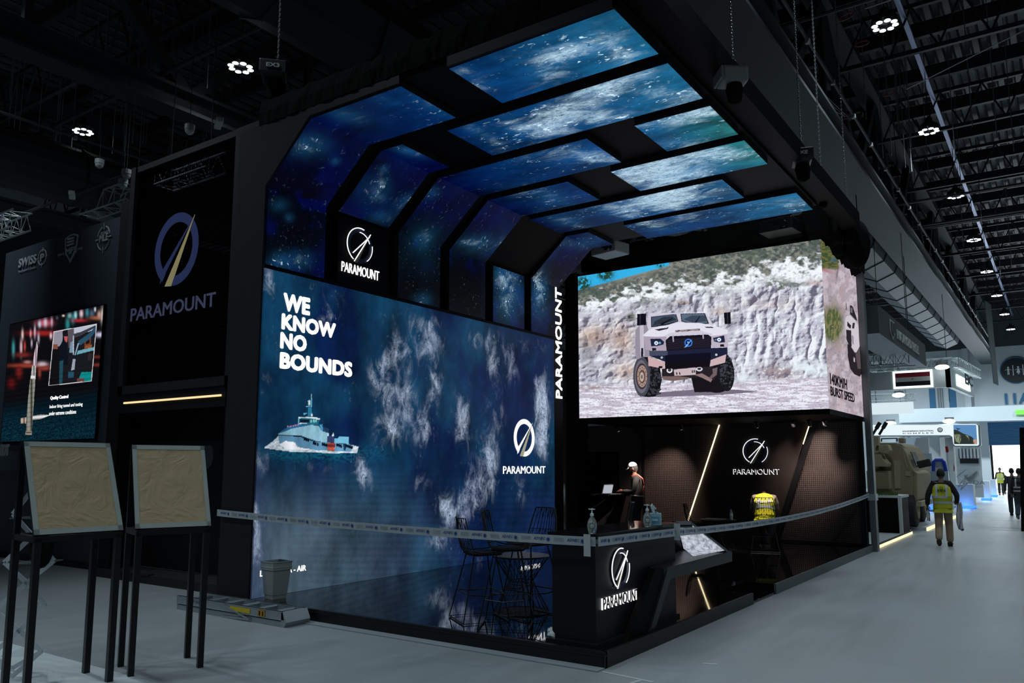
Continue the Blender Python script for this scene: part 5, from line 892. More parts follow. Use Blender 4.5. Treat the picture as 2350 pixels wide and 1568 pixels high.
# ---- chains, hoists, trusses
def chain(p, q, lab, link=.055, r=.007, group='hoist chains'):
    p, q = Vector(p), Vector(q); n = max(2, int((q-p).length/(link*.72))); g = MB(); d = (q-p)/n
    for i in range(n):
        c = p+d*(i+.5); a = (i % 2)*PI/2; u = Vector((math.cos(a), math.sin(a), 0)); dd = d.normalized(); g.tube([c+u*(.38*link*math.cos(t))*.55+dd*(.5*link*math.sin(t)) for t in [2*PI*k/8 for k in range(8)]], r, 4, closed=True)
    o = g.build('hoist_chain', M_chain); return tag(o, lab, 'chain', group)
def hoist(loc, lab, col=None, sign=None, rz=0., sc=1.):
    r = empty('chain_hoist', loc, rz, lab, 'hoist'); m = col or mat('hoist_black', (.022, .022, .025), .45)
    MB().box((-.17, -.2, -.12), (.17, .2, .12)).build('motor_body', m, r, bevel=.04); MB().box((-.19, -.23, -.1), (.19, -.19, .1)).build('end_cover', m, r, bevel=.03)
    MB().tube([(0, .05, .12), (0, .05, .2), (.03, .05, .24), (0, .05, .27)], .014, 8).build('hook', M_dark, r)
    bagm = MB().tube([(.02, .02, -.12), (.02, .02, -.2), (.03, .02, -.38), (.03, .02, -.42)], [.11, .13, .1, .03], 12).build('chain_bag', M_cloth, r, smooth=True)
    if sign: t_ = text('maker_sign', sign, M_white, (-.09, -.236, -.025), (1, 0, 0), (0, 0, 1), .06, .18, depth=.003, bold=.03); t_.parent = r
    r.scale = (sc,)*3; return r
h = on(630, 168, 'y', 6.9); hoist((h.x, 6.9, h.z), 'black chain hoist with white lettering above the left end of the arch', sign='EX3', rz=.8); chain((h.x, 6.95, h.z+.26), (h.x, 6.95, 14.9), 'steel chain rising from the lettered hoist at the left end of the arch')
for i, (px, py, Y, lab, m, sg) in enumerate([(1680, 178, 8.8, 'grey ribbed chain hoist hanging beside the right edge of the arch', mat('hoist_grey', (.20, .21, .21), .5), None), (1838, 362, 12.2, 'black chain hoist below a ring clamp beside the right edge of the arch', None, 'EXE'), (1885, 440, 14.3, 'small black chain hoist at the far right corner of the arch', None, None), (1945, 515, 16.4, 'black chain hoist hanging over the corner video screen', None, 'EXE')]):
    h = on(px, py, 'y', Y); hoist((h.x, Y, h.z), lab, m, sg, rz=-.9 if i == 0 else .35, sc=[.8, .9, .7, .95][i]); chain((h.x, Y+.05, h.z+.26), (h.x-.02, Y+.05, 13.2), 'steel chain rising from the '+lab.split(' hanging')[0].split(' below')[0].split(' at ')[0]+(' over the screen corner' if i == 3 else ''))
def box_truss(p, q, s, lab, m=M_alu, r=.022, nm='lighting_truss', group=None, step=None):
    p, q = Vector(p), Vector(q); d = (q-p).normalized(); a = d.cross(Vector((0, 0, 1))).normalized()*s/2; b = Vector((0, 0, s/2)); g = MB(); L = (q-p).length; step = step or s*1.05; n = max(1, int(L/step)); cs = [a+b, a-b, -a-b, -a+b]
    for c in cs: g.cyl(p+c, q+c, r, 6)
    for i in range(n):
        t0, t1 = L*i/n, L*(i+1)/n; tm = (t0+t1)/2
        for k in range(4): c0, c1 = cs[k], cs[(k+1) % 4]; g.cyl(p+d*t0+c0, p+d*tm+c1, r*.45, 4); g.cyl(p+d*tm+c1, p+d*t1+c0, r*.45, 4)
        for k in range(4): g.cyl(p+d*t0+cs[k], p+d*t0+cs[(k+1) % 4], r*.45, 4)
    o = g.build(nm, m); return tag(o, lab, 'truss', group)
M_tr = mat('truss_aluminium', (.5, .55, .57), .4, metal=.4)
a, b = on(378, 408, 'y', 8.6), on(497, 375, 'y', 8.6); [tag(MB().cyl((x_, 8.6, a.z+.2), (x_, 8.6, 14.85), .01, 5).build('truss_cable', M_dark), 'thin cable holding the box truss behind the tower', 'cable', 'cables behind the tower') for x_ in (a.x+.2, b.x-.2)]; box_truss((a.x, 8.6, a.z), (b.x, 8.6, a.z), .42, 'pale box truss seen through the mesh screen of the tower', mat('truss_lit_aluminium', (.8, .85, .88), .5), .026)  # truss colour lightened to stand in for light falling on it
a, b = on(205, 478, 'y', 11.5), on(310, 440, 'y', 11.5); box_truss((a.x, 11.5, a.z), (b.x, 11.5, a.z), .5, 'pale box truss above the slate wall left of the tower', M_tr, .03)
a, b = on(-60, 545, 'y', 10), on(50, 505, 'y', 10); box_truss((a.x, 10, a.z), (b.x, 10, a.z), .5, 'box truss with light bars at the left edge of the photo', M_tr, .028)
for i, (px, py, Y, lab) in enumerate([(435, 300, 9, 'small white dome camera hanging left of the arch top'), (228, 378, 9, 'grey dome camera hanging above the slate wall'), (290, 402, 9, 'white cylinder camera at the top left corner of the tower'), (282, 424, 9, 'small dome under the cylinder camera beside the tower')]):
    p = on(px, py, 'y', Y); r = empty('dome_camera', p, 0, lab, 'camera', 'dome cameras'); MB().ball((0, 0, 0), .09, 14, 8).build('dome', mat('dome_white', (.42, .45, .46), .4), r, smooth=True); MB().cyl((0, 0, .02), (0, 0, .12), .1, 14).build('base', mat('dome_white', (.42, .45, .46), .4), r); MB().cyl((0, 0, .12), (0, 0, 14.82-p.z), .008, 6).build('cable', M_dark, r)
for i, (px, py, lab) in enumerate([(502, 283, 'white oblong emergency light hanging left of the arch top'), (165, 448, 'white oblong emergency light above the slate wall at the left')]):
    p = on(px, py, 'y', 9.5); r = empty('emergency_light', p, -.5, lab, 'light fitting', 'hanging emergency lights'); MB().box((-.24, -.07, -.05), (.24, .07, .05)).build('body', M_white, r, bevel=.02); MB().cyl((-.15, 0, .05), (-.15, 0, 14.82-p.z), .006, 5).build('cable', M_dark, r)
# red slings, shackles and steel wires on the right
M_red = mat('red_sling', (.25, .02, .025), .6)
for i, (p0, p1, z) in enumerate([((1640, 5), (1940, 268), 11.2), ((1760, 90), (1945, 268), 11.4), ((1780, 185), (1940, 268), 11.0), ((1985, 20), (2045, 0), 11), ((2080, 205), (2350, 70), 11.3)]):
    wire('steel_wire', on(*p0, 'z', z), on(*p1, 'z', z+.05), .012, 'thin bright steel wire strung under the roof right of the arch', mat('wire_bright', (.4, .4, .42), .4), group='wires right of the arch')
for i, (px, py, z, a) in enumerate([(1942, 38, 11, .5), (1978, 100, 11, .3), (2040, 215, 11.3, .3), (1807, 122, 11.2, .1), (1845, 165, 11.2, .8), (1943, 268, 11.2, .3)]):
    c = on(px, py, 'z', z); g = MB().tube([c+_r2*(.17*math.cos(t)*math.cos(a)-.05*math.sin(t)*math.sin(a))+Vector((0, 0, 1))*(.17*math.cos(t)*math.sin(a)+.05*math.sin(t)*math.cos(a)) for t in [2*PI*k/16 for k in range(16)]], .014, 6, closed=True); tag(g.build('red_sling', M_red), ['red oval sling ring nearest the top edge, left of the largest ring lamp', 'red oval sling ring just below the topmost one', 'red oval sling ring below the largest ring lamp', 'small red sling over the grey ribbed hoist', 'small red sling at the top of the second hoist chain', 'small red sling at the top of the chain over the corner screen'][i], 'sling', 'red slings')
# ================================================================== COUNTER AND WHAT STANDS ON IT
ct = empty('reception_counter', (-3.95, 7.7, ZP), 0, 'black reception counter with a glowing logo and lettering on its aisle face', 'counter')
chd(MB().box((-4.20, 6.76, ZP), (-3.72, 8.62, 1.10)), 'counter_body', mat('counter_black', (.0075, .0075, .010), .42, spec=.3), ct)
chd(MB().box((-4.23, 6.73, 1.10), (-3.69, 8.66, 1.17)), 'counter_top', mat('counter_gloss', (.006, .006, .007), .08), ct)
chd(MB().box((-4.24, 6.70, ZP), (-3.68, 8.62, ZP+.03)), 'plinth', M_blk2, ct)
XCF = -3.718
lc = on(1421, 1304, 'x', XCF); rr_ = (on(1421, 1258, 'x', XCF).z-on(1421, 1350, 'x', XCF).z)/2
logo(M_navy, M_needle, M_logo, (XCF, lc.y, lc.z), (0, 1, 0), (0, 0, 1), rr_, ct, glow=1)
a, b, t = on(1380, 1401, 'x', XCF), on(1462, 1381, 'x', XCF), on(1380, 1374, 'x', XCF)
rtext(ct, 'logo_lettering', 'PARAMOUNT', M_logo, (XCF, a.y, a.z), (0, 1, 0), (0, 0, 1), t.z-a.z, b.y-a.y, depth=.014, bold=0)
rtext(ct, 'lettering_face', 'PARAMOUNT', mat('counter_black', (.0075, .0075, .010), .42), (XCF+.012, a.y+.009, a.z+.002), (0, 1, 0), (0, 0, 1), t.z-a.z, b.y-a.y, depth=.008, bold=-.004)
M_gel = mat('clear_gel', (.62, .74, .72), .08, trans=.75, ior=1.35); M_pump = mat('pump_white', (.75, .82, .84), .35)
def sanitizer(loc, lab, rz=0.):
    r = empty('hand_sanitizer', loc, rz, lab, 'bottle', 'pump bottles on the counter')
    prof = [(.001, 0), (.034, .0), (.038, .01), (.046, .045), (.047, .07), (.040, .11), (.026, .135), (.016, .15), (.014, .16), (.001, .16)]
    g = MB().lathe(prof, n=20); g.v = [(x, y*.62, z) for x, y, z in g.v]; g.build('bottle_body', M_gel, r, smooth=True)
    MB().lathe([(.016, .158), (.018, .16), (.018, .182), (.007, .186), (.006, .215), (.016, .217), (.016, .228), (.004, .230)], n=16).build('pump', M_pump, r, smooth=True); MB().bar((-.034, 0, .224), (.03, 0, .222), .012, .009).build('spout', M_pump, r)
    l_ = MB().tube([(0, -.0315, .065), (0, -.0285, .065)], .027, 24); l_.v = [(x, y+.012*abs(x)/.03*.6, z) for x, y, z in l_.v]; lb = l_.build('label_disc', mat('label_green', (.10, .22, .15), .5), r); MB().cyl((0, -.034, .065), (0, -.0315, .065), .019, 20).build('label_centre', mat('label_pale', (.55, .62, .62), .5), lb)
    t_ = text('label_print', 'WASH', mat('label_dark', (.05, .10, .10), .5), (-.011, -.0345, .061), (1, 0, 0), (0, 0, 1), .007, .022, depth=.0005); t_.parent = lb
    return r
p = on(1359, 1223, 'z', 1.17); sanitizer((p.x, p.y, 1.17), 'clear hand sanitizer pump bottle at the near corner of the black counter', .5)
p = on(1486, 1208, 'z', 1.17); sanitizer((p.x, p.y, 1.17), 'clear pump bottle standing in front of the tissue box', .5)
p = on(1503, 1205, 'z', 1.17); tb = empty('tissue_box', (p.x, p.y+.02, 1.17), .35, 'pale blue tissue box with a tissue pulled up on the black counter', 'tissue box')
M_tb = mat('tissue_box_blue', (.30, .52, .58), .5); MB().box((-.06, -.06, 0), (.06, .06, .125)).build('box', M_tb, tb, bevel=.002)
for i, a in enumerate((0, PI/2)): M = Matrix.Rotation(a, 4, 'Z'); MB().box((-.045, -.062, .02), (.045, -.0605, .09)).xf(M).build('printed_panel', mat('print_blue', (.10, .34, .52), .5), tb); MB().box((-.03, -.0635, .045), (.03, -.062, .065)).xf(M).build('printed_mark', mat('print_pale', (.6, .75, .8), .5), tb)
g = MB(); rn = random.Random(2); rows = []
for j in range(9):
    z = .12+j*.014; wv = .03+.012*math.sin(j*1.1); rows.append([(-.03-.003*j+wv*(k/9)*1.6, .012*math.sin(k*1.3+j*.6)+.004*rn.uniform(-1, 1)-.004*j*.3, z-.010*abs(k-3)*(j/9)) for k in range(10)])
g.add([p_ for r_ in rows for p_ in r_], [(j*10+k, j*10+k+1, (j+1)*10+k+1, (j+1)*10+k) for j in range(8) for k in range(9)]); o = g.build('tissue', mat('tissue_white', (.78, .85, .88), .9), tb, smooth=True); sm = o.modifiers.new('thick', 'SOLIDIFY'); sm.thickness = .0015
# crumpled white paper at the foot of the counter
p = on(1254, 1474, 'z', ZP); g = MB().ball((0, 0, 0), .07, 12, 9, (.8, .6, .85)); rn = random.Random(8); g.v = [(x*(1+rn.uniform(-.25, .2))-.2*z, y*(1+rn.uniform(-.2, .2)), z*(1+rn.uniform(-.15, .2))+.055) for x, y, z in g.v]
o = g.build('crumpled_paper', mat('paper_white', (.62, .68, .70), .8)); o.location = (p.x, p.y+.12, ZP); tag(o, 'crumpled white paper bag at the left foot of the black counter', 'paper')
# ---- barrier tape
def tape_mat():
    return mat('barrier_tape_film', (.46, .52, .55), .35, alpha=.86)
M_bt = tape_mat(); M_bp = mat('tape_print_blue', (.01, .06, .25), .5); M_bg = mat('tape_print_grey', (.25, .32, .38), .5)
def tape(p, q, w, sag, lab, nmark, out, n=40):
    p, q = Vector(p), Vector(q); r = empty('barrier_tape', p, 0, lab, 'barrier tape', 'barrier tape runs'); pt = lambda t: (q-p)*t+Vector((0, 0, -sag*4*t*(1-t))); out = Vector(out)
    g = MB(); vs = []
    for i in range(n+1):
        c = pt(i/n)+out*(.004*math.sin(i*.9)); vs += [c+Vector((0, 0, -w/2)), c+Vector((0, 0, w/2)), c+Vector((0, 0, w/2))-out*.0012, c+Vector((0, 0, -w/2))-out*.0012]
    fs = [(i*4+k, i*4+(k+1) % 4, i*4+4+(k+1) % 4, i*4+4+k) for i in range(n) for k in range(4)]+[(0, 1, 2, 3), (n*4+3, n*4+2, n*4+1, n*4)]; g.add(vs, fs); g.build('tape_film', M_bt, r)
    L = (q-p).length; pr = MB(); pg = MB(); lt = None; U = (q-p).normalized(); sgn = 1 if U.cross(Vector((0, 0, 1))).dot(out) > 0 else -1
    c = bpy.data.curves.new('m', 'FONT'); c.body = 'ADNEC'; c.size = .038; c.offset = .0008; c.shear = .25; c.resolution_u = 1; t_ = bpy.data.objects.new('m', c); COL.objects.link(t_); dg = bpy.context.evaluated_depsgraph_get(); dg.update(); me = bpy.data.meshes.new_from_object(t_.evaluated_get(dg)); bpy.data.objects.remove(t_, do_unlink=True)
    tv = [v.co.copy() for v in me.vertices]; tf = [tuple(f.vertices) for f in me.polygons]
    for i in range(nmark):
        t = (i+.5)/nmark; c0 = pt(t)+out*.006; d = (pt(min(1, t+.01))-pt(max(0, t-.01))).normalized()
        pr.add([c0+d*(v.x-.11)+Vector((0, 0, v.y-.008)) for v in tv], tf)
        s_ = c0+d*.055; k_ = [s_+(d*math.cos(a)+Vector((0, 0, 1))*math.sin(a))*(.026 if j % 2 == 0 else .013) for j, a in enumerate([2*PI*q_/16 for q_ in range(16)])]; pr.add(k_, [tuple(range(16))])
        for j in range(3): u = c0+d*.12+Vector((0, 0, .014-.013*j)); pg.add([u, u+d*.11, u+d*.11+Vector((0, 0, .005)), u+Vector((0, 0, .005))], [(0, 1, 2, 3)])
    pr.build('blue_print', M_bp, r, fix=False); pg.build('grey_print', M_bg, r, fix=False); return r
cz = 1.115
tape((-9.22, Y0-.07, 1.20), (-3.62, 6.58, cz), .085, .03, 'long printed barrier tape from the dark arch leg to the counter corner', 15, (0, -1, 0))
tape((-3.60, 6.60, cz), (-3.60, 8.35, 1.085), .085, .0, 'short printed barrier tape across the lettered side of the counter', 6, (1, 0, 0), 16)
tape((-3.60, 8.36, 1.085), (-3.56, 18.70, 1.20), .085, .12, 'long sagging barrier tape from the touch table to the grey end post', 32, (1, 0, 0))
for a, b, lab in [((-3.70, 6.57, 1.18), (-3.70, 6.57, .98), 'pale tape strip holding the barrier tape at the counter corner'), ((-3.585, 8.38, 1.18), (-3.585, 8.38, 1.0), 'pale tape strip hanging at the joint of two barrier tapes')]:
    o = MB().box((a[0]-.035, a[1]-.004, b[2]), (a[0]+.035, a[1]+.001, a[2])).build('tape_strip', mat('tape_strip_pale', (.5, .56, .58), .4, alpha=.9)); tag(o, lab, 'tape', 'short tape strips')
# tape wrapped on the post
tag(MB().box((XS, 18.70, 1.08), (XS+.16, 18.97, 1.22)).build('post_tape_wrap', mat('tape_strip_pale', (.5, .56, .58), .4)), 'crumpled tape wrapped round the grey end post', 'tape')
# ---- touch table beside the counter
tt = empty('touch_table', (-3.8, 9.0, ZP), 0, 'black angular touch table with a slanted bright screen beside the counter', 'touch table')
M_tt = mat('touch_table_black', (.010, .011, .015), .35); zt_ = .73
A_, B_ = Vector((-3.6, 8.12, zt_)), Vector((-3.6, 10.14, zt_)); C_ = Vector((-3.69, 7.90, zt_+.02)); C2 = Vector((-3.685, 8.67, zt_)); D_ = Vector((-4.35, 10.3, zt_)); Em = Vector((-4.35, 8.7, zt_)); E_, F_ = Vector(on(1551, 1203, 'z', 1.12)), Vector(on(1586, 1203, 'z', 1.12))
G_ = Vector(on(1590, 1281, 'z', zt_+.02)); H_ = Vector(on(1668, 1267, 'z', zt_+.02)); I_ = Vector(on(1566, 1262, 'z', zt_+.06))
chd(MB().prism([A_, B_, D_, Em, C2, C_], (0, 0, -.125)), 'table_slab', M_tt, tt)
chd(MB().add([E_, F_, H_, G_, I_, A_, C_, Em, D_, B_, C2], [(0, 4, 3, 2, 1), (4, 5, 3), (4, 6, 5), (4, 10, 6), (0, 7, 10, 4), (0, 1, 8, 7), (1, 2, 8), (2, 9, 8), (3, 5, 9, 2)]), 'slanted_top', M_tt, tt)
nrm = (F_-E_).cross(G_-E_).normalized()
if nrm.z < 0: nrm = -nrm
off = nrm*.012; cen = (E_+F_+H_+G_)/4; shr = lambda p, k=.93: cen+(p-cen)*k
S = [shr(E_)+off, shr(F_)+off, shr(H_)+off, shr(G_)+off, shr(I_)+off]
def rock_screen():
    m = bpy.data.materials.new('rock_video'); m.use_nodes = True; nt = m.node_tree; nt.nodes.clear(); tc = N(nt, 'ShaderNodeTexCoord'); n = N(nt, 'ShaderNodeTexNoise', i_Scale=16., i_Detail=9., i_Roughness=.72, i_Distortion=.3); mp = N(nt, 'ShaderNodeMapping'); mp.inputs['Scale'].default_value = (1.6, .6, 1); mp.inputs['Rotation'].default_value = (0, 0, .5)
    nt.links.new(tc.outputs['Object'], mp.inputs[0]); nt.links.new(mp.outputs[0], n.inputs['Vector']); r = N(nt, 'ShaderNodeValToRGB'); r.color_ramp.elements[0].position = .36; r.color_ramp.elements[0].color = (*lin((104, 110, 124)), 1); r.color_ramp.elements[1].position = .6; r.color_ramp.elements[1].color = (*lin((205, 212, 224)), 1); nt.links.new(n.outputs['Fac'], r.inputs[0]); e = N(nt, 'ShaderNodeEmission'); nt.links.new(r.outputs[0], e.inputs[0]); ou = N(nt, 'ShaderNodeOutputMaterial'); nt.links.new(e.outputs[0], ou.inputs[0]); return m
chd(MB().prism([S[0], S[1], S[2], S[3], S[4]], nrm*.006), 'screen', rock_screen(), tt)
for d0, d1, w_ in [(E_, F_, .05), (F_, H_, .03)]: chd(MB().bar(d0+off*1.6, d1+off*1.6, w_, .012, up=nrm), 'screen_rim', mat('rim_grey', (.12, .12, .15), .3), tt)
chd(MB().bar(shr(E_, .86)+off*2.2, shr(F_, .86)+off*2.2, .07, .004, up=nrm), 'screen_bar', M_blk2, tt)
chd(MB().prism([(-3.69, 7.22, ZP), (-3.69, 7.78, ZP), (-3.69, 8.20, .62), (-3.69, 8.14, .725), (-3.69, 7.86, .735)], (.07, 0, 0)), 'leg', M_blk, tt)
chd(MB().prism([(-3.62, 7.66, ZP), (-3.62, 7.78, ZP), (-3.62, 8.22, .62), (-3.62, 8.12, .70)], (.022, 0, 0)), 'leg_edge', M_tt, tt)
chd(MB().bar((-3.68, 9.82, .62), (-3.75, 10.02, ZP), .035, .03), 'leg', M_blk2, tt)
chd(MB().prism([(-4.3, 8.6, .61), (-4.3, 9.0, .61), (-4.3, 8.55, ZP), (-4.3, 8.42, ZP)], (.03, 0, 0)), 'leg', M_blk2, tt)
# ---- wire bar stools and wire tables
M_wire = mat('black_wire', (.006, .006, .007), .4)
def wire_stool(loc, rz, lab, h=.76, grp='wire bar stools', high=True):
    r = empty('wire_stool', loc, rz, lab, 'stool', grp); W = .46; D = .42; wr = .005
    # seat pad, shell grid (local +y is the front of the seat)
    s = MB().prism([(-.2, -.14, h), (.2, -.14, h), (.21, .14, h), (.16, .2, h), (-.16, .2, h), (-.21, .14, h)], (0, 0, .02)); s.build('seat_pad', M_blk, r, bevel=.006)
    g = MB(); prof = [(.23, h+.01), (.1, h-.015), (-.05, h-.02), (-.15, h+.0), (-.2, h+.06), (-.23, h+.16), (-.255, h+.28), (-.275, h+.40)]; wd = [.2, .22, .23, .235, .235, .225, .2, .165]
    L = []
    for (y, z), w_ in zip(prof, wd): L.append([(w_*(k/5-1), y+(.05*(abs(k/5-1))**2 if z > h+.05 else .015*abs(k/5-1)), z+(.05*(abs(k/5-1))**2 if z < h+.05 else 0)) for k in range(11)])
    for k in range(11): g.tube([row[k] for row in L], wr*(1.5 if k in (0, 10) else .8), 5)
    for i, row in enumerate(L):
        if i in (0, 4, 5, 7): g.tube(row, wr*(1.5 if i in (0, 7) else .8), 5)
    for k in range(0, 10, 2): g.tube([L[4][k], L[5][k+1], L[4][k+2]], wr*.8, 5); g.tube([L[7][k], L[6][k+1], L[7][k+2]], wr*.8, 5)
    g.build('wire_shell', M_wire, r)
    t = .13; b = .27
    for sx in (-1, 1):
        MB().tube([(sx*t*1.1, .13, h-.01), (sx*b, .25, .012), (sx*b, -.27, .012), (sx*t*1.1, -.12, h-.01)], .0085, 6).build('leg', M_wire, r)
    q = (h-.30)/h; fx = b+(t*1.1-b)*(.30/h); f = MB(); z = .30 if h > .6 else .2; kx = b-(b-t*1.1)*z/h; ky = .25-(.12)*z/h
    f.tube([(-kx, ky, z), (kx, ky, z)], .0085, 6); f.tube([(-kx, -ky, z), (kx, -ky, z)], .007, 6); f.tube([(-kx, ky, z), (-kx-.02, 0, z-.02), (-kx, -ky, z)], .007, 6); f.tube([(kx, ky, z), (kx+.02, 0, z-.02), (kx, -ky, z)], .007, 6); f.tube([(-b, .25, .012), (b, .25, .012)], .0085, 6); f.tube([(-b, -.27, .012), (b, -.27, .012)], .0085, 6); f.build('foot_ring', M_wire, r)
    return r
def wire_table(loc, lab, h=.62, R=.33, neck=.14, nk=.55, grp='wire tables'):
    r = empty('wire_table', loc, 0, lab, 'table', grp); MB().lathe([(R-.01, h-.012), (R, h-.006), (R, h), (.001, h)][:3]+[(R-.004, h+.003)], n=36).build('table_top', M_blk2, r); g = MB(); n = 26
    for k in range(n):
        a = 2*PI*k/n; a2 = a+.35; a3 = a+.7; g.tube([(R*.95*math.cos(a), R*.95*math.sin(a), h-.01), (neck*math.cos(a2), neck*math.sin(a2), h*nk), (R*.95*math.cos(a3), R*.95*math.sin(a3), .01)], .004, 5)
    for rr, z in ((R*.95, .01), (neck*1.02, h*nk), (R*.95, h-.012), (neck*1.02, h*nk-.03)): g.tube([(rr*math.cos(2*PI*k/30), rr*math.sin(2*PI*k/30), z) for k in range(30)], .005, 5, closed=True)
    g.build('wire_base', M_wire, r); MB().cyl((0, 0, 0), (0, 0, .006), R*.93, 30).build('base_plate', M_blk, r); return r
wire_stool((-4.96, 7.08, ZP), math.radians(-62), 'nearest wire bar stool, its seat overlapping the wire table', .79)
wire_stool((-5.42, 7.22, ZP), math.radians(-35), 'lower wire bar stool at the left, half behind the nearest one', .70)
p = on(1240, 1255, 'z', .93); wire_stool((p.x-.22, p.y+.15, ZP), math.radians(165), 'wire bar stool rising behind the left end of the black counter', .79)
p = on(1290, 1190, 'z', 1.32); wire_stool((-5.0, 9.6, ZP), math.radians(120), 'wire bar stool mostly hidden behind the counter beside the wall screen edge', .79)
p = on(1196, 1405, 'z', ZP); wire_table((p.x, p.y, ZP), 'hourglass wire table among the bar stools by the wall screen', .64, .34)
p = on(1650, 1262, 'z', ZP); wire_table((p.x, p.y, ZP), 'hourglass wire table with a bottle on it left of the seated man', .6, .36)
tbl = p
b_ = empty('water_bottle', (0, 0, 0), 0, 'small water bottle on the wire table beside the seated man', 'bottle'); MB().lathe([(.001, 0), (.031, 0), (.032, .02), (.030, .06), (.032, .1), (.031, .14), (.013, .185), (.001, .185)], n=14).build('bottle_body', mat('bottle_clear', (.6, .68, .72), .1, trans=.55, ior=1.33), b_, smooth=True); MB().cyl((0, 0, .183), (0, 0, .205), .015, 12).build('cap', mat('cap_blue', (.25, .35, .6), .4), b_); MB().cyl((0, 0, .07), (0, 0, .12), .0335, 14).build('label_band', mat('band_pale', (.6, .6, .62), .5), b_)
b_.location = (tbl.x+.26, tbl.y+.05, ZP+.605)
o = MB().box((-.2, -.14, 0), (.2, .14, .012)).build('tablet', mat('tablet_grey', (.30, .27, .24), .4)); o.location = (tbl.x-.06, tbl.y-.02, ZP+.605); tag(o, 'thin tablet lying on the wire table left of the water bottle', 'tablet')
p = on(1602, 1262, 'z', ZP); wire_stool((p.x, p.y, ZP), math.radians(-75), 'dim wire chair in front of the slanted light strip', .5)
p = on(1512, 1262, 'z', ZP); wire_stool((p.x, p.y, ZP), math.radians(-30), 'dim wire chair seen just behind the tissue box', .5)
# laptop lectern left of the standing man
Dm = 17.6; q = at(1398, 1180, Dm); lec = empty('black_lectern', (q.x, q.y, ZP), math.radians(33), 'black slanted lectern carrying a laptop in front of the capped man', 'lectern')
MB().prism([(-.35, 0, 0), (.12, 0, 0), (.38, 0, 1.02), (-.35, 0, 1.02)], (0, .5, 0)).build('body', M_blk, lec); MB().box((-.42, -.05, 1.02), (.46, .55, 1.06)).build('top', M_blk2, lec)
MB().box((-.9, .6, 0), (.3, .66, 2.0)).build('back_panel', M_blk, lec)
lp_ = empty('laptop', (0, 0, 0), 0, 'open laptop with a pale screen in front of the man with the white cap', 'laptop'); MB().box((-.17, -.12, 0), (.17, .12, .015)).build('base', M_dark, lp_)
lid = MB().obox((0, 0, .11), (.17, 0, 0), (0, .004, .001), (0, -.03, .11)).build('lid', M_dark, lp_); MB().obox((0, -.006, .11), (.145, 0, 0), (0, .0015, 0), (0, -.026, .09)).build('screen', emi('laptop_screen', (.42, .44, .5), 1.), lid)
q = at(1404, 1118, Dm-.15); lp_.location = (q.x, q.y, ZP+1.062); lp_.rotation_euler = (0, 0, math.radians(20)); lid.location = (0, .12, 0)
lp_.rotation_euler = (0, 0, math.radians(75))
# ================================================================== PEOPLE
def skin_part(nodes, edges, root, sub=2):
    names = list(nodes); me = bpy.data.meshes.new('t'); me.from_pydata([nodes[n][0] for n in names], [(names.index(a), names.index(b)) for a, b in edges], []); o = bpy.data.objects.new('t', me); COL.objects.link(o)
    o.modifiers.new('s', 'SKIN'); sv = me.skin_vertices[0].data
    for i, n in enumerate(names):
        r = nodes[n][1]; sv[i].radius = r if isinstance(r, tuple) else (r, r); sv[i].use_root = (n == root)
    ss = o.modifiers.new('u', 'SUBSURF'); ss.levels = sub; ss.render_levels = sub
    dg = bpy.context.evaluated_depsgraph_get(); dg.update(); m2 = bpy.data.meshes.new_from_object(o.evaluated_get(dg)); mb = MB(); mb.add([v.co[:] for v in m2.vertices], [tuple(p.vertices) for p in m2.polygons])
    bpy.data.objects.remove(o, do_unlink=True); bpy.data.meshes.remove(me); bpy.data.meshes.remove(m2); return mb
BASE = dict(pelvis=(0, 0, .95), spine=(0, .0, 1.12), chest=(0, .0, 1.32), neck=(0, -.01, 1.48), head=(0, .02, 1.63), shL=(-.17, 0, 1.42), elL=(-.24, -.03, 1.14), wrL=(-.25, .06, .90), haL=(-.25, .08, .82), shR=(.17, 0, 1.42), elR=(.24, -.03, 1.14), wrR=(.25, .06, .90), haR=(.25, .08, .82),
            hiL=(-.09, 0, .90), knL=(-.10, .03, .50), anL=(-.10, -.02, .09), toL=(-.11, .13, .035), hiR=(.09, 0, .90), knR=(.10, .03, .50), anR=(.10, -.02, .09), toR=(.11, .13, .035))
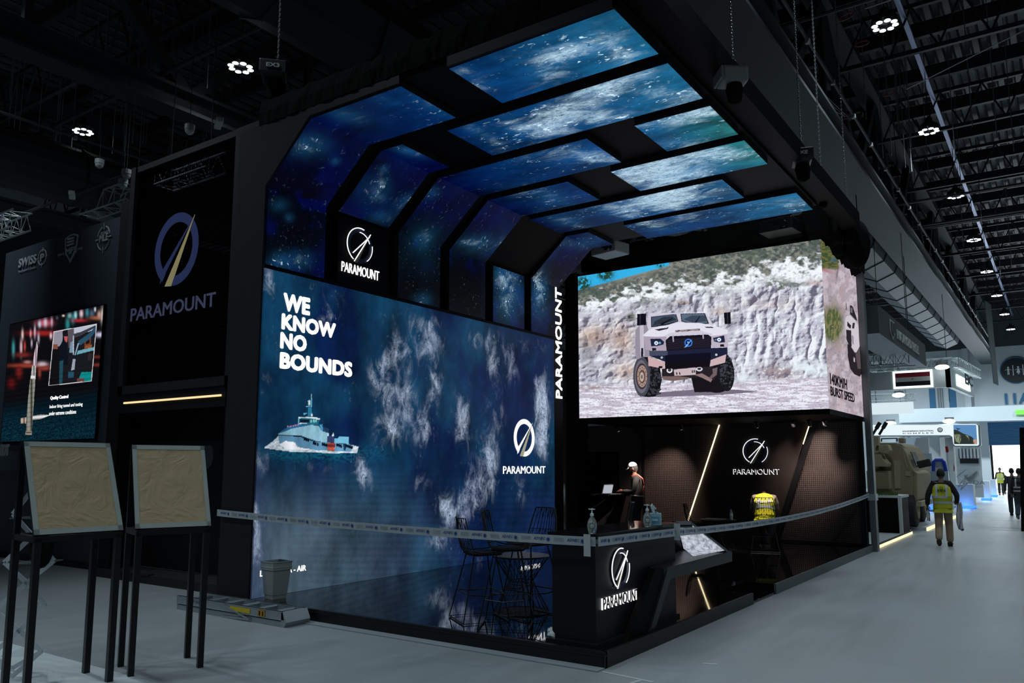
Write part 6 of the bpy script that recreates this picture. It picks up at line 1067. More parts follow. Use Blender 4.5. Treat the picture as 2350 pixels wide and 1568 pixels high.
def person(loc, rz, lab, J={}, skin=(.20, .11, .07), hair=(.01, .008, .007), shirt=(.02, .02, .022), trousers=(.03, .03, .035), shoes=(.02, .018, .016), short_sleeve=False, vest=None, vest_back='', beard=False, cap=None, sc=1., look=0., tie=True):
    P = {k: Vector(v) for k, v in BASE.items()}; P.update({k: Vector(v) for k, v in J.items()}); r = empty('person', loc, rz, lab, 'person')
    ms = mat('skin_%d' % int(skin[0]*1000), skin, .55); nd = {}; ed = []
    def n(k, rad, p=None): nd[k] = (tuple(p if p is not None else P[k]), rad)
    n('pelvis', (.15, .11)); n('spine', (.135, .10)); n('chest', (.16, .11)); n('neck', .055); ed += [('pelvis', 'spine'), ('spine', 'chest'), ('chest', 'neck')]
    hd = (P['head']-P['neck']).normalized(); n('jaw', .06, P['head']-hd*.06+Vector((0, .01, 0))); ed += [('neck', 'jaw')]
    for s in 'LR':
        n('sh'+s, .058); n('el'+s, .042); n('wr'+s, .028); ed += [('chest', 'sh'+s), ('sh'+s, 'el'+s), ('el'+s, 'wr'+s)]
        h = P['ha'+s]; w_ = P['wr'+s]; dv = (h-w_).normalized(); n('pa'+s, (.044, .022), w_+dv*.04); n('pb'+s, (.042, .020), w_+dv*.10); ed += [('wr'+s, 'pa'+s), ('pa'+s, 'pb'+s)]
        n('hi'+s, .085); n('kn'+s, .058); n('an'+s, .04); n('to'+s, .035); ed += [('pelvis', 'hi'+s), ('hi'+s, 'kn'+s), ('kn'+s, 'an'+s), ('an'+s, 'to'+s)]
    body = skin_part(nd, ed, 'pelvis', 1)
    # head: skull, nose, ears; look turns it
    hp = P['head']; R = Matrix.Rotation(look, 4, 'Z'); tilt = Vector((0, 0, 1)).rotation_difference(hd).to_matrix().to_4x4() if hd.z > -.9 else Matrix.Identity(4)
    T = Matrix.Translation(hp) @ tilt @ R; hm = MB().ball((0, 0, 0), .1, 18, 12, (.78, .96, 1.18)); hm.v = [(x*(1 if z > -.03 else 1+.9*(z+.03)/.09*.35), y, z) for x, y, z in hm.v]
    hm.ball((0, .098, -.012), .018, 8, 6, (.8, 1., 1.4)); hm.ball((-.079, 0, -.01), .022, 8, 6, (.4, .9, 1.3)); hm.ball((.079, 0, -.01), .022, 8, 6, (.4, .9, 1.3)); hm.ball((0, .088, -.052), .02, 8, 6, (1.2, .5, .45)); hm.xf(T); body.add(hm.v, hm.f)
    # fingers: four of unequal length and a thumb from the side of the palm
    for s, sg in (('L', -1), ('R', 1)):
        w_, h = P['wr'+s], P['ha'+s]; dv = (h-w_).normalized(); sd = dv.cross(Vector((0, 1, 0)) if abs(dv.y) < .8 else Vector((0, 0, 1))).normalized(); up = sd.cross(dv); pb = w_+dv*.08
        if sd.x*sg < 0: sd = -sd
        for i, ln in enumerate((.066, .074, .07, .054)):
            b0 = pb+sd*(.027-.018*i)*-1; cur = -up*(1 if up.y < 0 else -1); body.tube([b0-dv*.02, b0+dv*ln*.45+cur*.006, b0+dv*ln*.8+cur*.022, b0+dv*ln*.9+cur*.036], [.0095, .009, .008, .006], 6)
        t0 = w_+dv*.03-sd*.03; body.tube([t0, t0-sd*.018+dv*.03, t0-sd*.02+dv*.055], [.012, .010, .007], 6)
    body.build('body', ms, r, smooth=True)
    for s in (-1, 1): MB().ball((s*.03, .087, .012), .011, 8, 6, (1, .5, .8)).xf(T).build('eye', mat('eye_dark', (.03, .02, .02), .3), r)
    # hair cap
    hr = MB().ball((0, -.012, .02), .103, 18, 12, (.82, .98, 1.12)); keep = []
    hr.f = [f for f in hr.f if not (sum(hr.v[i][1] for i in f)/len(f) > .045 and sum(hr.v[i][2] for i in f)/len(f) < .06) and (sum(hr.v[i][2] for i in f)/len(f) > .015 or (sum(hr.v[i][1] for i in f)/len(f) < -.02 and sum(hr.v[i][2] for i in f)/len(f) > -.055))]; hr.xf(T); hr.build('hair', mat('hair_%d' % int(hair[0]*1000), hair, .8), r, smooth=True)
    if beard: bd = MB().ball((0, .03, -.062), .062, 12, 8, (.95, 1.0, .8)).xf(T).build('beard', mat('beard_black', (.008, .006, .006), .9), r, smooth=True)
    if cap:
        c = MB().ball((0, -.006, .042), .108, 20, 12, (.84, .98, .95)); c.f = [f for f in c.f if sum(c.v[i][2] for i in f)/len(f) > .038]; c.xf(T); cc = c.build('cap', mat('cap_white', cap, .7), r, smooth=True); sm = cc.modifiers.new('t', 'SOLIDIFY'); sm.thickness = .006
        b = MB(); pts = [(.07*math.cos(a)*1., .08+.085*math.sin(a), .035-.012*math.sin(a)) for a in np.linspace(PI, 0, 12)]; b.prism(pts+[(.065, .075, .043), (-.065, .075, .043)], (0, 0, .006)); b.xf(T).build('cap_brim', mat('cap_white', cap, .7), cc)
        MB().ball((0, -.104, .05), .022, 8, 6, (1, .4, .8)).xf(T).build('cap_opening', M_blk, cc)
    # clothes
    g = .012
    dn = (P['pelvis']-P['spine']).normalized(); nd = dict(hem=(tuple(P['pelvis']+dn*.09), (.178, .14)), pelvis=(tuple(P['pelvis']), (.182, .14)), spine=(tuple(P['spine']), (.172, .135)), chest=(tuple(P['chest']), (.195, .142)), yoke=(tuple(P['chest'].lerp(P['neck'], .6)), (.13, .10)), collar=(tuple(P['chest'].lerp(P['neck'], .98)), .075)); ed = [('hem', 'pelvis'), ('pelvis', 'spine'), ('spine', 'chest'), ('chest', 'yoke'), ('yoke', 'collar')]
    for s in 'LR':
        nd['sh'+s] = (tuple(P['sh'+s]), .080); e = P['el'+s]; ed.append(('chest', 'sh'+s))
        if short_sleeve: nd['el'+s] = (tuple(P['sh'+s].lerp(e, .65)), .058); ed.append(('sh'+s, 'el'+s))
        else: nd['el'+s] = (tuple(e), .062); nd['wr'+s] = (tuple(P['wr'+s].lerp(e, -.04)), .05); ed += [('sh'+s, 'el'+s), ('el'+s, 'wr'+s)]
    skin_part(nd, ed, 'pelvis', 2).build('shirt', mat('cloth_%d_%d' % (int(shirt[0]*1000), int(shirt[1]*1000)), shirt, .9, bump=.35, nscale=9), r, smooth=True)
    nd = dict(waist=(tuple(P['pelvis'].lerp(P['spine'], .6)), (.165, .13)), pelvis=(tuple(P['pelvis']), (.180, .14))); ed = [('waist', 'pelvis')]
    for s in 'LR': nd['hi'+s] = (tuple(P['hi'+s]), .118); nd['kn'+s] = (tuple(P['kn'+s]), .088); nd['an'+s] = (tuple(P['an'+s].lerp(P['kn'+s], -.06)), .080); ed += [('pelvis', 'hi'+s), ('hi'+s, 'kn'+s), ('kn'+s, 'an'+s)]
    skin_part(nd, ed, 'pelvis', 2).build('trousers', mat('trousers_%d_%d' % (int(trousers[0]*1000), int(trousers[1]*1000)), trousers, .85, bump=.35, nscale=7), r, smooth=True)
    for s in 'LR':
        a, t = P['an'+s], P['to'+s]; d = (t-a); hl = a-Vector((d.x, d.y, 0)).normalized()*.04
        skin_part(dict(h=((hl.x, hl.y, hl.z-.045), .043), a=((a.x, a.y, a.z-.02), .052), m=(tuple(a.lerp(t, .6)+Vector((0, 0, -.0))), (.048, .036)), t=(tuple(t+d.normalized()*.03), (.04, .026))), [('h', 'a'), ('a', 'm'), ('m', 't')], 'a', 1).build('shoe', mat('shoe_%d' % int(shoes[0]*1000), shoes, .6), r, smooth=True)
    if vest:
        col, band = vest; nd = dict(hem=(tuple(P['pelvis']+dn*.07), (.20, .16)), pelvis=(tuple(P['pelvis']), (.205, .165)), spine=(tuple(P['spine']), (.20, .162)), chest=(tuple(P['chest']), (.225, .172)), collar=(tuple(P['chest'].lerp(P['neck'], .85)), (.15, .12)))
        ve = [('hem', 'pelvis'), ('pelvis', 'spine'), ('spine', 'chest'), ('chest', 'collar')]
        for s in 'LR': nd['v'+s] = (tuple(P['chest'].lerp(P['sh'+s], .85)+Vector((0, 0, .012))), .112); ve.append(('chest', 'v'+s))
        v = skin_part(nd, ve, 'pelvis', 2)
        vo = v.build('hi_vis_vest', mat('vest_%d_%d' % (int(col[0]*1000), int(col[2]*1000)), col, .7, bump=.3, nscale=10), r, smooth=True); mbnd = mat('reflective_band', band, .35)
        # bands follow the vest: thin loops offset from its surface
        V = [Vector(p) for p in v.v]; ax0, ax1 = P['pelvis'], P['chest']; axd = (ax1-ax0)
        import mathutils
        bv = mathutils.bvhtree.BVHTree.FromPolygons(V, v.f)
        def wrap(c, n_, w_, a0=0, a1=2*PI, k=36):
            n_ = Vector(n_).normalized(); u = n_.orthogonal().normalized(); w2 = n_.cross(u); q = []; 
            for i in range(k+1):
                a = a0+(a1-a0)*i/k; d = u*math.cos(a)+w2*math.sin(a); row = []
                for o_ in (-w_/2, w_/2):
                    c0 = c+n_*o_; hit = bv.ray_cast(c0+d*.6, -d)
                    if hit[0] is None: row.append(None)
                    else: row.append(hit[0]+d*.006)
                q.append(row)
            g_ = MB()
            for i in range(k):
                if None in q[i] or None in q[i+1]: continue
                g_.add([q[i][0], q[i+1][0], q[i+1][1], q[i][1]], [(0, 1, 2, 3)])
            return g_
        for t_ in (.12, .45): wrap(ax0.lerp(ax1, t_), axd, .05).build('reflective_band', mbnd, vo, fix=False)
        for sx in (-.10, .10):
            c = P['spine'].lerp(P['chest'], .5); g_ = MB(); rows = []
            for back in (-1, 1):
                rows = []
                for i in range(15):
                    q0 = P['pelvis'].lerp(P['chest'].lerp(P['neck'], .55), .38+i*.62/14); row = []
                    for o_ in (-.024, .024):
                        h_ = bv.ray_cast(q0+Vector((sx+o_, back*.6, 0)), Vector((0, -back, 0))); row.append(None if h_[0] is None else h_[0]+Vector((0, back*.006, 0)))
                    rows.append(row)
                for i in range(14):
                    if None in rows[i] or None in rows[i+1]: continue
                    g_.add([rows[i][0], rows[i][1], rows[i+1][1], rows[i+1][0]], [(0, 1, 2, 3)])
            g_.build('reflective_band', mbnd, vo, fix=False)
        if vest_back:
            q0 = P['spine'].lerp(P['chest'], .75); h_ = bv.ray_cast(q0+Vector((0, -.6, 0)), Vector((0, 1, 0))); y = h_[0].y-.016 if h_[0] else -.19
            t_ = text('vest_lettering', vest_back, mat('vest_print', (.02, .03, .02) if col[0] > .2 else (.5, .52, .5), .6), (0, y, q0.z-.03), (1, 0, 0), (0, 0, 1), .055, .17, depth=.003, bold=.02, align='c'); t_.parent = vo
            MB().tube([(.028*math.cos(a), y-.003, q0.z+.055+.022*math.sin(a)) for a in [2*PI*k/20 for k in range(20)]], .006, 6, closed=True).build('vest_emblem', mat('vest_print', (.02, .03, .02), .6), vo)
    r.scale = (sc,)*3; return r
YEL = ((.42, .44, .02), (.42, .46, .48))
# local +y is forward; yaw rz turns it.  walking away down the aisle
pm = person((-2.42, 20.85, 0), .08, 'man walking away in a yellow vest with lettering, holding a bottle and a cloth', dict(anL=(-.11, -.20, .16), toL=(-.11, -.14, .045), knL=(-.10, .03, .52), anR=(.10, .14, .09), toR=(.12, .28, .04), knR=(.10, .14, .50), elL=(-.29, -.04, 1.15), wrL=(-.31, .02, .92), haL=(-.31, .03, .84), elR=(.30, -.02, 1.16), wrR=(.29, .14, 1.0), haR=(.25, .2, .97)), trousers=(.26, .20, .13), shirt=(.012, .012, .016), shoes=(.03, .022, .016), vest=YEL, vest_back='arena', skin=(.14, .08, .055), sc=1.0)
def on_person(p, loc): M = Matrix.Translation(p.location) @ Matrix.Rotation(p.rotation_euler.z, 4, 'Z'); return M @ Vector(loc)
bt = copy_tree(b_); bt['label'] = 'clear water bottle hanging from the left hand of the walking man'; bt['category'] = 'bottle'; q = on_person(pm, (-.31, .04, .56)); bt.location = q; bt.scale = (1.25, 1.25, 1.3)
g = MB(); rows = []
for j in range(12):
    z = 1.0-j*.055; rows.append([(.27+.11*(k/6)+.012*math.sin(j*.7+k), .14+.02*math.sin(k*1.7+j*.5)-.004*j, z-.03*(k/6)*(1 if j > 8 else 0)) for k in range(7)])
g.add([on_person(pm, p_) for r_ in rows for p_ in r_], [(j*7+k, j*7+k+1, (j+1)*7+k+1, (j+1)*7+k) for j in range(11) for k in range(6)]); o = g.build('held_cloth', mat('held_cloth_white', (.42, .42, .44), .9), smooth=True); tag(o, 'white and navy cloth hanging from the right arm of the walking man', 'cloth'); sm = o.modifiers.new('t', 'SOLIDIFY'); sm.thickness = .01
g = MB(); g.tube([on_person(pm, (.27, .14, .72)), on_person(pm, (.275, .13, .56)), on_person(pm, (.30, .11, .42)), on_person(pm, (.36, .10, .37)), on_person(pm, (.39, .10, .40))], [.02, .026, .024, .02, .014], 8).build('navy_edge', mat('navy_cloth', (.02, .03, .12), .8), o, smooth=True)
# seated man in the yellow vest, seen from behind, bent forward
pc = on(1757, 1258, 'z', ZP)
seat = .66; cx_, cy_ = -5.03, 16.12
person((cx_, cy_, ZP), .28, 'seated man seen from behind in a yellow vest, head bent down, on a wire chair', dict(pelvis=(0, -.05, seat+.10), spine=(0, -.02, seat+.22), chest=(0, .10, seat+.33), neck=(0, .22, seat+.41), head=(0, .33, seat+.43), shL=(-.19, .12, seat+.37), shR=(.19, .12, seat+.37), elL=(-.26, .16, seat+.14), elR=(.26, .16, seat+.14), wrL=(-.17, .34, seat+.14), wrR=(.17, .34, seat+.14), haL=(-.1, .42, seat+.16), haR=(.1, .42, seat+.16),
    hiL=(-.10, .0, seat+.08), hiR=(.10, .0, seat+.08), knL=(-.15, .42, seat+.05), knR=(.15, .42, seat+.05), anL=(.02, .30, .10), anR=(-.06, .42, .10), toL=(.03, .42, .04), toR=(-.12, .54, .04)), trousers=(.012, .012, .016), shirt=(.26, .20, .16), short_sleeve=True, skin=(.24, .14, .10), shoes=(.35, .24, .20), vest=((.66, .60, .01), (.52, .60, .66)), hair=(.008, .006, .006), sc=1.)
wire_stool((cx_, cy_-.02, ZP), .28, 'wire chair under the seated man in the yellow vest', seat-.0)
# standing man with the white cap at the laptop: faces the left of the picture
q = at(1463, 1180, 17.2)
cm = person((q.x, q.y, ZP), math.radians(112), 'standing man in black with a white cap and red braces, typing on the laptop', dict(chest=(0, .03, 1.32), neck=(0, .03, 1.48), head=(0, .08, 1.62), elL=(-.24, .06, 1.12), wrL=(-.16, .30, 1.13), haL=(-.13, .38, 1.14), elR=(.24, .06, 1.12), wrR=(.16, .30, 1.13), haR=(.13, .38, 1.14)), shirt=(.016, .014, .013), trousers=(.008, .008, .012), skin=(.10, .04, .026), beard=True, cap=(.70, .66, .60), sc=1.0)
M_brace = mat('braces_red', (.30, .03, .02), .5); M_bw = mat('braces_white', (.62, .56, .55), .4)
for sx in (-1, 1): MB().tube([(sx*.12, .10, 1.46), (sx*.13, -.02, 1.49), (sx*.11, -.125, 1.40), (0, -.15, 1.26), (-sx*.12, -.128, 1.08)], .013, 6).build('shoulder_strap', M_brace, cm)
MB().tube([(.172*math.cos(a), .132*math.sin(a), 1.04+.01*math.sin(a)) for a in [2*PI*k/24 for k in range(24)]], .013, 6, closed=True).build('waist_strap', M_bw, cm)
# people further down the aisle
person((-1.38, 32.2, 0), -.05, 'man in jeans and dark vest with white bands walking away at the right edge', dict(anL=(-.1, -.22, .2), toL=(-.1, -.12, .08), anR=(.12, .18, .09), toR=(.12, .32, .04), knR=(.11, .14, .5)), trousers=(.05, .075, .11), shirt=(.02, .02, .024), vest=((.02, .022, .028), (.5, .52, .52)), vest_back='SECURITY', shoes=(.16, .16, .15), skin=(.18, .10, .07))
person((-1.75, 35.5, 0), .1, 'man in dark clothes walking just left of the man in jeans', {}, trousers=(.018, .02, .03), shirt=(.05, .052, .058), skin=(.16, .09, .06))
person((-3.65, 61.0, 0), 3.2, 'distant person in a yellow vest facing us near the bright doorway', dict(wrL=(-.3, .0, .9), wrR=(.32, .02, .9)), trousers=(.03, .03, .035), vest=YEL, skin=(.2, .12, .09))
# ================================================================== STANDS ALONG THE AISLE
M_wp = mat('white_stand_paint', (.55, .60, .62), .6); M_wfl = mat('white_stand_floor', (.45, .50, .52), .35); M_warm2 = emi('warm_floor_strip', (1., .80, .42), 1.6)
def px_box(x0, y0, x1, y1, Y, d, mb=None):
    a, b = on(x0, y1, 'y', Y), on(x1, y0, 'y', Y); mb = mb or MB(); return mb.box((a.x, Y, a.z), (b.x, Y+d, b.z))
sp1 = MB().box((-9.5, 19.0, 0), (-3.62, 24.35, .10)).build('low_platform', M_wfl); tag(sp1, 'low white platform with a warm light strip just beyond the grey end post', 'platform')
MB().box((-3.62, 19.0, .075), (-3.57, 24.35, .10)).build('edge_trim', M_dark, sp1); MB().box((-3.615, 19.02, .0), (-3.59, 24.3, .072)).build('light_strip', M_warm2, sp1)
sp2 = MB().box((-11, 24.4, 0), (-3.9, 33.0, .10)).box((-3.9, 25.6, 0), (-3.42, 33, .10)).build('low_platform', M_wfl); tag(sp2, 'second low white platform carrying the tan vehicle', 'platform'); MB().box((-3.42, 25.6, .0), (-3.39, 32.9, .085)).build('light_strip', M_warm2, sp2)
# planter with artificial grass
pl = empty('planter', (-4.2, 23.5, .1), 0, 'black planter box with white rim and a strip of artificial grass', 'planter')
chd(MB().box((-5.6, 22.9, .1), (-3.62, 24.1, 1.0)), 'box', M_blk, pl); chd(MB().box((-5.62, 22.88, 1.0), (-3.60, 24.12, 1.06)).box((-3.68, 22.88, .1), (-3.60, 22.96, 1.0)), 'rim', M_wp, pl)
g = MB(); rn = random.Random(4)
for i in range(900): x = rn.uniform(-5.55, -3.72); y = rn.uniform(22.95, 23.3); h = rn.uniform(.06, .13); g.add([(x-.008, y, 1.05), (x+.008, y, 1.05), (x+rn.uniform(-.03, .03), y+rn.uniform(-.03, .03), 1.05+h)], [(0, 1, 2)])
chd(g, 'grass', mat('artificial_grass', (.07, .13, .03), .8), pl, kind='stuff', fix=False)
# tan armoured vehicle behind the planter
M_tan = mat('desert_tan', (.27, .225, .135), .7, noise=.12, nscale=2); M_tan2 = mat('desert_tan_light', (.36, .31, .20), .7); M_tyre = mat('tyre_rubber', (.02, .02, .02), .85); M_hub = mat('wheel_hub_tan', (.22, .19, .12), .7); M_vg = mat('vehicle_glass', (.03, .035, .03), .5)
YV = 25.4; V = lambda x, y, Y=YV: on(1980+x/5.6, 950+y/5.6, 'y', Y)
vh = empty('armoured_vehicle', (-4.6, YV, .1), 0, 'tan armoured vehicle facing the aisle behind the black planter', 'vehicle')
prof = [(60, 1150), (60, 380), (180, 372), (420, 370), (500, 410), (560, 500), (640, 700), (655, 830), (640, 1150)]
chd(MB().prism([V(*p) for p in prof], (0, 3.4, 0)), 'hull', M_tan, vh, bevel=.03)
chd(MB().prism([V(590, 490)+Vector((.02, .1, 0)), V(650, 650)+Vector((.04, .1, 0)), V(650, 650)+Vector((.04, 1.0, 0)), V(590, 490)+Vector((.02, 1.0, 0))], (.02, 0, .01)), 'windscreen', M_vg, vh)
chd(MB().prism([V(648, 720), V(700, 760), V(705, 1100), V(640, 1160)], (0, 2.3, 0)), 'nose', M_tan, vh, bevel=.03)
chd(MB().obox(V(680, 1160)+Vector((.06, 1.15, 0)), (.08, 0, 0), (0, 1.1, 0), (0, 0, .07)), 'bumper', M_tan2, vh)
for px, yy, Yw, rw in ((600, 1210, 25.7, .50), (700, 1180, 28.3, .54)):
    w = on(1980+px/5.6, 950+yy/5.6, 'y', Yw); c = Vector((w.x+.05, Yw, .1+rw)); o = chd(MB().tube([c+Vector((-.18, 0, 0)), c+Vector((-.17, 0, 0)), c+Vector((.13, 0, 0)), c+Vector((.16, 0, 0))], [rw*.85, rw, rw, rw*.85], 28), 'wheel', M_tyre, vh); tw_ = c-Vector(vh.location); MB().cyl(tw_+Vector((.12, 0, 0)), tw_+Vector((.19, 0, 0)), rw*.55, 20).build('hub', M_hub, o)
    c2 = c+Vector((-2.2, 0, 0)); chd(MB().cyl(c2+Vector((-.17, 0, 0)), c2+Vector((.16, 0, 0)), rw, 24), 'wheel', M_tyre, vh)
chd(MB().prism([V(545, 740, YV-.02), V(610, 740, YV-.02), V(610, 800, YV-.02), V(545, 800, YV-.02)], (0, .02, 0)).prism([V(400, 600, YV-.03), V(480, 600, YV-.03), V(490, 960, YV-.03), V(410, 960, YV-.03)], (0, .03, 0)), 'side_step', M_tan2, vh)
chd(MB().prism([V(510, 490, YV-.015), V(525, 490, YV-.015), V(575, 690, YV-.015), V(560, 690, YV-.015)], (0, .02, 0)), 'door_seam', M_tan2, vh)
mr = V(790, 640, YV-.1); chd(MB().obox(mr, (.17, 0, .04), (0, .06, 0), (-.03, 0, .10)), 'mirror', M_tyre, vh, bevel=.03); chd(MB().bar(V(690, 680), mr, .05), 'mirror_arm', M_tan, vh)
chd(MB().box(V(460, 375), V(525, 310)+Vector((0, .4, 0))), 'periscope', M_tan, vh, bevel=.02); fr = MB(); A0, A1, A2, A3 = V(240, 360), V(240, 320), V(440, 315), V(440, 355); fr.bar(A0, A1, .03).bar(A1, A2, .03).bar(A2, A3, .03); chd(fr, 'roof_rack', M_dark, vh)
ts = empty('gun_turret', (-4.5, 24.6, 1.6), 0, 'light tan remote gun turret with two dark barrels beside the grey end post', 'turret'); YG = 24.7
chd(MB().prism([V(60, 530, YG), V(230, 520, YG), (V(250, 570, YG)), V(320, 640, YG), V(315, 680, YG), V(60, 680, YG)], (0, .6, 0)), 'turret_body', M_tan2, ts, bevel=.02); chd(MB().box(V(60, 960, YG+.1), V(400, 735, YG+.1)+Vector((-.15, .5, 0))).box(V(60, 735, YG+.2), V(200, 680, YG+.2)+Vector((0, .3, 0))), 'turret_base', M_tan, ts)
chd(MB().prism([V(155, 450, YG), V(170, 400, YG), V(320, 395, YG), V(345, 470, YG), V(320, 520, YG), V(155, 480, YG)], (0, .5, 0)), 'launcher_box', M_tan2, ts, bevel=.02); chd(MB().box(V(100, 500, YG), V(195, 290, YG)+Vector((0, .3, 0))), 'mount', M_tan2, ts)
for (x0, y0, x1, y1) in [(120, 280, 222, 112), (210, 270, 305, 108)]: chd(MB().tube([V(x0, y0, YG+.1), V((x0+x1)/2, (y0+y1)/2, YG+.1), V((x0+x1)/2+4, (y0+y1)/2-8, YG+.1), V(x1, y1, YG+.1)], [.035, .035, .055, .055], 8), 'barrel', M_dark, ts)
# hanging dark sign box with pale lettering
sgn = MB().box((-5.15, 24.75, 5.66), (-4.2, 34.2, 6.48)).build('hanging_sign_box', mat('sign_dark_grey', (.045, .055, .06), .6)); tag(sgn, 'long dark grey hanging sign box with a shield and pale lettering over the aisle edge', 'hanging sign')
MB().box((-5.14, 24.77, 5.645), (-4.21, 34.18, 5.66)).build('underside', mat('sign_underside', (.35, .38, .45), .6), sgn)
M_pl = mat('pale_lettering', (.42, .46, .46), .5)
t_ = text('sign_lettering', 'INKAS ARMORED VEHICLES', M_pl, (-4.195, 27.7, 5.87), (0, 1, 0), (0, 0, 1), .32, 4.6, depth=.02); t_.parent = sgn
MB().prism([(-4.198, 26.5, 6.33), (-4.198, 27.3, 6.33), (-4.198, 27.3, 5.95), (-4.198, 26.9, 5.72), (-4.198, 26.5, 5.95)], (.02, 0, 0)).build('shield_emblem', M_pl, sgn); MB().prism([(-4.17, 26.6, 6.27), (-4.17, 27.2, 6.27), (-4.17, 27.2, 6.0), (-4.17, 26.9, 5.82), (-4.17, 26.6, 6.0)], (.01, 0, 0)).build('shield_inset', mat('sign_dark_grey', (.045, .055, .06), .6), sgn)
for y in (25.2, 33.8): MB().cyl((-4.7, y, 6.48), (-4.7, y, 14.0), .015, 6).build('suspension_wire', M_dark, sgn)
a, b = on(1996, 828, 'y', 30), on(2130, 828, 'y', 30); box_truss((a.x-1, 30, a.z), (b.x-.6, 30, a.z), .42, 'dark box truss crossing under the hanging sign box', M_tr, .022); px_box(1990, 838, 2100, 846, 30.3, .1).build('black_bar', M_blk); tag(bpy.data.objects['black_bar'], 'black bar hanging under the truss below the sign box', 'bar')
# white hanging box with flag
YF = 40.; f0, f1 = on(2000, 897, 'y', YF), on(2180, 845, 'y', YF)
fl = MB().box((f0.x-.4, YF, f0.z), (f1.x, YF+.3, f1.z)).build('flag_sign_box', M_wp); tag(fl, 'white hanging box with an illuminated red, white and black flag', 'hanging sign')
a, b = on(2056, 888, 'y', YF), on(2134, 853, 'y', YF); MB().box((a.x-.1, YF-.03, a.z-.1), (b.x+.1, YF-.005, b.z+.1)).build('flag_glow', emi('flag_backlight', (.85, 1, .95), 1.5), fl); h3 = (b.z-a.z)/3
for i, c in enumerate([(.008, .008, .012), (.55, .58, .56), (.28, .01, .03)]): MB().box((a.x, YF-.05, a.z+h3*i), (b.x, YF-.03, a.z+h3*(i+1))).build('flag_stripe', mat('flag_%d' % i, c, .6), fl)
MB().cyl(((a.x+b.x)/2, YF-.06, (a.z+b.z)/2), ((a.x+b.x)/2, YF-.05, (a.z+b.z)/2), h3*.22, 12).build('flag_emblem', mat('flag_gold', (.45, .36, .08), .5), fl)
sd = MB().add([(f1.x, YF, f0.z), (f1.x, YF, f1.z), (f1.x+.35, YF+6.5, f1.z), (f1.x+.35, YF+6.5, f0.z), (f1.x-.2, YF, f0.z), (f1.x-.2, YF, f1.z), (f1.x+.15, YF+6.5, f1.z), (f1.x+.15, YF+6.5, f0.z)], [(0, 1, 2, 3), (7, 6, 5, 4), (0, 4, 5, 1), (3, 2, 6, 7), (1, 5, 6, 2), (0, 3, 7, 4)]).build('side_face', M_wp, fl)
MB().prism([(f1.x+.10, YF+1.3, f0.z+.15), (f1.x+.30, YF+5, f0.z+.15), (f1.x+.30, YF+5, f1.z-.15), (f1.x+.10, YF+1.3, f1.z-.15)], (.03, 0, 0)).build('glowing_panel', emi('glow_green_white', (.75, 1, .92), 1.6), fl)
t_ = text('side_lettering', 'EIC', mat('sign_dark_grey', (.045, .055, .06), .6), (f1.x+.36, YF+2.2, f0.z+.3), (.05, 1, 0), (0, 0, 1), .5, 2.2, depth=.02, bold=.03); t_.parent = fl
tr = on(2110, 838, 'y', YF); box_truss((f0.x, YF+.3, f1.z+.28), (f1.x+.1, YF+.3, f1.z+.28), .4, 'bright truss along the top of the flag sign box', M_tr, .03); box_truss((f1.x+.1, YF+.5, f1.z+.3), (f1.x+.5, YF+6.5, f1.z+.3), .4, 'bright truss running back from the corner of the flag sign box', M_tr, .03)
for (px, py, Y, lab) in [(2162, 843, YF-.3, 'bright stage lamp on the truss above the flag'), (2043, 972, 44.5, 'left bright floodlight on top of the white arch'), (2178, 967, 44.5, 'right bright floodlight on top of the white arch'), (2062, 907, 42, 'bright lamp on the truss over the lit white panel')]:
    p = on(px, py, 'y', Y); r = empty('flood_lamp', p, 0, lab, 'lamp', 'bright stand floodlights'); MB().ball((0, 0, 0), .22, 12, 8, (1.3, .6, .5)).build('lens', emi('flood_white', (.9, 1, 1), 6), r); MB().box((-.2, .08, -.05), (.2, .2, .2)).build('housing', M_dark, r)
    l = bpy.data.lights.new('stand_flood', 'POINT'); l.energy = 60 if Y > 42 else 5; l.color = (.85, .97, 1); l.shadow_soft_size = .3; o = bpy.data.objects.new('stand_flood', l); o.location = (p.x, p.y-.5, p.z-.1); COL.objects.link(o)
# lit panel and its truss
q1 = on(2000, 842, 'y', 30.3); [MB().cyl((q1.x+k_, 30.35, q1.z), (q1.x+k_, 30.35, 14.85), .012, 5).build('suspension_wire', M_dark, bpy.data.objects['black_bar']) for k_ in (.3, 1.2)]
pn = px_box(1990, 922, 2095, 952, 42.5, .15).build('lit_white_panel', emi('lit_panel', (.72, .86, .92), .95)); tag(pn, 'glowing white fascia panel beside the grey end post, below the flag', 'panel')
a, b = on(1990, 914, 'y', 42.4), on(2100, 911, 'y', 42.4); box_truss((a.x, 42.4, a.z), (b.x, 42.4, b.z), .32, 'small bright truss above the glowing white panel', M_tr, .02)
q1 = on(2010, 925, 'y', 42.5); [MB().cyl((q1.x+k_, 42.55, q1.z-.1), (q1.x+k_, 42.55, 14.85), .015, 5).build('suspension_wire', M_dark, pn) for k_ in (0, 3.2)]
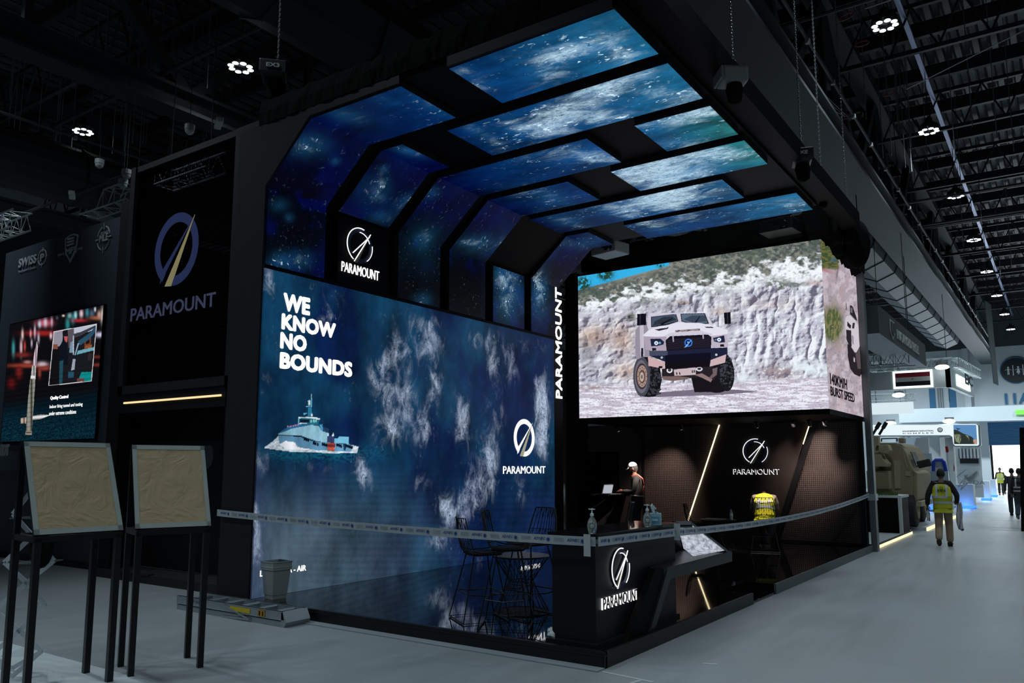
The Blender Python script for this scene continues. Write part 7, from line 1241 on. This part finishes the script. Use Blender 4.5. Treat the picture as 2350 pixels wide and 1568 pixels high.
# white arch with lettering and picture frame
YA = 44.; ar = empty('exhibition_arch', on(2120, 1000, 'y', YA), 0, 'white exhibition arch with dark lettering, a crest and a framed vehicle picture', 'arch')
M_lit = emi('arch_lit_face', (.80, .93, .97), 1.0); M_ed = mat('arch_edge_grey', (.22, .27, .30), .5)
def PP(x, y, Y=YA): return on(2080+x/6.533, 960+y/6.533, 'y', Y)
outl = [(-600, 85), (600, 85), (700, 70), (1060, 70), (1100, 100), (1118, 410), (1090, 430), (720, 430), (685, 395), (670, 290), (640, 268), (-600, 275)]
chd(MB().prism([PP(*p) for p in outl], (0, .5, 0)), 'arch_body', M_ed, ar, bevel=.08)
cen_ = lambda pts, k: [(sum(p[0] for p in pts)/len(pts)+(p[0]-sum(q[0] for q in pts)/len(pts))*k, sum(p[1] for p in pts)/len(pts)+(p[1]-sum(q[1] for q in pts)/len(pts))*k) for p in pts]
inn = [(-600, 100), (610, 100), (712, 88), (1045, 88), (1072, 110), (1088, 395), (1070, 412), (730, 412), (706, 385), (690, 280), (650, 254), (-600, 260)]
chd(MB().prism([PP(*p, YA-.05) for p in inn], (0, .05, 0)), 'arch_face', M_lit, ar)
pic = chd(MB().prism([PP(*p, YA-.10) for p in [(705, 100), (1045, 100), (1062, 390), (718, 390)]], (0, .05, 0)), 'picture', emi('picture_sky', lin((92, 140, 190)), 1.), ar); L0 = Vector(ar.location)
def pchild(pts, m, nm): mb = MB().prism([PP(*p, YA-.12)-L0 for p in pts], (0, .015, 0)); return mb.build(nm, m, pic)
pchild([(1000, 320), (1062, 320), (1062, 388), (1000, 388)], emi('picture_dusk', lin((190, 150, 130)), 1.), 'picture_horizon'); pchild([(708, 170), (760, 180), (860, 235), (900, 245), (980, 280), (1010, 310), (1020, 388), (716, 388)], emi('picture_vehicle', lin((44, 52, 48)), 1.), 'picture_vehicle'); pchild([(715, 250), (770, 235), (815, 250), (820, 330), (800, 380), (740, 350)], emi('picture_vehicle_light', lin((140, 150, 120)), 1.), 'picture_patch'); pchild([(880, 250), (930, 262), (945, 330), (935, 360), (925, 300)], emi('picture_vehicle_light', lin((140, 150, 120)), 1.), 'picture_patch'); pchild([(740, 145), (810, 160), (810, 166), (775, 168), (775, 190), (765, 190), (765, 165)], emi('picture_vehicle', lin((44, 52, 48)), 1.), 'picture_gun')
def atext(body, x0, y0, x1, yt, m=mat('arch_dark_text', (.02, .03, .035), .6), **k): a, b, t = PP(x0, y0, YA-.07), PP(x1, y0, YA-.07), PP(x0, yt, YA-.07); return rtext(ar, 'arch_lettering', body, m, (a.x, a.y, a.z), (1, 0, 0), (0, 0, 1), t.z-a.z, b.x-a.x, depth=.02, **k)
atext('ENGINEERING INDUSTRIAL', -55, 208, 412, 188, bold=.03); atext('C O M P L E X', -55, 240, 415, 222, bold=.03)
c = PP(505, 175, YA-.07); chd(MB().cyl(c, c+Vector((0, .03, 0)), abs(PP(550, 175).x-c.x), 20), 'crest', mat('crest_brown', (.22, .17, .15), .6), ar); chd(MB().cyl(c-Vector((0, .02, 0)), c, abs(PP(535, 175).x-c.x), 16), 'crest_centre', M_white, ar)
chd(MB().box((PP(650, 0).x-.3, YA+.2, 0), (PP(700, 0).x-.1, YA+.4, PP(0, 300).z)), 'support_wall', M_wp, ar)
# ribbed wall and eagle wall behind
w_ = px_box(2200, 1030, 2247, 1053, 47, .1).build('slatted_header', mat('slat_grey', (.12, .15, .17), .6)); tag(w_, 'dark header with pale vertical slats under the framed picture', 'panel')
for i in range(6): px_box(2203+i*8, 1030, 2206+i*8, 1052, 46.95, .04).build('slat', M_wp, w_)
ew = px_box(2200, 1028, 2250, 1141, 47.2, .1).build('eagle_wall', mat('white_graphic', (.48, .53, .56), .5)); tag(ew, 'white graphic wall with a grey eagle below the slatted header', 'graphic wall')
px_box(2203, 1053, 2245, 1064, 47.15, .04).build('dark_band', M_dark, ew); Q = lambda x, y: on(2080+x/6.533, 960+y/6.533, 'y', 47.12); M_eg = mat('eagle_grey', (.14, .17, .19), .6)
MB().prism([Q(*p) for p in [(925, 890), (960, 870), (1060, 790), (1050, 830), (1000, 860), (1010, 900), (960, 930), (920, 915)]], (0, .05, 0)).build('eagle', M_eg, ew); MB().prism([Q(*p) for p in [(930, 895), (870, 850), (880, 900), (920, 930), (960, 960), (980, 940)]], (0, .05, 0)).build('eagle', M_eg, ew)
t_ = text('wall_lettering', 'DA', M_eg, Q(1010, 995), (1, 0, 0), (0, 0, 1), .2, .5, depth=.02); t_.parent = ew
bw2 = px_box(2060, 1004, 2110, 1090, 50, .1).build('pale_display_wall', mat('pale_blue_wall', (.40, .48, .55), .6)); tag(bw2, 'pale blue display wall seen through the opening of the white arch', 'wall'); px_box(2109, 1005, 2130, 1110, 49.8, .3).build('grey_pillar', mat('pillar_grey', (.20, .22, .23), .6)); tag(bpy.data.objects['grey_pillar'], 'grey pillar inside the opening of the white arch', 'pillar')
px_box(2165, 1003, 2200, 1140, 52, .2).build('pinkish_wall', M_wall2); tag(bpy.data.objects['pinkish_wall'], 'pale warm wall behind the leaning red-tipped pole', 'wall')
cb_ = px_box(2092, 1041, 2138, 1118, 41, .6).build('display_cabinet', mat('cabinet_white', (.52, .60, .64), .4)); tag(cb_, 'white rounded display cabinet with small exhibits beside the tan vehicle', 'cabinet')
a, b = on(2094, 1120, 'y', 41), on(2136, 1116, 'y', 41); MB().box((a.x, 41.05, .0), (b.x, 41.55, a.z+.05)).build('cabinet_plinth', M_wp, cb_)
for j in range(3): px_box(2098, 1058+j*18, 2132, 1072+j*18, 40.95, .04).build('shelf_recess', mat('recess_blue', (.12, .18, .21), .4), cb_)
cn = empty('blue_arch_cabinet', on(2155, 1070, 'y', 39), 0, 'small cabinet framed by a blue rounded arch', 'cabinet'); q = [on(x, y, 'y', 39) for x, y in [(2142, 1082), (2142, 1060), (2147, 1056), (2162, 1056), (2166, 1060), (2171, 1082)]]
chd(MB().tube(q, .07, 8), 'blue_frame', mat('vivid_blue', (.01, .05, .4), .4), cn); a, b = on(2144, 1082, 'y', 39.1), on(2168, 1058, 'y', 39.1); chd(MB().box(a, (b.x, 39.3, b.z)), 'cabinet_back', M_wp, cn); a, b = on(2138, 1130, 'y', 38.8), on(2176, 1082, 'y', 38.8); chd(MB().box((a.x, 38.8, 0.1), (b.x, 39.4, b.z)), 'cabinet_base', mat('cabinet_teal', (.28, .36, .39), .4), cn)
M_bl = emi('blue_base_light', (.03, .18, 1.), 2.5)
for (x0, x1, yb, Y, lab) in [(2126, 2146, 1166, 37, 'left white counter with blue base lights behind the tan vehicle'), (2196, 2236, 1155, 40, 'clear-fronted white counter with a blue glowing base right of the walking man'), (2252, 2272, 1135, 50, 'white counter with a blue outlined base near the doorway'), (2274, 2286, 1128, 56, 'farthest white counter with a blue base light')]:
    a, b = on(x0, yb, 'y', Y), on(x1, yb, 'y', Y); o = MB().box((a.x, Y, 0), (b.x, Y+.8, 1.05)).build('display_counter', M_wp); tag(o, lab, 'counter', 'counters along the aisle'); MB().box((a.x-.03, Y-.03, .05), (b.x+.05, Y-.0, .12)).box((b.x, Y, .05), (b.x+.04, Y+.8, .12)).build('base_light', M_bl, o)
    l = bpy.data.lights.new('base_glow', 'POINT'); l.energy = 14; l.color = (.1, .3, 1); l.shadow_soft_size = .2; q_ = bpy.data.objects.new('base_glow', l); q_.location = ((a.x+b.x)/2, Y-.35, .12); COL.objects.link(q_)
gp = tag(MB().box((-8.5, 36.6, 0), (-4.25, 41.8, .08)).build('grey_platform', mat('platform_grey', (.14, .16, .17), .5)), 'grey platform under the counters with blue base lights', 'platform'); wp3 = tag(MB().box((-9, 42.5, 0), (-4.45, 62, .08)).build('white_edged_platform', M_wfl), 'long white-edged platform running to the doorway', 'platform'); MB().box((-4.45, 42.5, 0), (-4.35, 62, .1)).build('white_edge', M_white, wp3)
# leaning pole with red tip, red flag, scissor brochure stand, photo stand
o = MB().cyl(on(2188, 1170, 'y', 36), on(2174, 1038, 'y', 36), .03, 8).build('leaning_pole', M_white); tag(o, 'white pole with a red tip leaning behind the walking man', 'pole'); MB().cyl(on(2174.2, 1038, 'y', 36), on(2172, 1025, 'y', 36), .05, 8).build('red_tip', mat('tip_red', (.3, .01, .015), .5), o)
o = MB().cyl(on(2189, 1148, 'y', 43), on(2187, 1058, 'y', 43), .02, 6).build('flag_pole', M_white); tag(o, 'thin pole with a hanging red flag', 'flag'); MB().prism([on(*p, 'y', 43) for p in [(2187, 1060), (2191, 1075), (2190, 1082), (2187, 1082)]], (0, .02, 0)).build('red_flag', mat('tip_red', (.3, .01, .015), .5), o)
g = MB(); z_ = [(2200, 1090), (2218, 1078), (2196, 1095), (2222, 1108), (2198, 1118), (2220, 1090), (2205, 1125), (2230, 1100)]
for i in range(len(z_)-1): g.cyl(on(*z_[i], 'y', 38.6), on(*z_[i+1], 'y', 38.6), .018, 6)
tag(g.build('scissor_display', M_alu), 'folded scissor display frame standing on the clear-fronted counter', 'display frame')
o = MB().box((0, 0, 0), (.01, .01, .01)) if False else None
# hanging banner seen edge-on, black stand at the right edge
p0, p1 = on(2266, 690, 'y', 33), on(2284, 880, 'y', 33); bn = MB().prism([(p0.x-.10, 33, p0.z), (p0.x+.02, 33.9, p0.z), (p1.x+.02, 33.9, p1.z), (p1.x-.06, 33, p1.z)], (.03, -.01, 0)).build('hanging_banner', mat('banner_fabric', (.25, .30, .30), .7)); tag(bn, 'long thin hanging banner seen almost edge-on over the aisle', 'banner'); MB().cyl((p0.x, 33.3, p0.z), (p0.x, 33.3, 14), .012, 5).build('banner_cord', M_dark, bn)
xr_ = on(2345, 1100, 'y', 31).x; bk = MB().prism([(on(2341, 1000, 'y', 27).x, 27, on(2340, 982, 'y', 27).z), (on(2349, 1290, 'y', 27).x, 27, 0), (3, 27, 0), (3, 27, on(2340, 982, 'y', 27).z)], (0, 3, 0)).build('black_stand_wall', M_blk); tag(bk, 'black stand wall cut off by the right edge of the photo', 'wall')
for i, (px, py) in enumerate([(2310, 1195), (2316, 1212), (2318, 1218)]):
    p = on(px, py, 'z', .002); tag(MB().box((p.x-.45, p.y-.04, .0005), (p.x+.45, p.y+.04, .003)).build('floor_line', mat('white_floor_tape', (.5, .55, .55), .6)), ['farthest of the short white floor lines on the aisle', 'middle one of the short white floor lines on the aisle', 'nearest of the short white floor lines on the aisle'][i], 'tape', 'white lines on the aisle')
# soft light over the far stands comes from the extra hall lights added above them
